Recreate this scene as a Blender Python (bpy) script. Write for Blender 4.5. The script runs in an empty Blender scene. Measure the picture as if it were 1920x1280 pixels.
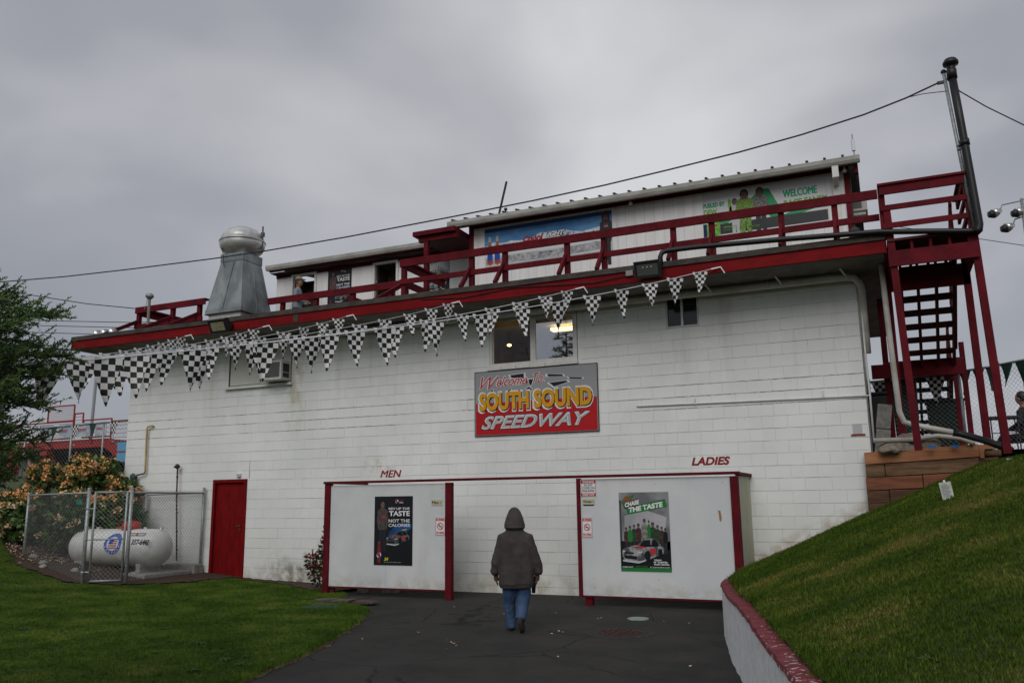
import bpy, bmesh, math, random
from mathutils import Vector, Matrix, noise
random.seed(7)
R = math.radians
C = bpy.context.scene.collection
SC = bpy.context.scene

# ------------------------------------------------------------------ camera, sky, sun, exposure
YAW, PITCH, ROLL = R(-23.9474), R(10.8259), R(-0.7344)
f = Vector((math.sin(YAW)*math.cos(PITCH), math.cos(YAW)*math.cos(PITCH), math.sin(PITCH)))
r = Vector((math.cos(YAW), -math.sin(YAW), 0)); u = r.cross(f)
r2 = r*math.cos(ROLL)+u*math.sin(ROLL); u2 = -r*math.sin(ROLL)+u*math.cos(ROLL)
cam = bpy.data.objects.new('camera', bpy.data.cameras.new('camera')); C.objects.link(cam)
cam.matrix_world = Matrix(((r2.x, u2.x, -f.x, 0.2183), (r2.y, u2.y, -f.y, -14.3337), (r2.z, u2.z, -f.z, 1.645), (0, 0, 0, 1)))
cam.data.sensor_width = 36; cam.data.lens = 1561.79/1920*36
cam.data.clip_end = 2000; cam.data.clip_start = .05
SC.camera = cam

SUN_EL, SUN_AZ = R(38), R(170)      # azimuth clockwise from +y
w = bpy.data.worlds.new('World'); SC.world = w; w.use_nodes = True
nt = w.node_tree; nt.nodes.clear()
def N(t, ty, **kw):
    n = t.nodes.new(ty)
    for k, v in kw.items(): setattr(n, k, v)
    return n
out = N(nt, 'ShaderNodeOutputWorld')
sky = N(nt, 'ShaderNodeTexSky', sky_type='NISHITA', sun_disc=False, sun_elevation=SUN_EL, sun_rotation=SUN_AZ)
bg1 = N(nt, 'ShaderNodeBackground'); bg1.inputs[1].default_value = .06
nt.links.new(sky.outputs[0], bg1.inputs[0])
tc = N(nt, 'ShaderNodeTexCoord'); sep = N(nt, 'ShaderNodeSeparateXYZ'); nt.links.new(tc.outputs['Generated'], sep.inputs[0])
def M(op, a, b=None, t=nt):
    n = N(t, 'ShaderNodeMath', operation=op)
    for i, v in enumerate((a, b)):
        if v is None: continue
        if isinstance(v, (int, float)): n.inputs[i].default_value = v
        else: t.links.new(v, n.inputs[i])
    return n.outputs[0]
zz = M('ADD', M('MAXIMUM', sep.outputs[2], 0.0), .42)
cmb = N(nt, 'ShaderNodeCombineXYZ')
nt.links.new(M('DIVIDE', sep.outputs[0], zz), cmb.inputs[0]); nt.links.new(M('DIVIDE', sep.outputs[1], zz), cmb.inputs[1])
n1 = N(nt, 'ShaderNodeTexNoise'); n1.inputs['Scale'].default_value = 1.15; n1.inputs['Detail'].default_value = 4; n1.inputs['Roughness'].default_value = .48
n1.inputs['Distortion'].default_value = .5
mp = N(nt, 'ShaderNodeMapping'); mp.inputs['Location'].default_value = (5.2, 4.7, 0); nt.links.new(cmb.outputs[0], mp.inputs[0])
nt.links.new(mp.outputs[0], n1.inputs[0])
n2 = N(nt, 'ShaderNodeTexNoise'); n2.inputs['Scale'].default_value = 2.6; n2.inputs['Detail'].default_value = 6; n2.inputs['Roughness'].default_value = .5
nt.links.new(mp.outputs[0], n2.inputs[0])
cl = M('ADD', M('MULTIPLY', n1.outputs[0], .82), M('MULTIPLY', n2.outputs[0], .18))
dt = N(nt, 'ShaderNodeVectorMath', operation='DOT_PRODUCT'); nt.links.new(tc.outputs['Generated'], dt.inputs[0]); dt.inputs[1].default_value = (-.29, .83, .48)
br = N(nt, 'ShaderNodeMapRange', interpolation_type='SMOOTHSTEP'); nt.links.new(dt.outputs['Value'], br.inputs[0]); br.inputs[1].default_value = .80; br.inputs[2].default_value = 1.0; br.inputs[3].default_value = -.02; br.inputs[4].default_value = .085
cl = M('ADD', cl, br.outputs[0])     # the thin bright part of the cloud deck
rmp = N(nt, 'ShaderNodeValToRGB'); nt.links.new(cl, rmp.inputs[0])
e = rmp.color_ramp.elements
e[0].position = .33; e[0].color = (.29, .305, .345, 1)
e[1].position = .70; e[1].color = (.70, .70, .72, 1)
m_ = rmp.color_ramp.elements.new(.49); m_.color = (.375, .385, .42, 1)
bg2 = N(nt, 'ShaderNodeBackground'); bg2.inputs[1].default_value = 1.0
nt.links.new(rmp.outputs[0], bg2.inputs[0])
mx = N(nt, 'ShaderNodeMixShader'); mx.inputs[0].default_value = .9
nt.links.new(bg1.outputs[0], mx.inputs[1]); nt.links.new(bg2.outputs[0], mx.inputs[2]); nt.links.new(mx.outputs[0], out.inputs[0])
sun = bpy.data.objects.new('sun', bpy.data.lights.new('sun', 'SUN')); C.objects.link(sun)
sun.data.energy = 1.4; sun.data.angle = R(44); sun.data.color = (1, .98, .94)
sd = Vector((math.sin(SUN_AZ)*math.cos(SUN_EL), math.cos(SUN_AZ)*math.cos(SUN_EL), math.sin(SUN_EL)))
sun.rotation_euler = sd.to_track_quat('Z', 'Y').to_euler(); sun.location = sd*30
vs = SC.view_settings; vs.view_transform = 'Standard'; vs.look = 'None'; vs.exposure = 0; vs.gamma = 1; vs.use_curve_mapping = False
SC.render.engine = 'CYCLES'

# ------------------------------------------------------------------ materials
MATS = {}
def mat(name, col, rough=.7, col2=None, scale=6., bump=0., bscale=60., metal=0., emit=0, lo=.4, hi=.6, stretch=(1, 1, 1), spec=None, alpha=None):
    if name in MATS: return MATS[name]
    m = bpy.data.materials.new(name); m.use_nodes = True; t = m.node_tree
    b = t.nodes['Principled BSDF']; b.inputs['Roughness'].default_value = rough; b.inputs['Metallic'].default_value = metal
    b.inputs['Specular IOR Level'].default_value = .35 if spec is None else spec
    col = tuple(col)+(1,); b.inputs['Base Color'].default_value = col
    geo = N(t, 'ShaderNodeNewGeometry'); mpn = N(t, 'ShaderNodeMapping'); mpn.inputs['Scale'].default_value = stretch
    t.links.new(geo.outputs['Position'], mpn.inputs[0])
    if col2:
        n = N(t, 'ShaderNodeTexNoise'); n.inputs['Scale'].default_value = scale; n.inputs['Detail'].default_value = 6; n.inputs['Roughness'].default_value = .62
        t.links.new(mpn.outputs[0], n.inputs[0])
        rp = N(t, 'ShaderNodeValToRGB'); rp.color_ramp.elements[0].position = lo; rp.color_ramp.elements[1].position = hi
        rp.color_ramp.elements[0].color = col; rp.color_ramp.elements[1].color = tuple(col2)+(1,)
        t.links.new(n.outputs[0], rp.inputs[0]); t.links.new(rp.outputs[0], b.inputs['Base Color'])
    if bump:
        n = N(t, 'ShaderNodeTexNoise'); n.inputs['Scale'].default_value = bscale; n.inputs['Detail'].default_value = 5
        t.links.new(mpn.outputs[0], n.inputs[0])
        bp = N(t, 'ShaderNodeBump'); bp.inputs['Strength'].default_value = bump; bp.inputs['Distance'].default_value = .006
        t.links.new(n.outputs[0], bp.inputs['Height']); t.links.new(bp.outputs[0], b.inputs['Normal'])
    if emit:
        b.inputs['Emission Color'].default_value = col; b.inputs['Emission Strength'].default_value = emit
    MATS[name] = m; return m

RED = mat('maroon paint', (.085, .004, .009), .75, (.13, .007, .013), 3, .15, 40, spec=.15)
RED2 = mat('fascia red paint', (.15, .004, .006), .75, (.20, .007, .009), 2.2, .15, 40, spec=.12, stretch=(.5, 1, 3))
RED3 = mat('door red paint', (.13, .002, .003), .7, (.18, .004, .005), 4, .1, 50, spec=.12, stretch=(3, 1, .6))
RED4 = mat('cap red paint', (.17, .02, .028), .75, (.27, .05, .06), 14, .6, 60)
WHITE = mat('white board paint', (.56, .575, .585), .6, (.62, .625, .62), 1.3, .1, 30)
SIDING = mat('white siding paint', (.70, .685, .68), .7, (.77, .76, .75), 1.6, .1, 30, stretch=(4, 4, .5))
TRIM = mat('white trim paint', (.60, .59, .56), .5, (.68, .67, .64), 6)
CREAM = mat('cream board', (.56, .55, .50), .7, (.61, .60, .55), 2)
GUTTER = mat('gutter metal paint', (.34, .335, .30), .55, (.47, .46, .42), 5, stretch=(.5, 1, 1))
PIPEW = mat('old white pipe', (.40, .38, .33), .5, (.55, .53, .49), 3, stretch=(.6, 1, 1))
DARK = mat('dark roof edging', (.035, .03, .026), .8, (.07, .058, .048), 7, .4, 50, stretch=(.5, 1, 1))
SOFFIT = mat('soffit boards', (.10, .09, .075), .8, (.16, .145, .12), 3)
BLACK = mat('black pipe', (.012, .012, .013), .4)
BLACKM = mat('black plastic', (.018, .018, .02), .45)
GALV = mat('galvanised steel', (.19, .215, .225), .42, (.32, .345, .35), 3.5, .06, 9, metal=.45, stretch=(1, 1, .5))
GALV2 = mat('galvanised post', (.24, .27, .28), .45, (.36, .38, .38), 20, metal=.4)
WIREM = mat('fence wire', (.33, .35, .35), .45, metal=.4)
ALU = mat('spun aluminium', (.46, .46, .45), .36, (.66, .66, .64), 4, metal=.6)
CONC = mat('concrete', (.22, .21, .19), .9, (.32, .31, .28), 12, .4, 60)
ROOFM = mat('dark metal roof', (.03, .035, .035), .45)
BLK = mat('print black', (.006, .007, .009), .4); WHT = mat('print white', (.72, .72, .72), .45)
DIM = mat('dark interior', (.02, .015, .011), .8, (.05, .033, .02), 3)
GLASSD = mat('dark glass', (.01, .01, .011), .08, spec=.6)
SIGNRED = mat('sign red', (.42, .004, .008), .4); SIGNGREY = mat('sign grey', (.28, .29, .30), .45)
YEL = mat('sign yellow', (.62, .30, .003), .4); SREDP = mat('small sign red', (.45, .02, .03), .45)
SKIN = mat('skin', (.30, .15, .10), .6)

def wall_paint():
    m = bpy.data.materials.new('painted block'); m.use_nodes = True; t = m.node_tree; b = t.nodes['Principled BSDF']
    b.inputs['Roughness'].default_value = .62; b.inputs['Specular IOR Level'].default_value = .3
    geo = N(t, 'ShaderNodeNewGeometry'); P = geo.outputs['Position']; sp = N(t, 'ShaderNodeSeparateXYZ'); t.links.new(P, sp.inputs[0])
    def noi(scale, st=(1, 1, 1), det=5, ro=.6):
        mpn = N(t, 'ShaderNodeMapping'); mpn.inputs['Scale'].default_value = st; t.links.new(P, mpn.inputs[0])
        n = N(t, 'ShaderNodeTexNoise'); n.inputs['Scale'].default_value = scale; n.inputs['Detail'].default_value = det; n.inputs['Roughness'].default_value = ro
        t.links.new(mpn.outputs[0], n.inputs[0]); return n.outputs[0]
    def rng(v, a, b_, c=0., d=1.):
        n = N(t, 'ShaderNodeMapRange'); n.interpolation_type = 'SMOOTHSTEP'; t.links.new(v, n.inputs[0])
        for i, x in enumerate((a, b_, c, d)): n.inputs[i+1].default_value = x
        return n.outputs[0]
    def mixc(fac, c1, c2):
        n = N(t, 'ShaderNodeMix', data_type='RGBA')
        if isinstance(fac, float): n.inputs[0].default_value = fac
        else: t.links.new(fac, n.inputs[0])
        for i, c in ((6, c1), (7, c2)):
            if isinstance(c, tuple): n.inputs[i].default_value = c+(1,)
            else: t.links.new(c, n.inputs[i])
        return n.outputs[2]
    base = mixc(rng(noi(.7), .35, .65), (.71, .72, .70), (.79, .80, .785))
    # per-block tone: a cell value for each course and block
    vor = N(t, 'ShaderNodeTexWhiteNoise', noise_dimensions='2D'); cx = N(t, 'ShaderNodeCombineXYZ')
    row = M('FLOOR', M('DIVIDE', M('SUBTRACT', 4.8, sp.outputs[2], t), .2032, t), None, t)
    off = M('MULTIPLY', M('MODULO', M('ABSOLUTE', row, None, t), 2.0, t), .5, t)
    t.links.new(M('FLOOR', M('ADD', M('DIVIDE', sp.outputs[0], .4064, t), off, t), None, t), cx.inputs[0]); t.links.new(row, cx.inputs[1])
    t.links.new(cx.outputs[0], vor.inputs[0])
    base = mixc(M('MULTIPLY', rng(vor.outputs[0], .5, 1.), .30, t), base, (.66, .665, .64))
    fr = M('FRACT', M('DIVIDE', M('SUBTRACT', 4.8+20*.2032, sp.outputs[2], t), .2032, t), None, t)
    dl = M('MULTIPLY', M('SUBTRACT', .5, M('ABSOLUTE', M('SUBTRACT', fr, .5, t), None, t), t), .2032, t)      # metres to the nearest bed joint
    rag = M('SUBTRACT', M('MULTIPLY', noi(9., (1, 1, 3.), 6, .75), .050, t), .0165, t)
    zone = M('MULTIPLY', M('MULTIPLY', rng(sp.outputs[2], 3.05, 3.15), rng(sp.outputs[2], 3.68, 3.60), t), rng(noi(.55, (1, 1, 1), 3), .40, .52), t)
    peel = M('MULTIPLY', zone, rng(M('SUBTRACT', rag, dl, t), -.001, .003), t)
    base = mixc(M('MULTIPLY', peel, .8, t), base, (.27, .235, .20))
    hair = M('MULTIPLY', rng(dl, .0045, .002), rng(noi(1.3, (.6, 1, 4.), 5, .7), .50, .58), t)
    base = mixc(M('MULTIPLY', hair, .75, t), base, (.16, .145, .13))
    # faint grey-brown run-off streaks below the eave
    st = M('MULTIPLY', rng(noi(2.6, (1, 1, .12)), .5, .75), rng(sp.outputs[2], 2.6, 5.2), t)
    base = mixc(M('MULTIPLY', st, .42, t), base, (.40, .385, .32))
    # rust and damp marks at the window corner
    rx = M('MULTIPLY', rng(sp.outputs[0], -11.6, -11.28), rng(sp.outputs[0], -10.9, -11.25), t)
    ru = M('MULTIPLY', M('MULTIPLY', rx, rng(noi(3.5, (1, 1, .5)), .40, .6), t), M('MULTIPLY', rng(sp.outputs[2], 2.9, 3.8), rng(sp.outputs[2], 5.0, 4.6), t), t)
    base = mixc(M('MULTIPLY', ru, .55, t), base, (.36, .29, .15))
    rx2 = M('MULTIPLY', rng(sp.outputs[0], -9.6, -9.2), rng(sp.outputs[0], -8.6, -9.0), t)
    ru2 = M('MULTIPLY', M('MULTIPLY', rx2, rng(noi(4.), .42, .6), t), M('MULTIPLY', rng(sp.outputs[2], 2.1, 2.35), rng(sp.outputs[2], 2.6, 2.4), t), t)
    base = mixc(M('MULTIPLY', ru2, .5, t), base, (.38, .30, .18))
    # splash dirt: mouldy patch between door and men's screen, thin band elsewhere
    gx = M('MULTIPLY', rng(sp.outputs[0], -12.4, -11.0), rng(sp.outputs[0], -8.8, -9.7), t)
    gz = M('SUBTRACT', .95, M('MULTIPLY', noi(2.2, (1, 1, 1.5)), .75, t), t)
    dirt = M('MULTIPLY', gx, M('MULTIPLY', rng(M('SUBTRACT', gz, sp.outputs[2], t), -.12, .3), rng(noi(7, (1, 1, 1)), .32, .62), t), t)
    base = mixc(M('MULTIPLY', dirt, .9, t), base, (.13, .11, .085))
    low = M('MULTIPLY', rng(sp.outputs[2], .55, .0), rng(noi(4.), .35, .7), t)
    base = mixc(M('MULTIPLY', low, .75, t), base, (.36, .32, .20))
    wide = M('MULTIPLY', rng(sp.outputs[2], 2.2, .2), rng(noi(1.4), .3, .7), t)
    base = mixc(M('MULTIPLY', wide, .35, t), base, (.50, .48, .42))
    # reddish soil line along the hill side
    hz = M('SUBTRACT', sp.outputs[2], M('ADD', M('MULTIPLY', M('ADD', sp.outputs[0], 2.02, t), .455, t), .55, t), t)
    hs = M('MULTIPLY', M('MULTIPLY', rng(hz, .3, .02), rng(sp.outputs[0], -2.2, -1.9), t), rng(noi(5.), .35, .65), t)
    base = mixc(M('MULTIPLY', hs, .6, t), base, (.36, .24, .17))
    # chipped paint specks
    base = mixc(M('MULTIPLY', rng(noi(14., det=3), .70, .74), .55, t), base, (.30, .28, .25))
    t.links.new(base, b.inputs['Base Color'])
    bp = N(t, 'ShaderNodeBump'); bp.inputs['Strength'].default_value = .35; bp.inputs['Distance'].default_value = .01
    t.links.new(noi(45, det=6), bp.inputs['Height']); t.links.new(bp.outputs[0], b.inputs['Normal'])
    return m
BLOCKM = wall_paint()
def mortar():
    m = bpy.data.materials.new('mortar'); m.use_nodes = True; t = m.node_tree; b = t.nodes['Principled BSDF']; b.inputs['Roughness'].default_value = .9
    geo = N(t, 'ShaderNodeNewGeometry'); mpn = N(t, 'ShaderNodeMapping'); mpn.inputs['Scale'].default_value = (.55, 1, 5.2); t.links.new(geo.outputs['Position'], mpn.inputs[0])
    n = N(t, 'ShaderNodeTexNoise'); n.inputs['Scale'].default_value = 1.5; n.inputs['Detail'].default_value = 5; n.inputs['Roughness'].default_value = .7; t.links.new(mpn.outputs[0], n.inputs[0])
    rp = N(t, 'ShaderNodeValToRGB'); e = rp.color_ramp.elements; e[0].position = .38; e[0].color = (.04, .034, .03, 1); e[1].position = .52; e[1].color = (.62, .62, .59, 1)
    t.links.new(n.outputs[0], rp.inputs[0]); t.links.new(rp.outputs[0], b.inputs['Base Color']); return m
MORTAR = mortar()
def glass(name, refl, tint):
    m = bpy.data.materials.new(name); m.use_nodes = True; t = m.node_tree; t.nodes.clear()
    o = N(t, 'ShaderNodeOutputMaterial'); g = N(t, 'ShaderNodeBsdfGlossy'); g.inputs['Roughness'].default_value = .015; g.inputs['Color'].default_value = (.9, .92, .95, 1)
    tr = N(t, 'ShaderNodeBsdfTransparent'); tr.inputs[0].default_value = tint+(1,); mxx = N(t, 'ShaderNodeMixShader'); mxx.inputs[0].default_value = refl
    t.links.new(tr.outputs[0], mxx.inputs[1]); t.links.new(g.outputs[0], mxx.inputs[2]); t.links.new(mxx.outputs[0], o.inputs[0]); return m
GL1 = glass('reflective pane', .42, (.8, .8, .8)); GL2 = glass('clear pane', .03, (.8, .8, .8))

# ------------------------------------------------------------------ mesh builder
class MB:
    def __init__(s): s.v = []; s.f = []; s.sm = False
    def add(s, vs, fs):
        o = len(s.v); s.v += [tuple(v) for v in vs]; s.f += [tuple(i+o for i in q) for q in fs]; return s
    def box(s, x0, x1, y0, y1, z0, z1):
        return s.add([(x, y, z) for z in (z0, z1) for y in (y0, y1) for x in (x0, x1)],
                     [(0, 2, 3, 1), (4, 5, 7, 6), (0, 1, 5, 4), (2, 6, 7, 3), (0, 4, 6, 2), (1, 3, 7, 5)])
    def beam(s, a, b, wd, ht, up=(0, 0, 1)):
        a, b = Vector(a), Vector(b); d = (b-a).normalized(); U = Vector(up)
        if abs(d.dot(U)) > .98: U = Vector((0, 1, 0))
        sx = d.cross(U).normalized(); uu = sx.cross(d).normalized()
        vs = []
        for p in (a, b):
            for (i, j) in ((-1, -1), (1, -1), (1, 1), (-1, 1)): vs.append(p+sx*wd/2*i+uu*ht/2*j)
        return s.add(vs, [(3, 2, 1, 0), (4, 5, 6, 7), (0, 1, 5, 4), (1, 2, 6, 5), (2, 3, 7, 6), (3, 0, 4, 7)])
    def tube(s, pts, rad, n=10, caps=True):
        pts = [Vector(p) for p in pts]; rs = rad if isinstance(rad, (list, tuple)) else [rad]*len(pts)
        o = len(s.v); prev = None
        for i, p in enumerate(pts):
            d = (pts[min(i+1, len(pts)-1)]-pts[max(i-1, 0)]).normalized()
            if prev is None:
                U = Vector((0, 0, 1)) if abs(d.z) < .9 else Vector((0, 1, 0)); a = d.cross(U).normalized()
            else: a = (prev-d*prev.dot(d)).normalized()
            prev = a; b = d.cross(a)
            for k in range(n):
                t = 2*math.pi*k/n; s.v.append(tuple(p+(a*math.cos(t)+b*math.sin(t))*rs[i]))
        for i in range(len(pts)-1):
            for k in range(n):
                k2 = (k+1) % n; s.f.append((o+i*n+k, o+i*n+k2, o+(i+1)*n+k2, o+(i+1)*n+k))
        if caps:
            s.f.append(tuple(o+k for k in range(n))[::-1]); s.f.append(tuple(o+(len(pts)-1)*n+k for k in range(n)))
        return s
    def lathe(s, prof, cx, cy, n=24):
        o = len(s.v)
        for (rr, z) in prof:
            for k in range(n): t = 2*math.pi*k/n; s.v.append((cx+rr*math.cos(t), cy+rr*math.sin(t), z))
        for i in range(len(prof)-1):
            for k in range(n):
                k2 = (k+1) % n; s.f.append((o+i*n+k, o+i*n+k2, o+(i+1)*n+k2, o+(i+1)*n+k))
        s.f.append(tuple(o+k for k in range(n))[::-1]); s.f.append(tuple(o+(len(prof)-1)*n+k for k in range(n))); return s
    def loft(s, rings, n=20, caps=True):
        """rings: (cx,cy,cz,rx,ry[,squareness])"""
        o = len(s.v)
        for q in rings:
            cx, cy, cz, rx, ry = q[:5]; e_ = q[5] if len(q) > 5 else 1
            for k in range(n):
                t = 2*math.pi*k/n; c_, s_ = math.cos(t), math.sin(t)
                s.v.append((cx+rx*math.copysign(abs(c_)**e_, c_), cy+ry*math.copysign(abs(s_)**e_, s_), cz))
        for i in range(len(rings)-1):
            for k in range(n):
                k2 = (k+1) % n; s.f.append((o+i*n+k, o+i*n+k2, o+(i+1)*n+k2, o+(i+1)*n+k))
        if caps: s.f.append(tuple(o+k for k in range(n))[::-1]); s.f.append(tuple(o+(len(rings)-1)*n+k for k in range(n)))
        return s
    def poly(s, pts, y, t=.0015):
        """flat shape on a wall facing -y: pts (x,z), front face at y"""
        n = len(pts); vs = [(x, y, z) for x, z in pts]+[(x, y+t, z) for x, z in pts]
        return s.add(vs, [tuple(range(n)), tuple(range(n, 2*n))[::-1]]+[(i, i+n, (i+1) % n+n, (i+1) % n) for i in range(n)])
    def disc(s, x, y, z, rr, t=.0015, n=20, rz=None):
        return s.poly([(x+rr*math.cos(2*math.pi*k/n), z+(rz or rr)*math.sin(2*math.pi*k/n)) for k in range(n)], y, t)
    def ball(s, c, rr, n=10, sq=(1, 1, 1)):
        pr = [(max(.001, math.sin(math.pi*i/n)), -math.cos(math.pi*i/n)) for i in range(n+1)]; o = len(s.v)
        s.lathe([(a, b) for a, b in pr], 0, 0, n*2)
        for i in range(o, len(s.v)):
            x, y, z = s.v[i]; s.v[i] = (c[0]+x*rr*sq[0], c[1]+y*rr*sq[1], c[2]+z*rr*sq[2])
        return s
    def build(s, name, m, parent=None, smooth=False, bevel=0):
        me = bpy.data.meshes.new(name); me.from_pydata(s.v, [], s.f); me.validate(clean_customdata=False)
        bm = bmesh.new(); bm.from_mesh(me)
        bmesh.ops.recalc_face_normals(bm, faces=bm.faces)
        if bevel: bmesh.ops.bevel(bm, geom=list(bm.edges), offset=bevel, segments=1, affect='EDGES', clamp_overlap=True)
        bm.to_mesh(me); bm.free()
        if smooth:
            for p in me.polygons: p.use_smooth = True
        return link(name, me, m, parent)
def link(name, me, m, parent=None):
    o = bpy.data.objects.new(name, me); C.objects.link(o)
    if m and not me.materials: me.materials.append(m)
    if parent:
        o.parent = parent; o.matrix_parent_inverse = root_inv(parent)
    return o
def root_inv(p):
    mw = Matrix.Identity(4); q = p
    chain_ = []
    while q: chain_.append(q); q = q.parent
    for q in reversed(chain_): mw = mw @ q.matrix_parent_inverse @ q.matrix_basis
    return mw.inverted()
def tag(o, label, cat, group=None, kind=None):
    o['label'] = label; o['category'] = cat
    if group: o['group'] = group
    if kind: o['kind'] = kind
    return o
def thing(name, label, cat, loc=(0, 0, 0), group=None, rz=0):
    o = bpy.data.objects.new(name, None); C.objects.link(o); o.location = loc; o.rotation_euler = (0, 0, rz); o.empty_display_size = .2
    return tag(o, label, cat, group)
def struct(o): o['kind'] = 'structure'; return o
def stuff(o): o['kind'] = 'stuff'; return o
def lab(o, l): o['label'] = l; return o
def box(name, m, parent, *a, bevel=0): return MB().box(*a).build(name, m, parent, bevel=bevel)
def beam(name, m, parent, a, b, wd, ht, up=(0, 0, 1)): return MB().beam(a, b, wd, ht, up).build(name, m, parent)
def text(body, x0, x1, z0, z1, y, m, parent, name='lettering', shear=0., bold=0., res=3, t=.001, slant=0.):
    bo_ = bold
    if 'M' in body: bold = 0.     # this letter fills in when its outline is offset, so it is thickened below
    cu = bpy.data.curves.new('t', 'FONT'); cu.body = body; cu.shear = shear; cu.offset = bold; cu.resolution_u = res; cu.extrude = 0
    o = bpy.data.objects.new('t', cu); C.objects.link(o)
    bpy.context.view_layer.update()
    me = bpy.data.meshes.new_from_object(o.evaluated_get(bpy.context.evaluated_depsgraph_get()))
    bpy.data.objects.remove(o)
    xs = [v.co.x for v in me.vertices]; ys = [v.co.y for v in me.vertices]
    if not xs: return None
    a, b, c, d = min(xs), max(xs), min(ys), max(ys)
    for v in me.vertices:
        X_ = x0+(v.co.x-a)/(b-a)*(x1-x0); Z_ = z0+(v.co.y-c)/(d-c)*(z1-z0)+slant*(X_-x0)
        v.co = (X_, y, Z_)
    me.materials.clear(); me.name = name
    if 'M' in body and bo_ > 0:
        bm = bmesh.new(); bm.from_mesh(me); wd = (z1-z0)*min(.05, bo_*.9)
        for k, (dx, dz) in enumerate(((wd, 0), (-wd, 0), (0, wd*.7), (0, -wd*.7))):
            m3 = me.copy(); m3.transform(Matrix.Translation((dx, .00012*(k+1), dz))); bm.from_mesh(m3)
        bm.to_mesh(me); bm.free()
    return link(name, me, m, parent)
def remesh(name, mb, m, parent, vox=.012, sm=6, disp=0., dscale=9.):
    o = mb.build('tmp', None, None)
    md = o.modifiers.new('r', 'REMESH'); md.mode = 'VOXEL'; md.voxel_size = vox
    s_ = o.modifiers.new('s', 'SMOOTH'); s_.factor = .5; s_.iterations = sm
    bpy.context.view_layer.update()
    me = bpy.data.meshes.new_from_object(o.evaluated_get(bpy.context.evaluated_depsgraph_get())); bpy.data.objects.remove(o)
    if disp:
        ns = [v.normal.copy() for v in me.vertices]
        for v, n in zip(me.vertices, ns):
            c = v.co; h = noise.noise(Vector((c.x*dscale, c.y*dscale, c.z*dscale*.5)))+.5*noise.noise(c*dscale*2.3)
            v.co = c+n*h*disp
    for p in me.polygons: p.use_smooth = True
    me.materials.clear()
    return link(name, me, m, parent)
def itp(v, pts):
    if v <= pts[0][0]: return pts[0][1]
    for a, b in zip(pts, pts[1:]):
        if v <= b[0]: return a[1]+(b[1]-a[1])*(v-a[0])/(b[0]-a[0])
    return pts[-1][1]
def sstep(a, b, x): t = max(0, min(1, (x-a)/(b-a))); return t*t*(3-2*t)

# ------------------------------------------------------------------ the ground
def grass_mat(name, c1, c2, c3, patch=.9):
    m = bpy.data.materials.new(name); m.use_nodes = True; t = m.node_tree; b = t.nodes['Principled BSDF']; b.inputs['Roughness'].default_value = .85; b.inputs['Specular IOR Level'].default_value = .15
    geo = N(t, 'ShaderNodeNewGeometry')
    def noi(s, st=(1, 1, 1), d=5):
        mpn = N(t, 'ShaderNodeMapping'); mpn.inputs['Scale'].default_value = st; t.links.new(geo.outputs['Position'], mpn.inputs[0])
        n = N(t, 'ShaderNodeTexNoise'); n.inputs['Scale'].default_value = s; n.inputs['Detail'].default_value = d; n.inputs['Roughness'].default_value = .65; t.links.new(mpn.outputs[0], n.inputs[0]); return n.outputs[0]
    rp = N(t, 'ShaderNodeValToRGB'); e = rp.color_ramp.elements; e[0].position = .35; e[0].color = c1+(1,); e[1].position = .62; e[1].color = c2+(1,)
    t.links.new(noi(1.1), rp.inputs[0])
    rp2 = N(t, 'ShaderNodeValToRGB'); e = rp2.color_ramp.elements; e[0].position = .56; e[0].color = (0, 0, 0, 1); e[1].position = .74; e[1].color = (patch, patch, patch, 1)
    t.links.new(noi(2.3, (1, 1.6, 1)), rp2.inputs[0])
    mi = N(t, 'ShaderNodeMix', data_type='RGBA'); t.links.new(rp2.outputs[0], mi.inputs[0]); t.links.new(rp.outputs[0], mi.inputs[6]); mi.inputs[7].default_value = c3+(1,)
    m2 = N(t, 'ShaderNodeMix', data_type='RGBA', blend_type='MULTIPLY'); m2.inputs[0].default_value = .6
    rp3 = N(t, 'ShaderNodeValToRGB'); e = rp3.color_ramp.elements; e[0].position = .3; e[0].color = (.45, .45, .45, 1); e[1].position = .7; e[1].color = (1.3, 1.3, 1.3, 1)
    t.links.new(noi(38, d=3), rp3.inputs[0]); t.links.new(mi.outputs[2], m2.inputs[6]); t.links.new(rp3.outputs[0], m2.inputs[7])
    t.links.new(m2.outputs[2], b.inputs['Base Color'])
    bp = N(t, 'ShaderNodeBump'); bp.inputs['Strength'].default_value = .8; bp.inputs['Distance'].default_value = .03; t.links.new(noi(50), bp.inputs['Height']); t.links.new(bp.outputs[0], b.inputs['Normal'])
    return m
LAWNM = grass_mat('lawn', (.035, .060, .012), (.060, .092, .018), (.11, .11, .03), .6)
HILLM = grass_mat('hill grass', (.030, .044, .010), (.058, .076, .017), (.12, .105, .035), .5)
SOILM = mat('bark mulch soil', (.030, .018, .013), .95, (.085, .05, .035), 26, 1., 60, lo=.35, hi=.7)
GROUNDM = mat('far ground', (.04, .055, .02), .95, (.07, .075, .035), .3)
ASPH = mat('asphalt', (.017, .0165, .015), .9, (.027, .0255, .023), 1.4, .5, 160)
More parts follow.
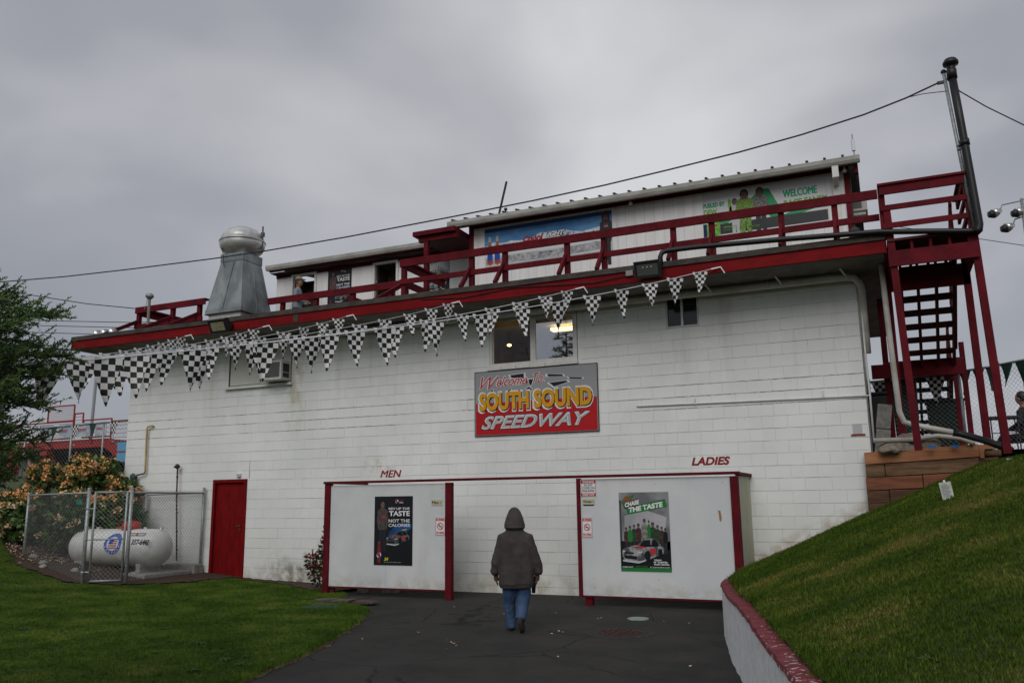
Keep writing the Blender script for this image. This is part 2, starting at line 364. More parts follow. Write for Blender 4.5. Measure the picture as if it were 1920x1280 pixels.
def asph():
    t = ASPH.node_tree; b = t.nodes['Principled BSDF']; src = b.inputs['Base Color'].links[0].from_socket
    v = N(t, 'ShaderNodeTexVoronoi'); v.inputs['Scale'].default_value = 55; geo = N(t, 'ShaderNodeNewGeometry'); t.links.new(geo.outputs['Position'], v.inputs['Vector'])
    g = M('LESS_THAN', v.outputs['Distance'], .16, t); nz = N(t, 'ShaderNodeTexNoise'); nz.inputs['Scale'].default_value = 31; t.links.new(geo.outputs['Position'], nz.inputs['Vector'])
    g = M('MULTIPLY', g, M('GREATER_THAN', nz.outputs[0], .53, t), t)
    mi = N(t, 'ShaderNodeMix', data_type='RGBA'); t.links.new(g, mi.inputs[0]); t.links.new(src, mi.inputs[6]); mi.inputs[7].default_value = (.10, .09, .08, 1)
    n3 = N(t, 'ShaderNodeTexNoise'); n3.inputs['Scale'].default_value = .7; n3.inputs['Detail'].default_value = 7; n3.inputs['Roughness'].default_value = .7; t.links.new(geo.outputs['Position'], n3.inputs['Vector'])
    r3 = N(t, 'ShaderNodeMapRange'); t.links.new(n3.outputs[0], r3.inputs[0]); r3.inputs[1].default_value = .38; r3.inputs[2].default_value = .68; r3.inputs[4].default_value = .6
    m3 = N(t, 'ShaderNodeMix', data_type='RGBA'); t.links.new(r3.outputs[0], m3.inputs[0]); t.links.new(mi.outputs[2], m3.inputs[6]); m3.inputs[7].default_value = (.040, .037, .033, 1)
    vc = N(t, 'ShaderNodeTexVoronoi', feature='DISTANCE_TO_EDGE'); vc.inputs['Scale'].default_value = .55; ad = N(t, 'ShaderNodeMix', data_type='VECTOR'); ad.inputs[0].default_value = .12
    n4 = N(t, 'ShaderNodeTexNoise'); n4.inputs['Scale'].default_value = 3; n4.inputs['Detail'].default_value = 6; t.links.new(geo.outputs['Position'], n4.inputs['Vector']); t.links.new(geo.outputs['Position'], ad.inputs[4]); t.links.new(n4.outputs['Color'], ad.inputs[5]); t.links.new(ad.outputs[1], vc.inputs['Vector'])
    ck_ = M('MULTIPLY', M('LESS_THAN', vc.outputs['Distance'], .006, t), M('GREATER_THAN', n3.outputs[0], .50, t), t)
    m4 = N(t, 'ShaderNodeMix', data_type='RGBA'); t.links.new(ck_, m4.inputs[0]); t.links.new(m3.outputs[2], m4.inputs[6]); m4.inputs[7].default_value = (.006, .006, .006, 1)
    t.links.new(m4.outputs[2], b.inputs['Base Color'])
asph()
def grid(name, m, P, nu, nv, parent=None, smooth=True):
    vs = [P(i/nu, j/nv) for j in range(nv+1) for i in range(nu+1)]
    fs = [(j*(nu+1)+i, j*(nu+1)+i+1, (j+1)*(nu+1)+i+1, (j+1)*(nu+1)+i) for j in range(nv) for i in range(nu)]
    me = bpy.data.meshes.new(name); me.from_pydata(vs, [], fs)
    for p in me.polygons: p.use_smooth = smooth
    o = link(name, me, m, parent)
    if me.polygons[0].normal.z < 0: me.flip_normals()
    return o
gr = grid('ground', GROUNDM, lambda a, b: ((a-.5)*900, (b-.5)*900, -.06), 2, 2); struct(gr)
pa = MB().add([(-10.2, 0.0, 0), (-10.2, -2, 0), (-8.2, -6, 0), (-7.2, -12, 0), (-6, -40, 0), (6, -40, 0), (3, -16, 0), (1.0, -12, 0), (.2, -9.6, 0), (-1, -5, 0), (-1.5, 0.0, 0)], [tuple(range(11))]).build('asphalt_path', ASPH); struct(pa)

EDGE = [(-30, -4.2), (-12, -4.9), (-7.81, -5.53), (-6.65, -5.79), (-5.49, -6.19), (-4.2, -6.72), (-2.98, -7.34), (-2.75, -7.7), (-2.2, -8.6), (-1.6, -8.8), (-1.19, -9.0), (-1.02, -9.85), (-.9, -9.9), (0, -9.9)]
HX = [(-60, 2.6), (-30, 2.2), (-24, 1.6), (-20, 1.05), (-18, .78), (-16.4, .5), (-14.7, .30), (-13.9, .21), (-12.4, .09), (-10.3, .025), (-5, .022)]
def HL(x, y):
    h = itp(x, HX)*(1-.35*sstep(-6, -14, y))
    up = sstep(.3, 5.5, y)*sstep(-15.9, -16.6, x)
    h = h+(2.75-h)*up
    return max(h, .02)+.012*noise.noise(Vector((x*.9, y*.9, 0)))*(1 if h > .05 else .4)
def lawnP(a, b):
    y = -30+30*b if b <= 1 else 0
    x0 = itp(y, EDGE)+.05*noise.noise(Vector((y*3.1, .3, 0)))+.02*noise.noise(Vector((y*11, 1.3, 0)))
    x = x0+(-60-x0)*a**1.8
    return (x, y, HL(x, y)+.012)
lawn = grid('lawn', LAWNM, lawnP, 90, 220); struct(lawn)
def edgeP(a, b):
    y = -16+15.2*b; x0 = itp(y, EDGE)+.05*noise.noise(Vector((y*3.1, .3, 0)))+.02*noise.noise(Vector((y*11, 1.3, 0)))
    wd = .07+.10*max(0, noise.noise(Vector((y*5, 9, 0))))+.04*noise.noise(Vector((y*17, 4, 0)))
    return (x0-.06+(wd+.06)*a, y, .03*(1-a)+.0045+.01*noise.noise(Vector((y*30, a*3, 0)))*(1-a))
le = grid('lawn_edge_soil', mat('edge soil', (.035, .022, .014), .95, (.10, .07, .035), 22, .8), edgeP, 5, 420); struct(le)
bank = grid('terrace_ground', GROUNDM, lambda a, b: (-16.3-120*a**2, .0+120*b**2.5, HL(-16.3-120*a**2, 120*b**2.5)), 40, 50); struct(bank)

XW = [(-20, 2.6), (-16, 1.3), (-12, .35), (-9.6, -.33), (-8.93, -.5), (-8.05, -.72), (-7.4, -.87), (-6.2, -1.16), (-5.2, -1.43), (-3.53, -1.80), (-3.0, -1.87), (-1.3, -1.92), (0, -1.95)]
ZT = [(-16, .8), (-10, .74), (-7, .70), (-3, .6), (0, .55)]
def HH(x, y):
    s = max(.455+.018*y, .3); h = itp(y, ZT)+s*(x-itp(y, XW))
    lim = 2.2
    if h > lim-.15: h = lim-.15+.15*(1-math.exp(-(h-lim+.15)/.15))
    return h+.02*noise.noise(Vector((x*.8, y*.8, 2)))+.008*noise.noise(Vector((x*3, y*3, 2)))
def hillP(a, b):
    y = -20+20*b**.8-.0; x0 = itp(y, XW)+.12
    x = x0+5.5*a if a < .8 else x0+4.4+(a-.8)/.2*45
    yy = min(y, -.13) if x > -.11 and x < 1.6 else min(y, -.003)
    return (x, yy, HH(x, yy))
hill = grid('grass_hill', HILLM, hillP, 60, 150); struct(hill)
terr = grid('upper_terrace', SOILM, lambda a, b: (.04+a*60, -.05+b*60 if b > 0 else -.05, 2.30+.03*noise.noise(Vector((a*60*2, b*120, 0)))), 60, 60); struct(terr)

# blades of grass, scattered with geometry nodes
def tuft(name, cols, h):
    rnd = random.Random(3); mb = MB()
    for i in range(14):
        a = rnd.uniform(0, 6.28); d = rnd.uniform(0, .045); x, y = d*math.cos(a), d*math.sin(a); hh = h*rnd.uniform(.5, 1.2); la = rnd.uniform(0, 6.28); ln = hh*rnd.uniform(.15, .7); ww = .0028
        mb.add([(x-ww*math.sin(la), y+ww*math.cos(la), 0), (x+ww*math.sin(la), y-ww*math.cos(la), 0), (x+ln*math.cos(la), y+ln*math.sin(la), hh)], [(0, 1, 2)])
    me = bpy.data.meshes.new(name); me.from_pydata(mb.v, [], mb.f); me.materials.append(cols); return me
def scatter(name, base, inst_mesh, dens, sel, label, seed, smin=.7, smax=1.3):
    """a copy of part of the base surface carries the tufts"""
    bm = bmesh.new(); bm.from_mesh(base.data)
    bmesh.ops.delete(bm, geom=[f_ for f_ in bm.faces if not sel(f_.calc_center_median())], context='FACES')
    me = bpy.data.meshes.new(name); bm.to_mesh(me); bm.free()
    o = link(name, me, None); tag(o, label, 'grass', kind='stuff')
    src = bpy.data.objects.new(name+'_tuft', inst_mesh)
    ng = bpy.data.node_groups.new(name, 'GeometryNodeTree')
    ng.interface.new_socket('Geometry', in_out='INPUT', socket_type='NodeSocketGeometry'); ng.interface.new_socket('Geometry', in_out='OUTPUT', socket_type='NodeSocketGeometry')
    gi = ng.nodes.new('NodeGroupInput'); go = ng.nodes.new('NodeGroupOutput')
    dp = ng.nodes.new('GeometryNodeDistributePointsOnFaces'); dp.inputs['Density'].default_value = dens; dp.inputs['Seed'].default_value = seed
    ip = ng.nodes.new('GeometryNodeInstanceOnPoints'); oi = ng.nodes.new('GeometryNodeObjectInfo'); oi.inputs[0].default_value = src
    rv = ng.nodes.new('FunctionNodeRandomValue'); rv.data_type = 'FLOAT_VECTOR'; rv.inputs[0].default_value = (-.15, -.15, 0); rv.inputs[1].default_value = (.15, .15, 6.28)
    rs = ng.nodes.new('FunctionNodeRandomValue'); rs.data_type = 'FLOAT'; rs.inputs[2].default_value = smin; rs.inputs[3].default_value = smax
    L = ng.links.new
    L(gi.outputs[0], dp.inputs[0]); L(dp.outputs[0], ip.inputs[0]); L(oi.outputs['Geometry'], ip.inputs['Instance']); L(rv.outputs[0], ip.inputs['Rotation']); L(rs.outputs[1], ip.inputs['Scale']); L(ip.outputs[0], go.inputs[0])
    md = o.modifiers.new('g', 'NODES'); md.node_group = ng
    return o
def blade_mat(name, a, b, c):
    m = bpy.data.materials.new(name); m.use_nodes = True; t = m.node_tree; bs = t.nodes['Principled BSDF']; bs.inputs['Roughness'].default_value = .8; bs.inputs['Specular IOR Level'].default_value = .06
    oi = N(t, 'ShaderNodeObjectInfo'); geo = N(t, 'ShaderNodeNewGeometry'); n = N(t, 'ShaderNodeTexNoise'); n.inputs['Scale'].default_value = 1.6; n.inputs['Detail'].default_value = 4; t.links.new(geo.outputs['Position'], n.inputs['Vector'])
    n2 = N(t, 'ShaderNodeTexNoise'); n2.inputs['Scale'].default_value = .55; n2.inputs['Detail'].default_value = 2; t.links.new(geo.outputs['Position'], n2.inputs['Vector'])
    v = M('ADD', M('MULTIPLY', n.outputs[0], 1.6, t), M('MULTIPLY', oi.outputs['Random'], .25, t), t); v = M('ADD', v, M('MULTIPLY', n2.outputs[0], .7, t), t); v = M('SUBTRACT', v, .82, t)
    rp = N(t, 'ShaderNodeValToRGB'); e = rp.color_ramp.elements; e[0].position = .25; e[0].color = a+(1,); e[1].position = .9; e[1].color = c+(1,); k = e.new(.6); k.color = b+(1,)
    t.links.new(v, rp.inputs[0]); t.links.new(rp.outputs[0], bs.inputs['Base Color']); return m
BL1 = blade_mat('lawn blades', (.042, .085, .010), (.095, .155, .02), (.19, .20, .045)); BL2 = blade_mat('hill blades', (.042, .078, .009), (.082, .12, .016), (.19, .165, .042))
t1 = tuft('grass_tuft', BL1, .020); t2 = tuft('hill_tuft', BL2, .018)
BED = [(-18.9, -.9), (-17.2, -1.9), (-16.2, -2.45), (-15.2, -2.7), (-14.1, -2.95), (-13.3, -2.5), (-12.7, -1.35), (-12.6, -.3), (-12.5, 0), (-21, 0), (-21, 0), (-20.5, -.4)]
def inside(x, y, poly):
    c = False; n = len(poly)
    for i in range(n):
        (x1, y1), (x2, y2) = poly[i], poly[(i+1) % n]
        if (y1 > y) != (y2 > y) and x < (x2-x1)*(y-y1)/(y2-y1)+x1: c = not c
    return c
BED2 = [(-12.5, 0), (-12.3, -.22), (-11.2, -.35), (-10.6, -.6), (-9.9, -1.05), (-9.3, -1.1), (-9.2, 0)]
PATCH = [(-8.9, -2.28), (-8.5, -2.0), (-8.0, -1.95), (-7.55, -2.25), (-7.7, -2.45), (-8.2, -2.6), (-8.7, -2.55)]
def drape(name, poly, hf, m, dz, step=.08, jit=.06):
    xs = [p[0] for p in poly]; ys = [p[1] for p in poly]; x0, x1, y0, y1 = min(xs), max(xs), min(ys), max(ys)
    nx, ny = int((x1-x0)/step)+1, int((y1-y0)/step)+1; mb = MB(); idx = {}
    for j in range(ny):
        for i in range(nx):
            cx, cy = x0+(i+.5)*step, y0+(j+.5)*step
            q = jit*noise.noise(Vector((cx*4, cy*4, 0)))
            if not inside(cx+q, cy+q, poly): continue
            k = []
            for a, b in ((i, j), (i+1, j), (i+1, j+1), (i, j+1)):
                if (a, b) not in idx:
                    X, Y = x0+a*step, y0+b*step; idx[(a, b)] = len(mb.v); mb.v.append((X, Y, hf(X, Y)+dz+.014*noise.noise(Vector((X*9, Y*9, 0)))))
                k.append(idx[(a, b)])
            mb.f.append(tuple(k))
    return mb.build(name, m, smooth=True)
nob = lambda x, y: not inside(x, y, BED) and not inside(x, y, BED2) and not inside(x, y, PATCH)
bed1 = drape('soil_bed', BED, HL, SOILM, .035); struct(bed1)
bed2 = drape('soil_strip', BED2, HL, SOILM, .032, .05); struct(bed2)
scatter('lawn_grass', lawn, t1, 520, lambda c: c.y > -9.6 and c.x > -26 and nob(c.x, c.y) and c.y < -.1, 'short dark green mown lawn left of the asphalt path', 1)
sx_ = tuft('edge_tuft', BL1, .045)
scatter('edge_grass', le, sx_, 900, lambda c: c.y > -10 and c.x < itp(c.y, EDGE)+.04, 'longer ragged grass fringe along the lawn edge beside the asphalt', 5, .4, 1.3)
def rosette():
    rnd = random.Random(8); mb = MB()
    for i in range(9):
        a = i*.7+rnd.uniform(-.2, .2); L_ = rnd.uniform(.05, .10); w_ = L_*.22; c_, s_ = math.cos(a), math.sin(a); h_ = rnd.uniform(.02, .05)
        mb.add([(0, 0, .005), (c_*L_*.5-s_*w_, s_*L_*.5+c_*w_, h_), (c_*L_, s_*L_, h_*.6), (c_*L_*.5+s_*w_, s_*L_*.5-c_*w_, h_)], [(0, 1, 2, 3)])
    me = bpy.data.meshes.new('weed_leaves'); me.from_pydata(mb.v, [], mb.f); me.materials.append(mat('weed leaf', (.035, .075, .015), .8, (.055, .10, .025), 6)); return me
ros = rosette(); tall = tuft('tall_tuft', BL2, .055)
scatter('hill_weeds', hill, ros, 1.6, lambda c: c.y > -11.5 and c.x < 2.6, 'broad leaved weeds dotted over the right grass slope', 7, .25, .6)['category'] = 'weeds'
scatter('lawn_weeds', lawn, ros, 1.2, lambda c: c.y > -9.6 and c.x > -20 and nob(c.x, c.y) and c.y < -.2, 'broad leaved weeds dotted over the left lawn', 8, .4, 1.0)['category'] = 'weeds'
scatter('tall_grass', hill, tall, 45, lambda c: c.y > -11.5 and c.x < 2.6 and noise.noise(Vector((c.x*1.3, c.y*1.3, 4))) > .12, 'taller uncut grass clumps on the right slope', 9, .5, 1.2)
scatter('wall_edge_grass', hill, tall, 260, lambda c: c.y > -11.5 and c.x < itp(c.y, XW)+.24, 'ragged grass growing over the back of the red wall cap', 10, .5, 1.1)
scatter('hill_grass', hill, t2, 800, lambda c: c.y > -11.5 and c.x < 2.6, 'patchy green and straw coloured grass on the slope right of the wall', 2, .6, 1.5)
# petals and litter fallen on the mulch
PET = [mat('fallen petal', (.55, .34, .18), .8, (.62, .50, .38), 8)]
mb = MB(); rnd = random.Random(5)
for i in range(420):
    x, y = rnd.gauss(-17.2, 1.0), rnd.gauss(-1.55, .42)
    if not inside(x, y, BED): continue
    z = HL(x, y)+.05; a = rnd.uniform(0, 6.28); s_ = rnd.uniform(.015, .04)
    mb.add([(x+s_*math.cos(a), y+s_*math.sin(a), z+.01), (x+s_*math.cos(a+2), y+s_*math.sin(a+2), z+.02), (x+s_*math.cos(a+3.2), y+s_*math.sin(a+3.2), z), (x+s_*math.cos(a+4.6), y+s_*math.sin(a+4.6), z+.02)], [(0, 1, 2, 3)])
tag(mb.build('fallen_petals', PET[0]), 'peach petals scattered on the mulch under the flowering bush', 'petals', kind='stuff')
mb = MB()
for i in range(70):
    x, y = rnd.uniform(-7.5, -1.5), rnd.uniform(-9.5, -1.5)
    if x < itp(y, EDGE)+.1 or x > itp(y, XW)-.2: continue
    a = rnd.uniform(0, 6.28); s_ = rnd.uniform(.008, .022)
    mb.add([(x+s_*math.cos(a+k), y+s_*math.sin(a+k)*.7, .004+.006*(k % 2)) for k in (0, 1.7, 3.1, 4.4)], [(0, 1, 2, 3)])
tag(mb.build('leaf_litter', PET[0]), 'small pale leaf scraps scattered over the dark asphalt', 'litter', kind='stuff')

# ------------------------------------------------------------------ the block building
bb = thing('block_building', 'long white painted concrete block building under the upper deck', 'building', (-8, 0, 0))
CH = .2032; BLn = .4064; J = .0032; JV = .0016
OPEN = [(-6.63, -4.82, 4.16, 5.13), (-3.15, -2.57, 4.61, 5.19), (-13.12, -11.37, 4.21, 5.3), (-13.39, -12.45, -.1, 2.18)]
def clipcell(x0, x1, z0, z1):
    cells = [(x0, x1, z0, z1)]
    for (a, b, c, d) in OPEN:
        nc = []
        for (p, q, s_, t) in cells:
            if q <= a or p >= b or t <= c or s_ >= d: nc.append((p, q, s_, t)); continue
            if p < a: nc.append((p, a, s_, t))
            if q > b: nc.append((b, q, s_, t))
            pp, qq = max(p, a), min(q, b)
            if s_ < c: nc.append((pp, qq, s_, c))
            if t > d: nc.append((pp, qq, d, t))
        cells = nc
    return cells
cells = []
for k in range(-3, 24):
    zt, zb = 4.80-k*CH, 4.80-(k+1)*CH
    if k == -3: zt = 5.21
    if zt <= zb+.02: continue
    x = 0.; first = True
    while x > -16.13:
        L_ = BLn/2 if (first and k % 2 == 0) else BLn; first = False   # alternate courses start with a half block
        xl = max(x-L_, -16.14)
        cells += [(c, (k, round(x, 2))) for c in clipcell(xl+JV/2, x-JV/2, zb+J/2, zt-J/2)]
        x = xl
cells = [c for c in cells if (c[0][1]-c[0][0]) > .04 and (c[0][3]-c[0][2]) > .04]
CAMV = Vector((.2183, -14.3337, 1.645))
def blk_mesh(w_, h_, seed):
    rn = random.Random(seed); c = .0026; y0 = rn.uniform(-.0018, .0018)
    jt = lambda: rn.uniform(-.0012, .0012)
    vs = [(0, .02, 0), (w_, .02, 0), (w_, .02, h_), (0, .02, h_), (0, c+y0, 0), (w_, c+y0, 0), (w_, c+y0, h_), (0, c+y0, h_),
          (c+jt(), y0, c+jt()), (w_-c+jt(), y0, c+jt()), (w_-c+jt(), y0, h_-c+jt()), (c+jt(), y0, h_-c+jt())]
    return vs, [(8, 9, 10, 11), (4, 5, 9, 8), (5, 6, 10, 9), (6, 7, 11, 10), (7, 4, 8, 11), (0, 1, 5, 4), (1, 2, 6, 5), (2, 3, 7, 6), (3, 0, 4, 7)]
def vis(c):      # not buried in the hill / hidden by screens
    (x0, x1, z0, z1) = c[0]; xm, zm = (x0+x1)/2, (z0+z1)/2
    if xm > -2.0 and z1 < HH(xm, -.01): return False
    if zm < 1.9 and (-8.0 < xm < -7.1 or -4.4 < xm < -2.2): return False
    return z1 > 0
cells.sort(key=lambda c: (not vis(c), (Vector(((c[0][0]+c[0][1])/2, 0, (c[0][2]+c[0][3])/2))-CAMV).length*(1 if (c[0][1]-c[0][0]) > .3 else 1.25)))
cache = {}
rest = MB()
for i, (c, _) in enumerate(cells):
    w_, h_ = c[1]-c[0], c[3]-c[2]
    if i < 299:
        key = (round(w_, 3), round(h_, 3), random.randint(0, 5))
        if key not in cache:
            vs_, fs_ = blk_mesh(w_, h_, hash(key) % 999); me = bpy.data.meshes.new('block'); me.from_pydata(vs_, [], fs_); me.materials.append(BLOCKM); cache[key] = me
        o = bpy.data.objects.new('block', cache[key]); C.objects.link(o); o.parent = bb; o.matrix_parent_inverse = root_inv(bb)
        o.location = (c[0], 0, c[2]); o.rotation_euler = (random.uniform(-.004, .004), 0, random.uniform(-.002, .002))
    else:
        vs_, fs_ = blk_mesh(w_, h_, i); rest.add([(x+c[0], y, z+c[2]) for x, y, z in vs_], fs_)
stuff(rest.build('block_courses', BLOCKM, bb))
# mortar core with the same openings
xs = sorted({-16.14, 0.}|{a for o_ in OPEN for a in o_[:2]}); zs = sorted({-.2, 5.21}|{a for o_ in OPEN for a in o_[2:] if -.2 < a < 5.21})
core = MB()
for a, b in zip(xs, xs[1:]):
    for c, d in zip(zs, zs[1:]):
        xm, zm = (a+b)/2, (c+d)/2
        if any(p < xm < q and s_ < zm < t for p, q, s_, t in OPEN): continue
        core.box(a, b, .0075, .2, c, d)
core.build('mortar_core', MORTAR, bb)
box('side_wall', BLOCKM, bb, -.2, -.002, .2, 6.1, -.2, 5.21); box('side_wall', BLOCKM, bb, -16.14, -15.94, .2, 6.1, -.2, 5.21); box('rear_wall', BLOCKM, bb, -15.94, -.2, 5.9, 6.1, -.2, 5.21)
box('ceiling', mat('ceiling paint', (.5, .48, .42)), bb, -15.94, -.2, .2, 5.9, 5.13, 5.205)
# deck slab, soffit and fascia
DX0, DX1 = -16.82, .47
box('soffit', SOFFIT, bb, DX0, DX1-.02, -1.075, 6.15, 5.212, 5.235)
box('deck_slab', DARK, bb, DX0, DX1-.02, -1.075, 6.15, 5.237, 5.47)
for a, b in ((DX0, -10.42), (-10.417, -5.3), (-5.297, DX1)):
    box('fascia_board', RED2, bb, a, b, -1.12, -1.077, 5.215, 5.408)
for a, b, c in ((DX0-.02, -12.1, 0), (-12.1, -5.9, .004), (-5.9, DX1+.01, 0)):
    box('roof_edging', DARK, bb, a, b-.002, -1.150+c, -1.078, 5.41, 5.505+c)
box('fascia_board', RED2, bb, DX1-.018, DX1+.022, -1.075, 6.15, 5.215, 5.41); box('fascia_board', RED2, bb, DX0-.04, DX0-.002, -1.12, 6.15, 5.215, 5.41)
box('edge_patch', DARK, bb, -10.47, -10.36, -1.126, -1.121, 5.24, 5.405)
# soffit hangers and pipe under the eave
gp = thing('eave_pipe', 'fat weathered white pipe running under the deck soffit and turning down at the right corner', 'pipe', (-8, -.22, 5.1))
MB().tube([(-16.0, -.22, 5.13), (-12, -.22, 5.125), (-8, -.22, 5.13), (-4, -.22, 5.12), (-.5, -.22, 5.125), (-.12, -.22, 5.12), (-.01, -.2, 5.10), (.06, -.12, 5.03), (.08, -.05, 4.93), (.08, .02, 4.5), (.08, .05, 3.9)], .058, 14).build('pipe', PIPEW, gp, True)
for x in (-3.0, -1.35, -5.2, -8.5, -12.0): MB().tube([(x-.03, -.22, 5.13), (x+.03, -.22, 5.13)], .064, 14).build('coupling', PIPEW, gp, True)
for x in (-2.25, -1.1, -.1, -4.8, -7.2): beam('hanger', PIPEW, gp, (x-.10, -.5, 5.21), (x, -.22, 5.08), .03, .012)

# windows
def trim_ring(mb, x0, x1, z0, z1, wd, y0, y1):
    mb.box(x0, x1, y0, y1, z1-wd, z1); mb.box(x0, x1, y0, y1, z0, z0+wd); mb.box(x0, x0+wd, y0, y1, z0+wd, z1-wd); mb.box(x1-wd, x1, y0, y1, z0+wd, z1-wd); return mb
win = trim_ring(MB(), -6.62, -4.83, 4.17, 5.12, .05, -.012, .08).build('window', TRIM, bb)
lab(win, 'sliding window with white frame showing a lit tube lamp')
box('mullion', TRIM, win, -5.76, -5.70, -.006, .07, 4.22, 5.07)
trim_ring(MB(), -5.70, -4.88, 4.22, 5.07, .035, .0, .05).build('frame', TRIM, win); trim_ring(MB(), -6.57, -5.76, 4.22, 5.07, .02, .02, .06).build('frame', TRIM, win)
box('pane', GL1, win, -5.665, -4.915, .022, .026, 4.255, 5.035); box('pane', GL2, win, -6.55, -5.78, .035, .039, 4.24, 5.05)
xx = -6.66
for i, wdt in enumerate((.30, .31, .29, .31, .30, .35)):
    box('sill_block', TRIM, bb, xx, xx+wdt-.008, -.055-.004*(i % 2), .0, 4.105+.003*(i % 3), 4.165); xx += wdt
# room behind the window
room = MB().box(-7.3, -4.2, 2.6, 2.65, 3.2, 5.13).box(-7.3, -7.25, .2, 2.6, 3.2, 5.13).box(-4.25, -4.2, .2, 2.6, 3.2, 5.13).box(-7.3, -4.2, .2, 2.65, 3.15, 3.2).build('kitchen_room', mat('room wall', (.20, .13, .07), .8, (.30, .22, .13), 3), bb)
lf = MB().box(-5.78, -5.18, 1.1, 1.28, 5.02, 5.08).build('light_fixture', mat('tube lamp glow', (1, .74, .34), emit=8), bb)
for x, z in ((-6.4, 3.9), (-6.4, 4.4), (-6.4, 4.8)): box('shelf', DIM, bb, x-.5, x+.9, 2.1, 2.55, z, z+.03)
cup = MB()
for i in range(26):
    x = -6.9+random.random()*1.5; z = random.choice((3.93, 4.43)); h_ = random.uniform(.08, .26); cup.box(x, x+random.uniform(.06, .16), 2.15, 2.35, z, z+h_)
stuff(cup.build('shelf_goods', mat('shelf goods', (.12, .05, .02), .6, (.40, .22, .06), 5), bb))
box('door_post', mat('brown timber', (.10, .035, .018)), bb, -5.98, -5.83, .35, .5, 3.2, 5.1)
MB().ball((-6.52, .7, 4.72), .045, 8, (1, 1, .6)).build('lamp', mat('warm bulb', (1, .62, .2), emit=10), bb, True)
# small window
sw = trim_ring(MB(), -3.145, -2.575, 4.615, 5.185, .022, .0, .09).build('window', TRIM, bb); lab(sw, 'small dark two pane window high on the right')
box('mullion', TRIM, sw, -2.885, -2.845, .005, .08, 4.637, 5.163)
box('pane', GLASSD, sw, -3.123, -2.885, .05, .054, 4.637, 5.163); box('pane', GLASSD, sw, -2.845, -2.597, .05, .054, 4.637, 5.163)
# boarded window
bw = box('boarded_window', CREAM, bb, -13.09, -11.40, .018, .05, 4.25, 5.21)
trim_ring(MB(), -13.12, -11.37, 4.21, 5.25, .022, .0, .017).build('frame', mat('brown edge', (.12, .10, .075)), bw)
box('sill', TRIM, bw, -13.16, -11.34, -.06, -.001, 4.165, 4.222); box('sill_nose', TRIM, bw, -13.19, -11.33, -.085, -.06, 4.16, 4.185)
ac = thing('window_air_conditioner', 'boxy white air conditioner jutting from the boarded window at left', 'air conditioner', (-11.6, -.15, 4.25))
box('case', mat('aircon case', (.45, .44, .42), .5, (.53, .52, .5), 5), ac, -11.95, -11.38, -.34, .018, 4.245, 4.66, bevel=.008)
box('grille', mat('aircon fins', (.06, .06, .06), .6), ac, -11.91, -11.42, -.346, -.341, 4.30, 4.62)
for i in range(16): box('fin', mat('aircon fin light', (.2, .2, .19)), ac, -11.90+i*.0305, -11.892+i*.0305, -.352, -.347, 4.30, 4.62)
box('side_vent', BLACKM, ac, -11.379, -11.374, -.28, -.08, 4.42, 4.6); box('side_vent', BLACKM, ac, -11.379, -11.374, -.28, -.08, 4.30, 4.40)
box('reveal_panel', mat('rusty reveal', (.10, .05, .03)), bb, -11.372, -11.366, .0, .05, 4.26, 5.0)
# door
dr = box('door', RED3, bb, -13.33, -12.52, .035, .075, .07, 2.10); lab(dr, 'plain red door in a red frame')
trim_ring(MB(), -13.395, -12.445, .02, 2.185, .07, -.022, .03).build('frame', RED3, dr)
box('latch_plate', mat('brass', (.10, .07, .05), .4, metal=.5), dr, -12.645, -12.60, .024, .034, 1.10, 1.22)
beam('handle', mat('brass2', (.12, .09, .06), .35, metal=.6), dr, (-12.70, .0, 1.19), (-12.59, .0, 1.19), .02, .02); beam('handle_stem', mat('brass2', (0, 0, 0)), dr, (-12.62, .0, 1.19), (-12.62, .03, 1.19), .02, .02)
box('door_bell_box', TRIM, bb, -12.72, -12.62, -.05, -.002, 2.24, 2.31)
for z in (2.215, 2.265): box('bell_slot', BLACKM, bb, -12.71, -12.63, -.053, -.0505, z+.0, z+.012)
box('door_threshold', mat('red brown board', (.09, .02, .015), .8), bb, -13.6, -12.35, -.24, -.03, .02, .085)
# lettering on the wall
text('MEN', -9.06, -8.58, 2.14, 2.275, -.004, mat('letter red', (.24, .01, .015)), bb, 'wall_lettering', shear=.25, bold=.05, res=4)
text('LADIES', -2.83, -2.18, 2.195, 2.335, -.004, mat('letter red', (0, 0, 0)), bb, 'wall_lettering', shear=.25, bold=.04, res=4)
# conduits on the wall
cd = thing('wall_conduit', 'thin white conduit clipped level across the right wall and down its corner', 'conduit', (-1.8, -.02, 3.2))
MB().tube([(-3.74, -.012, 3.255), (-3.70, -.022, 3.26), (-1.8, -.022, 3.235), (.05, -.022, 3.215)], .013, 8).build('conduit', TRIM, cd, True)
MB().tube([(.05, -.022, 4.6), (.05, -.022, 3.8), (.06, -.022, 3.22), (.055, -.022, 2.47)], .016, 8).build('conduit', TRIM, cd, True)
for x in (-2.72, -.64): box('strap', TRIM, cd, x, x+.02, -.04, -.002, 3.23, 3.34)
box('chipped_block_patch', mat('fresh cement', (.45, .46, .47), .9), bb, -.24, -.10, -.006, .002, 2.62, 2.78); box('rust_mark', mat('rust', (.22, .05, .02), .9), bb, -.27, -.06, -.009, -.003, 2.585, 2.618)
box('vertical_crack', mat('crack', (.03, .025, .02)), bb, -12.405, -12.398, -.0035, -.001, 2.19, 2.58)
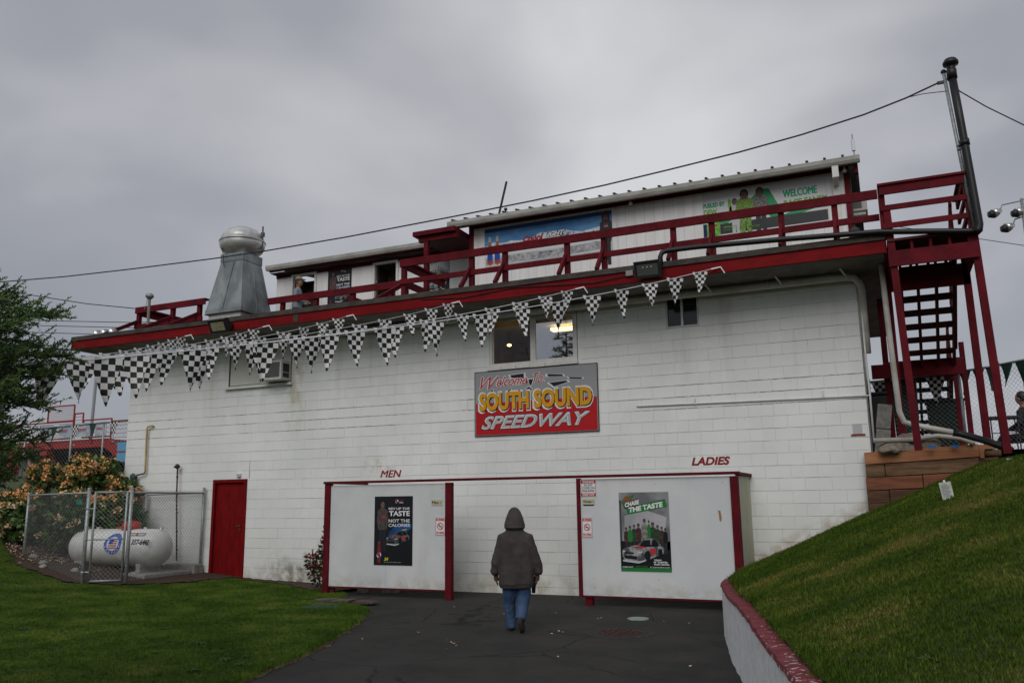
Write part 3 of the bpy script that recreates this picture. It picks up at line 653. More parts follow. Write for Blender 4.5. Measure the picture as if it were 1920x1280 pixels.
# gas pipes
yp = thing('yellow_gas_pipe', 'yellow painted gas pipe dropping down the left end of the wall to a green regulator', 'pipe', (-15.4, -.06, 2))
MB().tube([(-15.28, -.02, 3.45), (-15.28, -.06, 3.46), (-15.40, -.07, 3.45), (-15.43, -.07, 3.40), (-15.40, -.07, 2.42), (-15.42, -.07, 2.37)], .022, 10).build('pipe', mat('yellow pipe', (.40, .27, .09), .6, (.5, .38, .16), 4), yp, True)
MB().tube([(-15.42, -.07, 2.37), (-15.62, -.09, 2.34), (-15.64, -.09, 2.28), (-15.64, -.09, 1.5), (-15.64, -.09, .6)], .018, 8).build('riser', BLACKM, yp, True)
MB().ball((-15.72, -.12, 2.3), .085, 8, (1, .6, 1)).tube([(-15.72, -.12, 2.2), (-15.72, -.12, 2.12)], .04, 8).build('regulator', mat('green regulator', (.04, .09, .07)), yp, True)
bp_ = thing('black_standpipe', 'slim dark standpipe with a valve cap beside the propane tank', 'pipe', (-14.3, -.12, .4))
MB().tube([(-14.36, -.12, 2.45), (-14.34, -.12, 1.9), (-14.22, -.12, .45)], .017, 8).build('pipe', mat('maroon pipe', (.05, .012, .014), .5), bp_, True)
MB().ball((-14.37, -.12, 2.5), .055, 8).tube([(-14.46, -.12, 2.49), (-14.30, -.12, 2.50)], .02, 8).build('valve_cap', BLACKM, bp_, True)
for z in (2.28, 1.9, 1.5, 1.1, .7): MB().tube([(-14.355+(2.28-z)*.075, -.12, z), (-14.352+(2.28-z)*.075, -.12, z-.03)], .024, 8).build('coupling', BLACKM, bp_)

# ------------------------------------------------------------------ upper storey
ub = thing('upper_clubhouse', 'white sided upper storey with long gutter and red trim on the deck', 'building', (-4, 1.65, 5.48))
xl = -7.78
for i in range(7):
    a = xl+i*1.11; b = min(a+1.107, -.06); box('siding_panel', SIDING, ub, a, b, 1.65+.001*(i % 2), 1.69, 5.48, 7.70)
gv = MB()
for i in range(38): gv.box(xl+.1+i*.2, xl+.109+i*.2, 1.6488, 1.6495, 5.5, 7.65)
stuff(gv.build('siding_groove', mat('groove', (.56, .55, .545)), ub))
box('side_wall', SIDING, ub, -.06, -.02, 1.70, 5.6, 5.48, 7.72); box('end_wall', SIDING, ub, -7.86, -7.80, 1.72, 5.6, 5.48, 7.6); box('rear_wall', SIDING, ub, -7.8, -.06, 5.6, 5.64, 5.48, 7.9)
box('corner_trim', RED, ub, -7.885, -7.785, 1.61, 1.72, 5.48, 7.69); box('corner_trim', RED, ub, -.055, .03, 1.61, 1.70, 5.48, 7.69); box('downspout', TRIM, ub, -.26, -.15, 1.60, 1.648, 5.48, 7.5)
box('downspout', TRIM, ub, -.24, -.13, 1.24, 1.34, 7.38, 7.6); beam('downspout', TRIM, ub, (-.2, 1.32, 7.42), (-.2, 1.62, 7.34), .09, .06)
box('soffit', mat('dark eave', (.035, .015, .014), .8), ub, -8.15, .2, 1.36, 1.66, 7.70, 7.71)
box('fascia', RED, ub, -8.15, .2, 1.30, 1.36, 7.60, 7.69); box('frieze_board', RED, ub, -7.785, -.056, 1.625, 1.648, 7.625, 7.698)
g = MB(); pr = [(1.30, 7.60), (1.235, 7.60), (1.205, 7.65), (1.195, 7.72), (1.205, 7.725), (1.212, 7.70), (1.24, 7.625), (1.30, 7.625)]
n_ = len(pr); g.add([(-8.22, y, z) for y, z in pr]+[(.24, y, z) for y, z in pr], [tuple(range(n_)), tuple(range(n_, 2*n_))[::-1]]+[(i, (i+1) % n_, (i+1) % n_+n_, i+n_) for i in range(n_)])
g.build('gutter', GUTTER, ub); box('gutter_end', GUTTER, ub, .24, .246, 1.205, 1.30, 7.62, 7.725); box('gutter_end', GUTTER, ub, -8.226, -8.22, 1.205, 1.30, 7.62, 7.725)
rf = MB().add([(-8.18, 1.24, 7.73), (.2, 1.24, 7.73), (.2, 3.8, 8.25), (-8.18, 3.8, 8.25), (-8.18, 6.2, 7.77), (.2, 6.2, 7.77), (-8.18, 1.24, 7.71), (.2, 1.24, 7.71), (.2, 3.8, 8.21), (-8.18, 3.8, 8.21), (-8.18, 6.2, 7.73), (.2, 6.2, 7.73)],
    [(0, 1, 2, 3), (3, 2, 5, 4), (6, 9, 8, 7), (9, 10, 11, 8), (0, 6, 7, 1), (1, 7, 8, 2), (2, 8, 11, 5), (5, 11, 10, 4), (4, 10, 9, 3), (3, 9, 6, 0)]).build('roof', ROOFM, ub)
for i in range(27): beam('roof_rib', ROOFM, rf, (-8.1+i*.31, 1.2, 7.752), (-8.1+i*.31, 3.8, 8.26), .045, .03)
box('gable_fascia', RED, ub, .14, .2, 1.37, 1.5, 7.45, 7.69)
beam('gable_board', mat('dark gable', (.05, .045, .04)), ub, (.17, 1.5, 7.68), (.17, 3.8, 8.14), .04, .16)
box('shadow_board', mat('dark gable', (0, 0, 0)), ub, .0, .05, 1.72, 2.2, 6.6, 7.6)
ant = thing('roof_antenna_pole', 'thin dark pole leaning right above the roof ridge', 'pole', (-7.8, 3, 8.1)); MB().tube([(-7.86, 3.0, 8.1), (-7.57, 3.0, 9.2)], .028, 8).build('pole', BLACKM, ant)
wa = thing('whip_antenna', 'white stub antenna on a short mast at the right end of the roof', 'antenna', (.12, 2, 7.9)); MB().tube([(.16, 2, 7.85), (.155, 2, 8.15)], .012, 8).build('mast', GALV2, wa); MB().tube([(.155, 2, 8.12), (.15, 2, 8.34)], .033, 10).build('radome', WHT, wa); MB().tube([(.15, 2, 8.34), (.15, 2, 8.46)], .012, 8).build('tip', GALV2, wa)
rk = thing('roof_fitting', 'small dark bracket standing on the roof above the mountain banner', 'bracket', (-7.1, 1.8, 7.85)); MB().tube([(-7.06, 1.8, 7.83), (-7.06, 1.8, 8.02)], .015, 6).ball((-7.06, 1.8, 8.03), .04, 6).tube([(-7.11, 1.8, 7.93), (-7.0, 1.8, 7.96)], .012, 6).build('bracket', BLACKM, rk)
es = thing('eave_lamp', 'small round lamp under the gutter between the two banners', 'lamp', (-4.1, 1.5, 7.45)); MB().ball((-4.12, 1.5, 7.60), .04, 8).tube([(-4.12, 1.5, 7.60), (-4.12, 1.5, 7.70)], .015, 6).build('lamp', TRIM, es, True)
es2 = thing('eave_camera', 'little camera hanging under the gutter at the right corner', 'camera', (.0, 1.45, 7.4)); MB().ball((-.03, 1.45, 7.55), .04, 8).tube([(-.03, 1.45, 7.55), (-.03, 1.45, 7.70)], .015, 6).build('body', TRIM, es2, True)
ac2 = thing('side_air_conditioner', 'small beige air conditioner poking out of the far right side wall', 'air conditioner', (.15, 3, 7.2))
box('case', mat('beige case', (.48, .46, .42)), ac2, -.02, .30, 2.75, 3.3, 7.17, 7.46); box('grille', mat('dark fins', (.12, .12, .11)), ac2, .02, .2, 2.742, 2.749, 7.22, 7.42); box('bracket', TRIM, ac2, -.02, .26, 2.8, 2.84, 7.1, 7.165)

lb = thing('lower_clubhouse', 'low white annex with two dark doorways left of the main upper storey', 'building', (-11, 2.4, 5.48))
segs = [(-13.9, -13.42), (-12.62, -10.93), (-10.2, -7.87)]
for a, b in segs: box('siding_panel', SIDING, lb, a, b, 2.4, 2.45, 5.48, 7.46)
for a, b in ((-13.42, -12.62), (-10.93, -10.2)):
    d_ = trim_ring(MB(), a, b, 5.48, 7.44, .06, 2.37, 2.46).build('doorway', TRIM, lb)
    box('opening', DIM, d_, a+.06, b-.06, 2.9, 2.94, 5.5, 7.38); box('open_door', DIM, d_, a+.07, a+.11, 2.46, 2.9, 5.5, 7.36)
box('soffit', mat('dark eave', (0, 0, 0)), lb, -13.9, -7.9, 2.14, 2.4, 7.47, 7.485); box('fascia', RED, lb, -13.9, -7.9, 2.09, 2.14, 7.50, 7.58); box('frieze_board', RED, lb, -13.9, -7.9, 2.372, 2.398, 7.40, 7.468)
g = MB(); pr2 = [(y+.79, z-.07) for y, z in pr]; g.add([(-13.95, y, z) for y, z in pr2]+[(-8.2, y, z) for y, z in pr2], [tuple(range(n_)), tuple(range(n_, 2*n_))[::-1]]+[(i, (i+1) % n_, (i+1) % n_+n_, i+n_) for i in range(n_)]); g.build('gutter', GUTTER, lb)
MB().add([(-13.95, 2.03, 7.66), (-8.0, 2.03, 7.66), (-8.0, 5.5, 8.0), (-13.95, 5.5, 8.0), (-13.95, 2.03, 7.64), (-8.0, 2.03, 7.64), (-8.0, 5.5, 7.96), (-13.95, 5.5, 7.96)], [(0, 1, 2, 3), (7, 6, 5, 4), (0, 4, 5, 1), (1, 5, 6, 2), (2, 6, 7, 3), (3, 7, 4, 0)]).build('roof', ROOFM, lb)
box('side_wall', SIDING, lb, -13.9, -13.86, 2.45, 5.4, 5.48, 7.6); box('rear_wall', SIDING, lb, -13.86, -7.9, 5.4, 5.44, 5.48, 7.9); box('floor', DARK, lb, -13.86, -7.9, 2.45, 5.4, 5.472, 5.478)
cn = thing('door_canopy', 'red timber canopy on a post over the doorway between the two upper buildings', 'canopy', (-8.4, 1.2, 5.48))
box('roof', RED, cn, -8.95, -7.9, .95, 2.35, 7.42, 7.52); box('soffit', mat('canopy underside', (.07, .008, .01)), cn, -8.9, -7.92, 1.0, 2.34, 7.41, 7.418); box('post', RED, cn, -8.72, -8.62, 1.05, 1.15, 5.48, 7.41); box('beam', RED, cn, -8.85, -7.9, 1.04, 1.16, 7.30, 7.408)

# ------------------------------------------------------------------ railings
def rail_post(p, x, y, z0=5.505, z1=6.31): box('post', RED, p, x-.045, x+.045, y-.045, y+.045, z0, z1)
def brace(p, x, y, yo=-1.06): beam('brace', RED, p, (x-.01, y-.05, 6.0), (x-.01, yo, 5.53), .085, .05, (1, 0, 0))
rr_ = thing('right_deck_railing', 'maroon timber railing with braces along the deck edge before the two banners', 'railing', (-4, -.6, 5.5))
px_ = [-8.2, -6.70, -6.0, -4.76, -4.06, -2.81, -2.15, -1.02, -.2]
for x in px_: rail_post(rr_, x, -.6)
for x in (-6.70, -6.0, -4.76, -4.06, -2.81, -2.15, -1.02, -.2): brace(rr_, x, -.6)
for a, b in ((-8.26, -4.4), (-4.398, .44)):
    box('cap_rail', RED, rr_, a, b, -.68, -.53, 6.325, 6.365); box('upper_rail', RED, rr_, a, b, -.685, -.645, 6.215, 6.322); box('lower_rail', RED, rr_, a, b, -.685, -.645, 5.86, 5.96)
box('return_cap', RED, rr_, -8.26, -8.13, -.528, 1.05, 6.325, 6.365); box('return_rail', RED, rr_, -8.22, -8.18, -.528, 1.05, 6.19, 6.322); box('return_rail', RED, rr_, -8.22, -8.18, -.528, 1.05, 5.83, 5.97)
mr = thing('middle_deck_railing', 'low maroon railing behind the exhaust hood on the left part of the deck', 'railing', (-11, .7, 5.5))
for x in (-13.3, -12.26, -11.31, -10.31, -9.33, -8.95): rail_post(mr, x, .7)
box('cap_rail', RED, mr, -13.7, -8.88, .62, .77, 6.315, 6.355); box('upper_rail', RED, mr, -13.7, -8.88, .615, .655, 6.20, 6.312); box('lower_rail', RED, mr, -13.7, -8.88, .615, .655, 5.83, 5.97)
beam('brace', RED, mr, (-8.95, .6, 6.25), (-8.98, -.55, 5.62), .085, .06, (1, 0, 0)); beam('sleeper', RED, mr, (-9.2, -.95, 5.6), (-9.1, .6, 5.6), .11, .1)
lr = thing('left_deck_railing', 'maroon braced railing corner at the far left end of the deck', 'railing', (-15, 0, 5.5))
for x in (-16.02, -14.93, -14.10): rail_post(lr, x, 0); brace(lr, x, 0, -.95)
box('cap_rail', RED, lr, -16.08, -13.88, -.08, .07, 6.315, 6.355); box('upper_rail', RED, lr, -16.08, -13.88, -.085, -.045, 6.205, 6.312); box('lower_rail', RED, lr, -16.08, -13.95, -.085, -.045, 5.83, 5.93)
for y in (1.4, 2.8): rail_post(lr, -16.02, y)
box('return_cap', RED, lr, -16.08, -15.95, .072, 2.9, 6.315, 6.355); box('return_rail', RED, lr, -16.065, -16.025, .072, 2.9, 6.16, 6.312); box('return_rail', RED, lr, -16.065, -16.025, .072, 2.9, 5.80, 5.95)
beam('brace', RED, lr, (-16.0, 1.4, 6.0), (-15.3, 1.4, 5.52), .05, .085); beam('brace', RED, lr, (-16.0, 2.8, 6.0), (-15.3, 2.8, 5.52), .05, .085)

# ------------------------------------------------------------------ exhaust hood on the roof
hd = thing('exhaust_hood', 'tapered galvanised exhaust duct with a round aluminium fan cap on a white curb', 'exhaust fan', (-13.1, .2, 5.48))
box('curb', mat('curb board', (.42, .41, .39), .7, (.54, .52, .5), 5), hd, -13.56, -12.64, -.26, .66, 5.48, 5.90)
def frustum(mb, a, b):
    (x0, x1, y0, y1, z0), (X0, X1, Y0, Y1, z1) = a, b
    return mb.add([(x0, y0, z0), (x1, y0, z0), (x1, y1, z0), (x0, y1, z0), (X0, Y0, z1), (X1, Y0, z1), (X1, Y1, z1), (X0, Y1, z1)], [(3, 2, 1, 0), (4, 5, 6, 7), (0, 1, 5, 4), (1, 2, 6, 5), (2, 3, 7, 6), (3, 0, 4, 7)])
d_ = frustum(MB(), (-13.62, -12.58, -.32, .72, 5.88), (-13.62, -12.58, -.32, .72, 5.97)); frustum(d_, (-13.61, -12.59, -.31, .71, 5.971), (-13.42, -12.78, -.12, .52, 7.12)); frustum(d_, (-13.43, -12.77, -.13, .53, 7.121), (-13.43, -12.77, -.13, .53, 7.32)); d_.build('duct', GALV, hd, bevel=.004)
for a, b in (((-13.12, -.325, 5.97), (-13.02, -.14, 7.1)), ((-12.575, .2, 5.97), (-12.77, .2, 7.1))): beam('seam', GALV, hd, a, b, .02, .008)
box('base_flange', mat('rusty flange', (.08, .07, .05)), hd, -13.63, -12.57, -.33, .73, 5.868, 5.879)
MB().lathe([(.335, 7.321), (.36, 7.36), (.44, 7.41), (.50, 7.50), (.52, 7.60), (.515, 7.63), (.53, 7.635), (.53, 7.66), (.50, 7.67), (.49, 7.74), (.44, 7.83), (.36, 7.90), (.355, 7.915), (.31, 7.92), (.22, 7.985), (.10, 8.01), (.01, 8.015)], -13.1, .2, 36).build('fan_cap', ALU, hd, True)
MB().tube([(-12.6, .3, 7.35), (-12.6, .3, 8.0)], .02, 6).box(-12.64, -12.56, .27, .33, 7.75, 7.85).build('conduit', mat('grey conduit', (.10, .10, .10)), hd); MB().tube([(-13.4, -.15, 7.48), (-13.32, -.2, 7.44), (-13.28, -.16, 7.0)], .008, 6).build('wire_clip', BLACKM, hd)

# floodlights on the fascia
def flood(x, z, tilt, label, lens):
    t = thing('floodlight', label, 'floodlight', (x, -1.13, z), 'floodlights on the deck fascia')
    box('bracket', BLACKM, t, x-.17, x+.2, -1.2, -1.152, z-.02, z+.05)
    body = MB().box(-.22, .22, -.07, .03, -.14, .14); ln = MB().box(-.175, .175, -.078, -.0705, -.10, .085)
    fn = MB()
    for i in range(9): fn.box(-.2+i*.05, -.19+i*.05, .031, .075, -.12, .12)
    rim = trim_ring(MB(), -.22, .22, -.14, .14, .028, -.09, -.0705)
    for mb, n, m in ((body, 'housing', BLACKM), (rim, 'rim', BLACKM), (ln, 'lens', lens), (fn, 'heat_sink', BLACKM)):
        Rt = Matrix.Translation((x, -1.32, z)) @ Matrix.Rotation(tilt, 4, 'X')
        mb.v = [tuple(Rt @ Vector(v)) for v in mb.v]; mb.build(n, m, t)
    return t
f1 = flood(-12.2, 5.31, R(28), 'black floodlight with a pale greenish lens left of the exhaust hood foot', mat('pale lens', (.20, .20, .13), .15, (.30, .27, .17), 12))
f2 = flood(-3.09, 5.36, R(18), 'black floodlight with three dots at the elbow of the black pipe', mat('dark lens', (.07, .08, .075), .12))
for i in (-1, 0, 1): MB().disc(-3.09+i*.07, -1.413+.0, 5.37, .012).build('led', mat('led dot', (.4, .35, .2)), f2)
bf = thing('junction_box', 'small grey junction box on the fascia just left of the right floodlight', 'junction box', (-3.5, -1.15, 5.4)); box('box', mat('grey box', (.25, .25, .24)), bf, -3.52, -3.40, -1.17, -1.121, 5.33, 5.42)
cbl = thing('fascia_cable', 'loose dark cable sagging along the fascia toward the right floodlight', 'cable', (-5, -1.14, 5.3)); MB().tube([(-7.5, -1.135, 5.38), (-6.6, -1.135, 5.31), (-5.6, -1.135, 5.38), (-4.8, -1.135, 5.33), (-4.1, -1.14, 5.29), (-3.5, -1.15, 5.35)], .008, 6).build('cable', BLACKM, cbl)

# black vent pipe and grey mast at the right corner
vp = thing('black_vent_pipe', 'black plastic vent pipe along the rail rising tall past the right deck corner', 'pipe', (1.68, -1.22, 5.4))
MB().tube([(-2.9, -1.25, 5.42), (-2.9, -1.25, 5.56), (-2.87, -1.24, 5.63), (-2.78, -1.22, 5.66), (-2.3, -1.2, 5.66), (-1.0, -1.2, 5.60), (.4, -1.2, 5.52), (1.0, -1.2, 5.44), (1.58, -1.2, 5.36), (1.66, -1.2, 5.36)], .042, 12).build('pipe', BLACK, vp, True)
MB().tube([(1.66, -1.2, 5.33), (1.70, -1.2, 5.36), (1.715, -1.2, 5.44), (1.68, -1.2, 6.2), (1.64, -1.2, 7.0), (1.60, -1.2, 7.75)], .056, 12).build('riser', BLACK, vp, True)
MB().lathe([(.07, 7.72), (.07, 7.86), (.06, 7.87), (.06, 7.93), (.105, 7.94), (.11, 7.98), (.08, 8.03), (.02, 8.05)], 1.60, -1.2, 16).build('vent_cap', BLACK, vp, True)
for z in (6.65,): MB().tube([(1.66, -1.2, z), (1.655, -1.2, z+.09)], .068, 12).build('coupling', BLACK, vp, True)
gm = thing('grey_service_mast', 'slim grey conduit mast carrying the overhead wires beside the black vent pipe', 'mast', (1.6, -1.14, 5.6))
MB().tube([(1.66, -1.14, 5.4), (1.50, -1.14, 7.86)], .026, 10).build('mast', GALV2, gm, True); MB().ball((1.50, -1.14, 7.88), .04, 6).build('mast_cap', BLACKM, gm); box('insulator', BLACKM, gm, 1.40, 1.5, -1.16, -1.12, 7.7, 7.74); MB().tube([(1.55, -1.18, 6.62), (1.72, -1.18, 6.62)], .014, 6).tube([(1.55, -1.18, 6.68), (1.72, -1.18, 6.68)], .014, 6).build('strap', GALV2, gm)

# overhead wires
def wire(name, pts, rr, label, m=BLACKM): 
    o = MB().tube(pts, rr, 6).build(name, m, smooth=True); return tag(o, label, 'wire')
wire('overhead_wire', [(-30, -2.0, 7.5), (-22.0, -1.9, 7.15), (-18.9, -1.6, 6.97), (-16.68, -1.6, 6.83), (-14.5, -1.6, 6.74), (-12.21, -1.6, 6.67), (-10.81, -1.6, 6.65), (-8.88, -1.6, 6.66), (-6.57, -1.58, 6.72), (-5.0, -1.55, 6.78), (-3.73, -1.5, 6.86), (-2.64, -1.4, 6.98), (-1.53, -1.35, 7.09), (-.56, -1.3, 7.22), (.36, -1.22, 7.40), (.96, -1.18, 7.56), (1.42, -1.15, 7.72)], .013, 'long black twisted wire sweeping across the sky to the grey mast')
wire('overhead_wire', [(.98, -1.18, 7.565), (1.2, -1.17, 7.58), (1.5, -1.16, 7.56)], .006, 'short tail wire beside the grey mast head')
wire('overhead_wire', [(1.52, -1.1, 7.80), (1.75, -.6, 7.76), (2.07, -.6, 7.44), (2.52, -.6, 7.05), (2.95, -.6, 6.67), (3.9, -.6, 5.95)], .010, 'black wire dropping from the mast toward the right edge of the photo')
wire('overhead_wire', [(-24, -1.2, 7.6), (-20.19, -1.0, 7.11), (-18.55, -.8, 6.75), (-17.21, -.5, 6.48), (-16.05, -.05, 6.33)], .011, 'black wire reaching the left corner post of the deck railing')
wire('overhead_wire', [(1.07, 12, 9.51), (4.24, 12, 8.48), (9, 12, 7.2)], .01, 'thin distant wire right of the stair tower')
for i, z in enumerate((19.8, 19.3, 18.6)): wire('distant_wire', [(-90, 40, z+1.6), (-62, 40, z-1.6), (-40, 40, z-3.4)], .035, ['topmost', 'middle', 'lowest'][i]+' of three faint distant wires left of the deck corner')

# lamp on a post behind left railing; lamps lying at the deck's left end
lp = thing('deck_lamp_post', 'short pole with a pale round fitting in front of the left railing', 'lamp post', (-15.16, -.5, 5.5))
MB().tube([(-15.16, -.5, 5.48), (-15.17, -.5, 6.38)], .033, 8).build('pole', mat('weathered pole', (.22, .20, .17)), lp); MB().lathe([(.03, 6.36), (.09, 6.42), (.10, 6.45), (.07, 6.50), (.02, 6.51)], -15.17, -.5, 12).build('fitting', GALV2, lp, True); MB().tube([(-15.3, -.5, 6.15), (-15.22, -.5, 6.43)], .006, 5).build('stay', GALV2, lp)
for i in range(3):
    t = thing('metal_reflector', ['leftmost', 'middle', 'rightmost'][i]+' of three shiny metal lamp reflectors lying at the left deck end', 'reflector', (-16.55+i*.25, -.75, 5.55), 'metal reflectors at the left deck end')
    MB().tube([(-16.60+i*.25, -.72, 5.60), (-16.52+i*.25, -.76, 5.61), (-16.40+i*.25, -.80, 5.60)], [.05, .085, .10], 12).build('bowl', mat('chrome', (.6, .6, .6), .2, metal=.8), t, True); MB().tube([(-16.66+i*.25, -.7, 5.60), (-16.60+i*.25, -.72, 5.60)], .03, 8).build('socket', GALV2, t)
bh = thing('bird_house', 'tiny dark bird house on the deck floor near the right corner', 'bird house', (.07, -.95, 5.5)); MB().box(.01, .14, -1.0, -.9, 5.55, 5.65).add([(-.01, -1.01, 5.652), (.16, -1.01, 5.652), (.075, -1.01, 5.72), (-.01, -.89, 5.652), (.16, -.89, 5.652), (.075, -.89, 5.72)], [(0, 1, 2), (3, 5, 4), (0, 2, 5, 3), (1, 4, 5, 2), (0, 3, 4, 1)]).build('box', BLACKM, bh)
#PART2
# ------------------------------------------------------------------ toilet screens
ms = thing('men_screen', 'white board privacy screen on maroon posts in front of the MEN lettering', 'screen', (-8.1, -1.3, 0))
box('panel', WHITE, ms, -9.30, -6.865, -1.30, -1.27, .165, 1.965); box('post', RED, ms, -9.42, -9.302, -1.335, -1.235, .02, 2.0); box('post', RED, ms, -6.863, -6.745, -1.345, -1.245, -.02, 1.975)
box('bottom_trim', RED, ms, -9.30, -6.865, -1.298, -1.272, .135, .163); box('rear_rail', RED, ms, -9.30, -6.865, -1.268, -1.22, 1.0, 1.09); box('leg', mat('brown leg', (.05, .015, .012)), ms, -9.3, -9.22, -1.26, -1.2, 0, .13); box('foot_block', CONC, ms, -9.05, -8.9, -.75, -.6, -.01, .12); box('foot_block', CONC, ms, -8.6, -8.3, -.6, -.45, -.01, .1)
for x in (-9.22, -8.10, -6.95):
    for z in (.26, .85, 1.45, 1.88): MB().disc(x, -1.3025, z, .008, .002, 8).build('screw_head', GALV2, ms)
box('board_seam', mat('seam shadow', (.33, .33, .33)), ms, -8.081, -8.077, -1.3008, -1.2995, .17, .554)
ls = thing('ladies_screen', 'white board privacy screen on maroon posts in front of the LADIES lettering', 'screen', (-3.1, -1.3, 0))
box('panel', WHITE, ls, -4.385, -1.985, -1.30, -1.27, .16, 1.975); box('post', RED, ls, -4.445, -4.387, -1.335, -1.235, .13, 1.99); box('leg', RED, ls, -4.36, -4.245, -1.268, -1.17, -.02, 1.9); box('post', RED, ls, -1.983, -1.865, -1.335, -1.235, .3, 1.975)
box('bottom_trim', RED, ls, -4.385, -1.985, -1.298, -1.272, .13, .158)
for x in (-4.2, -3.15, -2.1):
    for z in (.28, .42, 1.88): MB().disc(x, -1.3025, z, .008, .002, 8).build('screw_head', GALV2, ls)
box('side_panel', mat('mossy white board', (.50, .50, .42), .7, (.40, .38, .17), 1.6, lo=.42, hi=.75, stretch=(1, 1, .6)), ls, -1.915, -1.885, -1.233, -.01, .3, 1.985); box('side_cap', RED, ls, -1.925, -1.845, -1.233, -.005, 1.99, 2.035)
MB().poly([(-2.19, 1.47), (-2.155, 1.46), (-2.14, 1.36), (-2.15, 1.30), (-2.175, 1.31), (-2.18, 1.40)], -1.3025).build('chipped_patch', mat('bare wood chip', (.32, .15, .08), .8), ls)
tb = thing('screen_top_beam', 'long maroon beam spanning both white screens at head height', 'beam', (-5.6, -1.3, 2.0))
for a, b in ((-9.44, -5.65), (-5.648, -1.84)): box('beam', RED, tb, a, b, -1.355, -1.225, 2.0, 2.042)
box('return_beam', RED, tb, -9.43, -9.35, -1.223, -.005, 2.0, 2.04)

# ------------------------------------------------------------------ signs
class Flat:
    """print laid on a panel: local u,v in 0..1 (v down)"""
    def __init__(s, x0, x1, z0, z1, y, parent): s.x0, s.x1, s.z0, s.z1, s.y, s.p = x0, x1, z0, z1, y, parent; s.l = 0
    def P(s, u, v): return (s.x0+(s.x1-s.x0)*u, s.z1-(s.z1-s.z0)*v)
    def poly(s, name, pts, m, lay=1): return MB().poly([s.P(*q) for q in pts], s.y-.0012*lay, .0008).build(name, m, s.p)
    def polys(s, name, lst, m, lay=1):
        mb = MB()
        for pts in lst: mb.poly([s.P(*q) for q in pts], s.y-.0012*lay, .0008)
        return mb.build(name, m, s.p)
    def rect(s, name, a, b, c, d, m, lay=1): return s.poly(name, [(a, c), (b, c), (b, d), (a, d)][::-1], m, lay)
    def disc(s, name, a, b, rr, m, lay=1, rz=None):
        x, z = s.P(a, b); W_ = (s.x1-s.x0); return MB().disc(x, s.y-.0012*lay, z, rr*W_, .0008, 20, rz*W_ if rz else None).build(name, m, s.p)
    def ring(s, name, a, b, r0, r1, m, lay=1):
        x, z = s.P(a, b); W_ = s.x1-s.x0; n = 24; y = s.y-.0012*lay; vs = []; fs = []
        for k in range(n):
            t = 6.28318*k/n; vs += [(x+r0*W_*math.cos(t), y, z+r0*W_*math.sin(t)), (x+r1*W_*math.cos(t), y, z+r1*W_*math.sin(t))]
        for k in range(n): q = (k+1) % n; fs.append((2*k, 2*k+1, 2*q+1, 2*q))
        return MB().add(vs, fs).build(name, m, s.p)
    def text(s, body, a, b, c, d, m, lay=2, **kw):
        (X0, Z1), (X1, Z0) = s.P(a, c), s.P(b, d); return text(body, X0, X1, Z0, Z1, s.y-.0012*lay, m, s.p, **kw)
def board(name, label, cat, x0, x1, z0, z1, y, m, t=.02, group=None):
    th_ = thing(name, label, cat, ((x0+x1)/2, y, z0), group); box('panel', m, th_, x0, x1, y, y+t, z0, z1); return th_, Flat(x0, x1, z0, z1, y, th_)
ws, F = board('welcome_sign', 'big grey and red welcome sign for the speedway under the lit window', 'sign', -6.93, -4.45, 2.865, 4.09, -.03, SIGNGREY, .026)
trim_ring(MB(), -6.937, -4.443, 2.858, 4.097, .012, -.034, -.004).build('edge', BLACKM, ws)
F.rect('red_half', .008, .992, .495, .99, SIGNRED, 1)
F.polys('flag_shape', [[(.285, .075), (.43, .06), (.43, .16), (.30, .13)], [(.59, .10), (.74, .13), (.755, .165), (.60, .15)], [(.60, .24), (.77, .22), (.79, .25), (.65, .32)], [(.76, .17), (.90, .20), (.89, .225), (.775, .205)],
    [(.45, .16), (.50, .155), (.475, .29), (.455, .24)], [(.42, .31), (.455, .27), (.49, .32), (.47, .38), (.44, .33)], [(.25, .35), (.31, .28), (.315, .34)], [(.10, .37), (.155, .27), (.165, .33)]], WHT, 2)
def shrink(pts, k=.80):
    cx = sum(p[0] for p in pts)/len(pts); cy = sum(p[1] for p in pts)/len(pts); return [(cx+(p[0]-cx)*k, cy+(p[1]-cy)*k) for p in pts]
for q in ([(.285, .075), (.43, .06), (.43, .16), (.30, .13)], [(.59, .10), (.74, .13), (.755, .165), (.60, .15)], [(.60, .24), (.77, .22), (.79, .25), (.65, .32)], [(.76, .17), (.90, .20), (.89, .225), (.775, .205)], [(.45, .16), (.50, .155), (.475, .29), (.455, .24)], [(.42, .31), (.455, .27), (.49, .32), (.47, .38), (.44, .33)], [(.25, .35), (.31, .28), (.315, .34)], [(.10, .37), (.155, .27), (.165, .33)]): F.poly('flag_black_shape', shrink(q), BLK, 3)
def outlined(Fl, body, a, b, c, d, layers, lay0, **kw):
    """layers: (material, grow, du, dv, bold)"""
    for i, (m, g_, du, dv, bo) in enumerate(layers): Fl.text(body, a-g_+du, b+g_+du, c-g_*2+dv, d+g_*2+dv, m, lay0+i, bold=bo, **kw)
F.text('W', .040, .215, .075, .285, WHT, 4, shear=.55, bold=.035); F.text('W', .045, .21, .08, .28, SREDP, 5, shear=.55, bold=0.0)
F.text('elcome', .180, .45, .085, .250, WHT, 4, shear=.5, bold=.06); F.text('elcome', .187, .445, .092, .243, SREDP, 5, shear=.5, bold=.012)
F.text('To:', .485, .60, .07, .235, WHT, 4, shear=.45, bold=.045); F.text('To:', .49, .595, .075, .23, SREDP, 5, shear=.45, bold=.005)
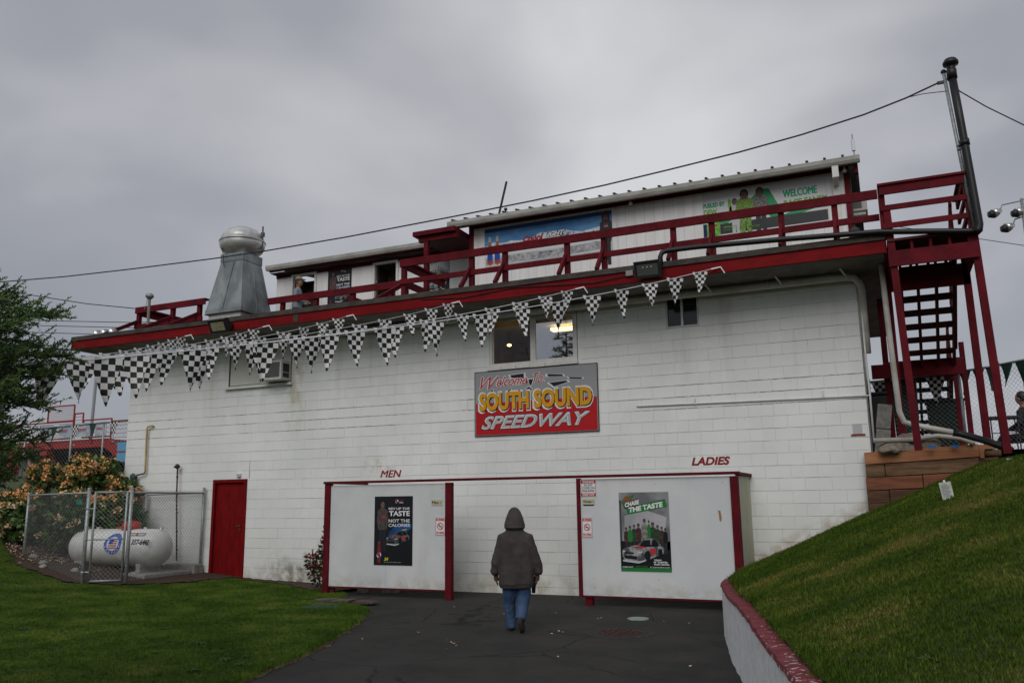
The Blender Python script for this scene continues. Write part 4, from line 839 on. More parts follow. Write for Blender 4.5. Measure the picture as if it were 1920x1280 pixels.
for body, a, b in (('SOUTH', .038, .455), ('SOUND', .495, .955)):
    F.text(body, a-.012, b+.014, .315, .655, WHT, 6, bold=.085); F.text(body, a+.004, b+.008, .345, .635, BLK, 7, bold=.055); F.text(body, a, b, .335, .618, YEL, 8, bold=.045)
F.text('SPEEDWAY', .05, .945, .69, .915, BLK, 6, shear=.38, bold=.05); F.text('SPEEDWAY', .055, .94, .70, .905, mat('silver letter', (.60, .61, .62), .4), 7, shear=.38, bold=.035); F.text('SPEEDWAY', .066, .93, .725, .885, mat('silver shade', (.40, .41, .42), .4), 8, shear=.38, bold=.0)

def small(name, label, x0, x1, z0, z1, m=WHT): return board(name, label, 'sign', x0, x1, z0, z1, -1.309, m, .007)
SBEIGE = mat('sign beige', (.50, .47, .33), .5)
t, F = small('men_sign', 'small beige Men sign at the top right of the left screen', -7.155, -6.94, 1.585, 1.685, SBEIGE); F.text('Men', .08, .68, .22, .75, BLK, bold=.03); F.text('>', .80, .92, .3, .7, BLK); F.ring('frame', .5, .23, .0, .001, BLK)
t, F = small('women_sign', 'small beige Women sign under the warning sign', -4.355, -4.145, 1.575, 1.665, SBEIGE); F.text('Women', .06, .76, .25, .72, BLK, bold=.02); F.text('>', .84, .94, .3, .7, BLK); box('bracket', BLACKM, t, -4.34, -4.16, -1.306, -1.301, 1.555, 1.573)
def nosmoke(lbl, x0, x1, z0, z1):
    t, F = small('no_smoking_sign', lbl, x0, x1, z0, z1); t['group'] = 'no smoking signs on the screens'
    for a, b, c, d in ((.03, .97, .02, .045), (.03, .97, .955, .98), (.03, .07, .02, .98), (.93, .97, .02, .98)): F.rect('border', a, b, c, d, SREDP, 1)
    F.text('NO SMOKING', .10, .90, .07, .21, SREDP, bold=.04); F.text('NO VAPING', .12, .88, .79, .92, SREDP, bold=.04)
    F.ring('ban_ring', .5, .5, .24, .30, SREDP, 3); F.poly('ban_bar', [(.31, .40), (.36, .365), (.69, .60), (.64, .635)][::-1], SREDP, 3); F.rect('cigarette', .32, .66, .49, .525, BLK, 1)
nosmoke('no smoking and vaping sign at the right edge of the left screen', -7.075, -6.875, 1.075, 1.385); nosmoke('no smoking and vaping sign at the left edge of the right screen', -4.375, -4.195, 1.055, 1.375)
t, F = small('warning_sign', 'red and white warning sign about climbing the railings, top left of the right screen', -4.378, -4.115, 1.70, 1.965)
for a, b, c, d in ((.02, .98, .02, .21), (.02, .98, .80, .98), (.02, .05, .02, .98), (.95, .98, .02, .98)): F.rect('band', a, b, c, d, SREDP, 1)
F.text('WARNING', .12, .88, .055, .175, WHT, bold=.03); F.text('KEEP OFF', .12, .88, .835, .945, WHT, bold=.03)
for s_, a, b, c in (('DO NOT', .22, .78, .25), ('CLIMB ON', .10, .90, .42), ('RAILINGS', .12, .88, .59)): F.text(s_, a, b, c, c+.13, BLK, bold=.02)

# ------------------------------------------------------------------ posters
PB = mat('poster black', (.008, .009, .012), .35); PBL = mat('poster blue', (.01, .10, .30), .4, (.005, .03, .10), 3); PGR = mat('poster grey', (.14, .14, .15), .4, (.34, .34, .36), 1.1); PGN = mat('poster green', (.015, .17, .035), .4); PGY = mat('suit green', (.02, .10, .02), .5, (.02, .03, .015), 14)
PSK = mat('poster skin', (.17, .09, .07), .5, (.10, .05, .04), 30); PSIL = mat('poster silver', (.34, .35, .36), .4, (.06, .06, .07), 11); PRD = mat('poster red', (.40, .03, .03)); PYL = mat('poster yellow', (.55, .48, .03)); PBU = mat('logo blue', (.01, .06, .35)); LIME = mat('lime print', (.16, .42, .03)); TEAL = mat('teal print', (.01, .33, .15)); LGR = mat('light grey print', (.48, .48, .49))
def fig(F, u, v0, v1, wd, top, low, lay=3, skin=PSK, hair=BLK):
    """standing person printed flat: shoulders, torso, legs, head with hair"""
    h = v1-v0; hr = wd*.24
    F.polys('figure_legs', [[(u-wd*.36, v0+h*.55), (u-wd*.36, v1), (u-wd*.05, v1), (u, v0+h*.6), (u+wd*.08, v1), (u+wd*.36, v1), (u+wd*.36, v0+h*.55)]], low, lay)
    F.polys('figure_torso', [[(u-wd*.18, v0+h*.15), (u-wd*.5, v0+h*.20), (u-wd*.58, v0+h*.42), (u-wd*.42, v0+h*.58), (u+wd*.42, v0+h*.58), (u+wd*.58, v0+h*.42), (u+wd*.5, v0+h*.20), (u+wd*.18, v0+h*.15)]], top, lay+1)
    F.disc('figure_hair', u, v0+h*.07, hr*1.12, hair, lay+1, hr*1.45); F.disc('figure_face', u, v0+h*.09, hr*.9, skin, lay+2, hr*1.15)
def car(F, x, y, s, body, accent, lay=6):
    q = lambda pts: [(x+a*s, y+b*s*.37) for a, b in pts]
    F.polys('car_body', [q([(0, .62), (.06, .50), (.30, .40), (.62, .36), (.92, .40), (1, .5), (.98, .72), (.80, .84), (.60, .98), (.40, 1.08), (.06, 1.02), (0, .85)])], body, lay)
    F.polys('car_cabin', [q([(.38, .40), (.50, .16), (.74, .10), (.88, .20), (.93, .42), (.70, .44), (.55, .46)])], body, lay)
    F.polys('car_glass', [q([(.42, .40), (.52, .19), (.68, .17), (.66, .42)]), q([(.70, .41), (.72, .17), (.80, .17), (.88, .38)])], PB, lay+1)
    F.polys('car_grille', [q([(.03, .80), (.36, .84), (.34, .97), (.06, .93)]), q([(.06, .67), (.28, .68), (.27, .74), (.07, .73)])], PB, lay+1)
    F.polys('car_splitter', [q([(.0, .98), (.38, 1.04), (.55, .98), (.55, 1.03), (.38, 1.12), (.02, 1.05)])], LGR, lay+2)
    F.polys('car_hood', [q([(.20, .46), (.44, .42), (.60, .46), (.40, .53)]), q([(.66, .52), (.80, .50), (.80, .74), (.67, .80)])], accent, lay+1)
    F.polys('car_lamp', [q([(.36, .66), (.50, .64), (.46, .71), (.37, .72)]), q([(.02, .62), (.08, .60), (.06, .66), (.02, .68)])], LGR, lay+2)
    X_, Z_ = F.P(x+.60*s, y+.80*s*.37); mb = MB(); W_ = (F.x1-F.x0)*s; mb.disc(X_, F.y-.0012*(lay+2), Z_, .075*W_, .0008, 18, .105*W_)
    X_, Z_ = F.P(x+.90*s, y+.66*s*.37); mb.disc(X_, F.y-.0012*(lay+2), Z_, .05*W_, .0008, 18, .08*W_); mb.build('car_wheel', PB, F.p)
def poster_rev(lbl, x0, x1, z0, z1, y):
    t, F = board('poster', lbl, 'poster', x0, x1, z0, z1, y, PB, .006)
    F.poly('blue_glow', [(.40, .52), (.34, .64), (.50, .60), (.75, .52), (.90, .50), (.97, .46), (.97, .40), (.60, .40)], PBL, 1)
    fig(F, .22, .06, .80, .26, mat('race suit', (.035, .035, .04), .5, (.10, .07, .06), 26), mat('dark trousers', (.012, .012, .02)), 1)
    F.rect('suit_patch', .19, .30, .29, .32, PRD, 5)
    F.disc('logo_ball', .59, .075, .04, WHT, 3); F.disc('logo_top', .575, .068, .03, PRD, 4); F.disc('logo_low', .60, .088, .022, PBU, 4)
    F.text('pepsi', .66, .76, .055, .075, PRD, 3, bold=.02); F.text('MAX', .66, .76, .083, .105, WHT, 3, bold=.02)
    F.text('REV UP THE', .38, .925, .165, .200, WHT, 3, bold=.02); F.text('TASTE', .39, .93, .215, .29, WHT, 3, bold=.03)
    F.text('NOT THE', .38, .93, .335, .382, WHT, 3, bold=.02); F.text('CALORIES', .38, .935, .40, .445, WHT, 3, bold=.015)
    car(F, .33, .47, .60, mat('dark car', (.03, .035, .04), .4, (.12, .13, .14), 18), PRD, 3); F.polys('roof_glint', [[(.74, .485), (.86, .478), (.86, .49), (.75, .50)]], PYL, 8)
    F.poly('bottle', [(.10, .84), (.09, .79), (.115, .70), (.12, .68), (.165, .68), (.17, .70), (.195, .79), (.19, .97), (.09, .97)][::-1], mat('cola bottle', (.16, .02, .02), .3), 5); F.disc('bottle_label', .14, .855, .06, WHT, 6); F.disc('bottle_label_red', .13, .845, .045, PRD, 7); F.disc('bottle_label_blue', .155, .872, .033, PBU, 8); F.rect('bottle_cap', .12, .165, .665, .683, PRD, 6)
    F.text('24', .27, .39, .888, .935, PYL, 3, shear=.4, bold=.05); F.text('#REVUPTHETASTE  PEPSIMAX.COM', .27, .71, .952, .964, LGR, 3)
    return t
def poster_crew(lbl, x0, x1, z0, z1, y):
    t, F = board('poster', lbl, 'poster', x0, x1, z0, z1, y, PGR, .006)
    F.poly('haze_glow', [(.1, .30), (.5, .22), (.95, .32), (.9, .5), (.1, .5)][::-1], mat('poster pale', (.30, .30, .32), .4, (.42, .42, .44), 1.5), 1); F.rect('dark_floor', 0, 1, .62, .985, PB, 2); F.rect('dark_edge', 0, .04, .1, .985, mat('poster dark grey', (.05, .05, .06)), 1)
    F.rect('green_strip', .01, .99, .955, .998, PGN, 3)
    F.poly('banner_low', [(.14, .19), (.93, .088), (.97, .19), (.17, .285)][::-1], PGN, 2); F.poly('banner_high', [(.07, .135), (.40, .075), (.41, .165), (.11, .215)][::-1], mat('poster slate', (.05, .08, .07)), 2)
    F.text('CHASE', .12, .41, .135, .195, WHT, 4, bold=.05, slant=.22); F.text('THE TASTE', .19, .88, .195, .262, WHT, 4, bold=.05, slant=.16)
    F.poly('logo_leaf', [(.05, .11), (.16, .05), (.33, .03), (.26, .09), (.12, .15), (.05, .15)][::-1], PGN, 3); F.text('Mtn', .11, .21, .05, .08, PRD, 4, shear=.3, bold=.03, slant=.15); F.text('DEW', .08, .29, .092, .128, PRD, 5, shear=.3, bold=.05, slant=.2)
    DGP = mat('poster shirt', (.01, .07, .02), .5, (.03, .02, .02), 20); MAR = mat('poster maroon', (.10, .02, .025), .5, (.02, .02, .02), 20); TAN_ = mat('poster tan', (.26, .24, .21), .5, (.12, .12, .11), 22)
    for i, (uu, vv, ww, tp) in enumerate(((.13, .44, .085, MAR), (.21, .42, .09, PGN), (.29, .405, .085, DGP), (.38, .39, .10, MAR), (.50, .33, .11, TAN_), (.59, .34, .06, PGN), (.665, .38, .12, DGP), (.76, .41, .09, DGP), (.84, .43, .085, MAR), (.91, .45, .08, PB))):
        fig(F, uu, vv, .78, ww, tp, mat('poster trouser', (.02, .022, .02)), 3+(i % 2)*3)
    car(F, .04, .55, .84, PSIL, PRD, 9); F.poly('smoke', [(.86, .68), (.99, .62), (.99, .72), (.88, .74)][::-1], mat('poster smoke', (.22, .27, .33)), 2)
    for s_, a, b, c in (('YEAH.', .66, .82, .845), ('IT TASTES', .66, .93, .872), ('THAT GOOD.', .66, .97, .899)): F.text(s_, a, b, c, c+.02, WHT, 10, bold=.04)
    F.text('CHECK OUT', .03, .25, .937, .952, WHT, 10, bold=.03); F.text('DEW CREW', .29, .55, .93, .95, PGN, 10, bold=.04, shear=.3); F.text('AT DEWCREW.COM', .58, .97, .937, .952, WHT, 10, bold=.02)
    return t
poster_rev('black rev up the taste poster on the left screen', -8.33, -7.535, .555, 1.755, -1.308)
poster_crew('green and grey chase the taste poster on the right screen', -3.74, -2.94, .545, 1.755, -1.308)
poster_rev('black poster on the annex wall between its two dark doorways', -12.27, -11.56, 6.2, 7.46, 2.39)
poster_crew('grey crowd poster on the annex wall behind the canopy post', -9.39, -8.80, 6.4, 7.5, 2.39)
# banners on the upper wall
t, F = board('mountain_banner', 'blue snowy mountain beer banner at the left of the upper wall', 'banner', -7.51, -4.57, 6.71, 7.57, 1.642, mat('banner grey', (.42, .43, .45), .5, (.60, .60, .62), 2.2), .005)
F.rect('sky', 0, 1, 0, .46, mat('banner blue', (.04, .17, .42), .5, (.10, .27, .52), 1.5, stretch=(1, 1, 3)), 1)
F.rect('sky_top', 0, 1, 0, .10, mat('banner deep blue', (.02, .06, .18)), 2)
rnd = random.Random(2); pts = [(0, .60)]
for k in range(33):
    uu = k/32; base = .43-.20*math.exp(-((uu-.47)/.06)**2)-.09*math.exp(-((uu-.66)/.05)**2)-.03*math.sin(uu*9); pts.append((uu, base+rnd.uniform(-.035, .035)))
pts.append((1, .60)); F.poly('snow_range', pts[::-1], mat('snow print', (.50, .55, .62), .5, (.72, .74, .77), 4), 3)
F.polys('rock_face', [[(a, b), (a+.008, b+.015), (a-.01+rnd.uniform(0, .01), b+rnd.uniform(.05, .12)), (a-.004, b+.03)] for a, b in [(.47+rnd.uniform(-.08, .08), .27+rnd.uniform(0, .1)) for _ in range(16)]+[(.66+rnd.uniform(-.06, .06), .37+rnd.uniform(0, .05)) for _ in range(9)]+[(rnd.uniform(.02, .9), .45+rnd.uniform(-.01, .04)) for _ in range(16)]], mat('rock print', (.10, .16, .28)), 4)
F.rect('white_band', 0, 1, .60, .76, mat('banner white', (.62, .62, .64)), 3); F.polys('grey_rocks', [[(.01, .80), (.25, .77), (.55, .80), (.88, .73), (.99, .76), (.99, .93), (.6, .97), (.2, .95), (.01, .96)]], mat('rock grey print', (.20, .20, .21), .5, (.45, .45, .46), 12), 4)
F.text('Coors', .315, .475, .34, .49, PRD, 6, shear=.3, bold=.06); F.text('LIGHT', .488, .652, .318, .450, BLK, 6, shear=.35, bold=.07); F.text('LIGHT', .485, .645, .31, .44, WHT, 7, shear=.35, bold=.06)
F.text('OFFICIAL BEER OF', .38, .49, .53, .56, BLK, 6); F.text('NASCAR', .50, .66, .50, .55, PRD, 6, shear=.3, bold=.05); F.text('CHASE MEMORIES', .44, .55, .80, .85, BLK, 6, shear=.3)
for i in (0, 1):
    x = .045+i*.06; F.poly('beer_bottle', [(x, .98), (x-.022, .94), (x-.022, .56), (x-.010, .40), (x-.010, .22), (x+.010, .22), (x+.010, .40), (x+.022, .56), (x+.022, .94)], mat('amber bottle', (.40, .11, .02), .3), 6); F.rect('bottle_label', x-.021, x+.021, .68, .86, PBU, 7); F.rect('bottle_neck', x-.010, x+.010, .22, .36, LGR, 7); F.rect('label_line', x-.021, x+.021, .86, .92, PRD, 7)
fig(F, .955, .02, 1.35, .085, BLK, BLK, 6, PSK, mat('brown hair print', (.06, .025, .015))); F.polys('long_hair', [[(.928, .07), (.945, .03), (.965, .03), (.982, .07), (.985, .28), (.972, .3), (.968, .1), (.942, .1), (.938, .3), (.925, .28)]], mat('brown hair print', (0, 0, 0)), 10); F.text('Coors', .937, .972, .30, .36, PRD, 9, shear=.3, bold=.03); F.text('LIGHT', .942, .972, .37, .41, LGR, 9, bold=.03)
t, F = board('dew_banner', 'white and green welcome race fans banner at the right of the upper wall', 'banner', -2.70, -.36, 6.69, 7.60, 1.642, mat('banner white', (0, 0, 0)), .005)
GRN = mat('banner green', (.01, .29, .10), .5, (.015, .22, .07), 3)
F.polys('green_shape', [[(.05, .72), (.34, .42), (.48, .08), (.55, .10), (.66, .74), (.55, .74), (.47, .35), (.30, .62), (.20, .74)], [(.64, .74), (.99, .44), (.99, .62), (.80, .74)]], GRN, 1)
F.rect('black_band', .0, .99, .74, .97, PB, 2); F.rect('can_blue', .0, .03, .70, .99, mat('navy print', (.01, .015, .08)), 3); F.poly('can', [(.03, .72), (.05, .66), (.12, .66), (.14, .72), (.14, .97), (.12, 1.0), (.05, 1.0), (.03, .97)][::-1], mat('can print', (.03, .28, .02), .3, (.20, .45, .05), 14), 4); F.text('Dew', .045, .125, .70, .79, PRD, 5, shear=.3, bold=.05)
F.text('FUELED BY', .01, .19, .24, .34, TEAL, 3, bold=.05); F.text('DEW', .01, .125, .38, .51, LIME, 3, bold=.05)
F.text('WELCOME', .66, .92, .20, .36, TEAL, 3, bold=.05); F.text('RACE FANS!', .66, .97, .42, .56, LIME, 3, bold=.05)
F.text('DEWxDEW', .17, .28, .81, .84, LIME, 5, bold=.03); F.text('O O O O  #DEWNASCAR', .17, .46, .87, .90, LIME, 5)
fig(F, .27, .22, 1.1, .085, LGR, LGR, 3); fig(F, .35, .09, 1.0, .13, mat('lime suit', (.20, .38, .03), .5, (.06, .10, .03), 30), mat('lime suit', (0, 0, 0)), 5); fig(F, .475, .08, 1.0, .115, mat('camo suit', (.05, .055, .04), .5, (.22, .22, .20), 30), BLK, 3)
F.rect('belt', .31, .40, .62, .65, BLK, 8); F.poly('raised_hand', [(.215, .24), (.225, .20), (.24, .24), (.245, .5), (.22, .5)][::-1], LIME, 4)

# ------------------------------------------------------------------ pennant strings
PEN = bpy.data.materials.new('checkered cloth'); PEN.use_nodes = True; t_ = PEN.node_tree; b_ = t_.nodes['Principled BSDF']; b_.inputs['Roughness'].default_value = .55
tcn = N(t_, 'ShaderNodeTexCoord'); ck = N(t_, 'ShaderNodeTexChecker'); ck.inputs['Scale'].default_value = 19.5; ck.inputs['Color1'].default_value = (.008, .008, .01, 1); ck.inputs['Color2'].default_value = (.78, .77, .75, 1)
uvn = N(t_, 'ShaderNodeUVMap'); t_.links.new(uvn.outputs[0], ck.inputs[0]); t_.links.new(ck.outputs[0], b_.inputs['Base Color'])
tl = N(t_, 'ShaderNodeBsdfTranslucent'); t_.links.new(ck.outputs[0], tl.inputs[0]); ms_ = N(t_, 'ShaderNodeMixShader'); ms_.inputs[0].default_value = .25; o_ = t_.nodes['Material Output']; t_.links.new(b_.outputs[0], ms_.inputs[1]); t_.links.new(tl.outputs[0], ms_.inputs[2]); t_.links.new(ms_.outputs[0], o_.inputs[0])
DGREEN = mat('dark green cloth', (.012, .042, .03), .6)
def pen_mesh(seed, W_=.262, H_=.395, m=PEN):
    rn = random.Random(seed); nu, nv = 5, 8; vs = []; fs = []; uv = []
    ph, am, sw, cu = rn.uniform(0, 6), rn.uniform(.01, .035), rn.uniform(-.06, .06), rn.uniform(-.05, .05)
    for j in range(nv+1):
        v = j/nv
        for i in range(nu+1):
            u_ = i/nu-.5; ww = W_*(1-v*.985); x = u_*ww; vs.append((x+sw*v*v, am*math.sin(ph+u_*3+v*2.)*(v*.8+.15)+cu*v*v+.03*u_*math.sin(ph*2), -v*H_)); uv.append((x+.29*10.03, -v*H_+10))
    for j in range(nv):
        for i in range(nu): fs.append((j*(nu+1)+i, j*(nu+1)+i+1, (j+1)*(nu+1)+i+1, (j+1)*(nu+1)+i))
    me = bpy.data.meshes.new('pennant'); me.from_pydata(vs, [], fs); l = me.uv_layers.new(name='uv')
    for lp_ in me.loops: l.data[lp_.index].uv = uv[lp_.vertex_index]
    for p in me.polygons: p.use_smooth = True
    me.materials.append(m); return me
pens = [pen_mesh(i) for i in range(9)]
ROPE = mat('white tape', (.72, .73, .75), .5)
def pennants(A, B, sag, lbl, group, step=.56, first=.3, rr=.0065, meshes=pens, hook=True, cat='pennant string', seed=0, rope=ROPE, skip=0):
    A, B = Vector(A), Vector(B); Ln = (B-A).length; rn = random.Random(seed)
    t = thing('pennant_string', lbl, cat, A, group)
    P_ = lambda k: A.lerp(B, k)-Vector((0, 0, sag*4*k*(1-k)))
    MB().tube([P_(i/24) for i in range(25)], rr, 6).build('rope', rope, t)
    dist = first
    while dist < Ln-skip:
        k = dist/Ln; p = P_(k); d = (P_(k+.01)-P_(k-.01)).normalized()
        o = bpy.data.objects.new('pennant', rn.choice(meshes)); C.objects.link(o); o.parent = t; o.matrix_parent_inverse = root_inv(t)
        yaw = math.atan2(d.y, d.x)+rn.uniform(-.22, .22); s_ = rn.uniform(.92, 1.06)
        # the breeze swings the cloths off the line, more so on the strings that run away from the path
        fc = math.atan2(-(p.x-.2), p.y+14.3); df = (math.atan2(d.y, d.x)-fc+math.pi/2) % math.pi-math.pi/2
        yaw = fc+df*.38+rn.uniform(-.2, .2)
        o.matrix_basis = Matrix.Translation(p) @ Matrix.Rotation(yaw, 4, 'Z') @ Matrix.Rotation(rn.uniform(-.15, .2), 4, 'X') @ Matrix.Scale(s_, 4)
        dist += step*rn.uniform(.93, 1.07)
    if hook: beam('hook', rope, t, B, B+Vector((.14, .02, .02)), .02, .02); beam('hook', rope, t, B+Vector((.14, .02, .03)), B+Vector((.20, .05, -.08)), .016, .016)
    return t
A0 = (-5.96, -10.12, 2.68); GP = 'checkered pennant strings from the tree to the deck fascia'
for i, (hx, hz, lb_) in enumerate(((-13.3, 5.20, 'leftmost'), (-11.2, 5.20, 'second from the left'), (-9.15, 5.21, 'third from the left'), (-6.83, 5.22, 'fourth from the left'), (-4.42, 5.21, 'fifth from the left'), (-2.10, 5.27, 'rightmost and longest'))):
    pennants((A0[0]-.05*(5-i), A0[1]-.03*i, A0[2]+.015*(5-i)), (hx, -1.17, hz), .10+.015*i, 'black and white checkered pennant string, '+lb_+' of six ending on the fascia', GP, (1.05, .98, .92, .84, .72, .70)[i], (3.4, 2.7, 1.9, .9, .5, .15)[i], rr=.0045 if i < 4 else .0065, seed=i*5+1)

# ------------------------------------------------------------------ stair tower at the right
stt = thing('stair_tower', 'maroon timber stair tower with landing and open treads at the right of the deck', 'stairs', (1.1, 0, 2.3))
def sb(n, *a, m=RED): return box(n, m, stt, *a)
beam('post', RED, stt, (.54, -1.1, 5.9), (.64, -1.02, 2.28), .10, .10, (0, 1, 0)); sb('post', .44, .53, -1.10, -1.0, 5.43, 6.232)
beam('post', RED, stt, (1.62, -1.08, 6.26), (1.74, -1.0, 2.2), .10, .10, (0, 1, 0)); beam('post', RED, stt, (1.60, .05, 5.4), (1.62, .05, 2.3), .10, .10, (0, 1, 0)); sb('post', .42, .52, .02, .12, 2.3, 5.4); sb('post', .30, .40, 2.1, 2.2, 2.3, 5.3); sb('post', 1.55, 1.63, 2.1, 2.2, 2.3, 4.3)
sb('post', .46, .56, 3.2, 3.3, 2.3, 4.0); sb('post', 1.35, 1.41, 1.3, 1.36, 2.3, 3.6)
sb('landing_beam', .50, 1.68, -1.16, -1.12, 4.98, 5.215); sb('landing_beam', .50, 1.64, .0, .05, 4.86, 5.2); sb('landing_beam', 1.60, 1.64, -1.11, .0, 5.0, 5.21); sb('landing_beam', .50, .54, -1.11, .0, 5.0, 5.21)
for i in range(5): sb('joist', .56+i*.25, .60+i*.25, -1.11, .0, 5.22, 5.36)
for i in range(9): sb('deck_board', .50, 1.66, -1.16+i*.142, -1.16+i*.142+.134, 5.365, 5.40, m=mat('maroon deck board', (.09, .01, .014), .7))
sb('cap_rail', .44, 1.66, -1.20, -1.03, 6.235, 6.27); sb('rail', .46, 1.6, -1.17, -1.13, 6.10, 6.232); sb('rail', .46, 1.6, -1.165, -1.13, 5.85, 5.93); sb('rail', .46, 1.6, -1.165, -1.13, 5.57, 5.65)
sb('side_rail', 1.57, 1.61, -1.02, .1, 6.1, 6.23); sb('side_rail', 1.57, 1.61, -1.02, .1, 5.85, 5.93); sb('side_rail', 1.57, 1.61, -1.02, .1, 5.57, 5.65); sb('side_cap', 1.53, 1.66, -1.02, .12, 6.235, 6.265)
TRD = mat('maroon tread', (.075, .008, .012), .7)
def flight(x0, x1, y0, z0, n, rise=.185, run=.27, hand=True):
    for k in range(n): sb('tread', x0, x1, y0+k*run, y0+k*run+.28, z0-(k+1)*rise, z0-(k+1)*rise+.06, m=TRD)
    for x in (x0+.02, (x0*2+x1)/3, (x0+2*x1)/3, x1-.02): beam('stringer', TRD, stt, (x, y0, z0-.14), (x, y0+n*run, z0-n*rise-.14), .04, .18, (0, 0, 1))
    if hand:
        beam('handrail', RED, stt, (x1+.03, y0, z0+.85), (x1+.03, y0+n*run, z0-n*rise+.85), .04, .13); beam('handrail', RED, stt, (x1+.03, y0, z0+.1), (x1+.03, y0+n*run, z0-n*rise+.1), .04, .09)
        for k in range(n*2): sb('picket', x1+.01, x1+.045, y0+k*run/2, y0+k*run/2+.035, z0-k*rise/2+.1, z0-k*rise/2+.85)
flight(.66, 1.46, .05, 5.38, 7); sb('lower_landing', .30, 1.6, 2.0, 3.2, 3.98, 4.02, m=TRD); sb('landing_beam', .10, 1.58, 1.95, 1.99, 3.72, 3.975); sb('landing_beam', .30, 1.58, 3.2, 3.24, 3.76, 3.975)
flight(.66, 1.46, 3.25, 4.0, 8)
dp = thing('white_drain_pipe', 'white drain pipe coming down inside the stair tower and bending right over the soil', 'pipe', (.5, -.45, 2.8))
MB().tube([(.40, -.5, 5.2), (.42, -.48, 4.0), (.45, -.46, 2.9), (.50, -.46, 2.74), (.62, -.45, 2.69), (1.16, -.42, 2.55)], .042, 12).build('pipe', PIPEW, dp, True); MB().tube([(1.14, -.42, 2.55), (1.24, -.42, 2.53), (1.55, -.6, 2.40), (1.80, -.9, 2.25)], .05, 12).build('black_end', BLACK, dp, True)
gd = thing('ground_drain_pipe', 'second white pipe lying level on the soil under the stairs', 'pipe', (.6, -.15, 2.45)); MB().tube([(.05, -.1, 2.50), (.6, -.12, 2.49), (.95, -.14, 2.53), (1.25, -.16, 2.48), (1.42, -.2, 2.40)], .038, 10).build('pipe', PIPEW, gd, True)
for i, (x, y, z, rx, lb_) in enumerate(((.16, .75, 2.36, .18, 'lower'), (.20, .75, 2.78, .02, 'upper'))):
    cbk = thing('cinder_block', lb_+' of two leaning grey cinder blocks beside the wall corner', 'cinder block', (x, y, z), 'cinder blocks beside the wall corner'); o = box('block', CONC, cbk, x-.11, x+.11, y-.1, y+.1, z, z+.40, bevel=.006)
    o.rotation_euler = (0, R(9), 0); o.location = (-.38-.05*i, 0, 0.02)
rk_ = MB()
for i, (x, y, z, s_) in enumerate(((.38, -.02, 2.36, .19), (.55, .0, 2.52, .13), (.80, .02, 2.4, .14), (.27, -.25, 2.33, .11))):
    t = thing('rock', ['large flat rock left of the front stair post', 'tan rock resting behind the drain pipe bend', 'grey rock right of the front stair post', 'small dark rock by the wall corner'][i], 'rock', (x, y, z), 'rocks under the stairs'); mb = MB().ball((x, y, z), s_, 7, (1.5, .9, .65))
    mb.v = [tuple(Vector(v)+Vector((noise.noise(Vector(v)*9), noise.noise(Vector(v)*9+Vector((5, 0, 0))), noise.noise(Vector(v)*9+Vector((0, 7, 0)))))*.04) for v in mb.v]; mb.build('stone', mat('rock tan', (.17, .14, .11), .9, (.27, .24, .20), 9, .5), t)
for i, (x, y) in enumerate(((.85, -.3), (1.16, -.25))): tag(MB().box(x-.05, x+.05, y-.02, y+.02, 2.34, 2.38).build('blue_scrap', mat('blue plastic', (.02, .12, .35))), ['left', 'right'][i]+' one of two blue plastic scraps on the soil under the stairs', 'litter', 'blue scraps')
# timber retaining wall
tw = thing('timber_retaining_wall', 'stacked landscape timber wall holding the soil right of the building', 'retaining wall', (.7, -.12, 1.4))
TW = [mat('cedar plank', (.30, .12, .055), .8, (.40, .18, .085), 2.2, .3, 30, stretch=(.6, 1, 6)), mat('weathered timber', (.19, .11, .06), .9, (.10, .055, .03), 3, .5, 30, stretch=(.7, 1, 5)), mat('stained timber', (.23, .085, .04), .85, (.13, .05, .03), 3, .4, 30, stretch=(.7, 1, 5)), mat('dark timber', (.13, .065, .038), .9, (.07, .035, .02), 3, .5, 30, stretch=(.7, 1, 5))]
box('backfill', SOILM, tw, -.09, 1.7, -.03, -.005, 1.1, 2.2)
def plank(x0, x1, zl, zr, h, m, y=-.14, d=.14, n='timber'):
    mb = MB(); mb.add([(x0, y, zl-h), (x1, y, zr-h), (x1, y, zr), (x0, y, zl), (x0, y+d, zl-h), (x1, y+d, zr-h), (x1, y+d, zr), (x0, y+d, zl)], [(0, 1, 2, 3), (4, 7, 6, 5), (0, 4, 5, 1), (3, 2, 6, 7), (0, 3, 7, 4), (1, 5, 6, 2)]); return mb.build(n, m, tw, bevel=.006)
plank(-.10, 1.475, 2.315, 2.385, .186, TW[0], -.155); plank(-.10, .17, 2.12, 2.13, .19, TW[1], -.145); plank(.18, 1.46, 2.132, 2.185, .19, TW[1], -.142); plank(1.465, 1.72, 2.18, 2.19, .18, TW[3], -.13)
plank(-.11, .68, 1.925, 1.95, .19, TW[2], -.15); plank(.69, 1.45, 1.952, 1.985, .19, TW[2], -.147); plank(-.11, .20, 1.73, 1.735, .185, TW[3], -.14); plank(.21, 1.05, 1.737, 1.75, .185, TW[3], -.142); plank(-.11, .9, 1.54, 1.55, .19, TW[3], -.138); plank(-.11, .6, 1.345, 1.35, .19, TW[3], -.14)
box('end_plank', TW[0], tw, 1.478, 1.72, -.155, -.05, 2.31, 2.375); box('end_plank', TW[0], tw, 1.478, 1.535, -.16, -.06, 2.18, 2.308); MB().tube([(1.54, -.1, 2.25), (1.76, -.1, 2.25)], .05, 10).build('log_end', TW[1], tw, True)
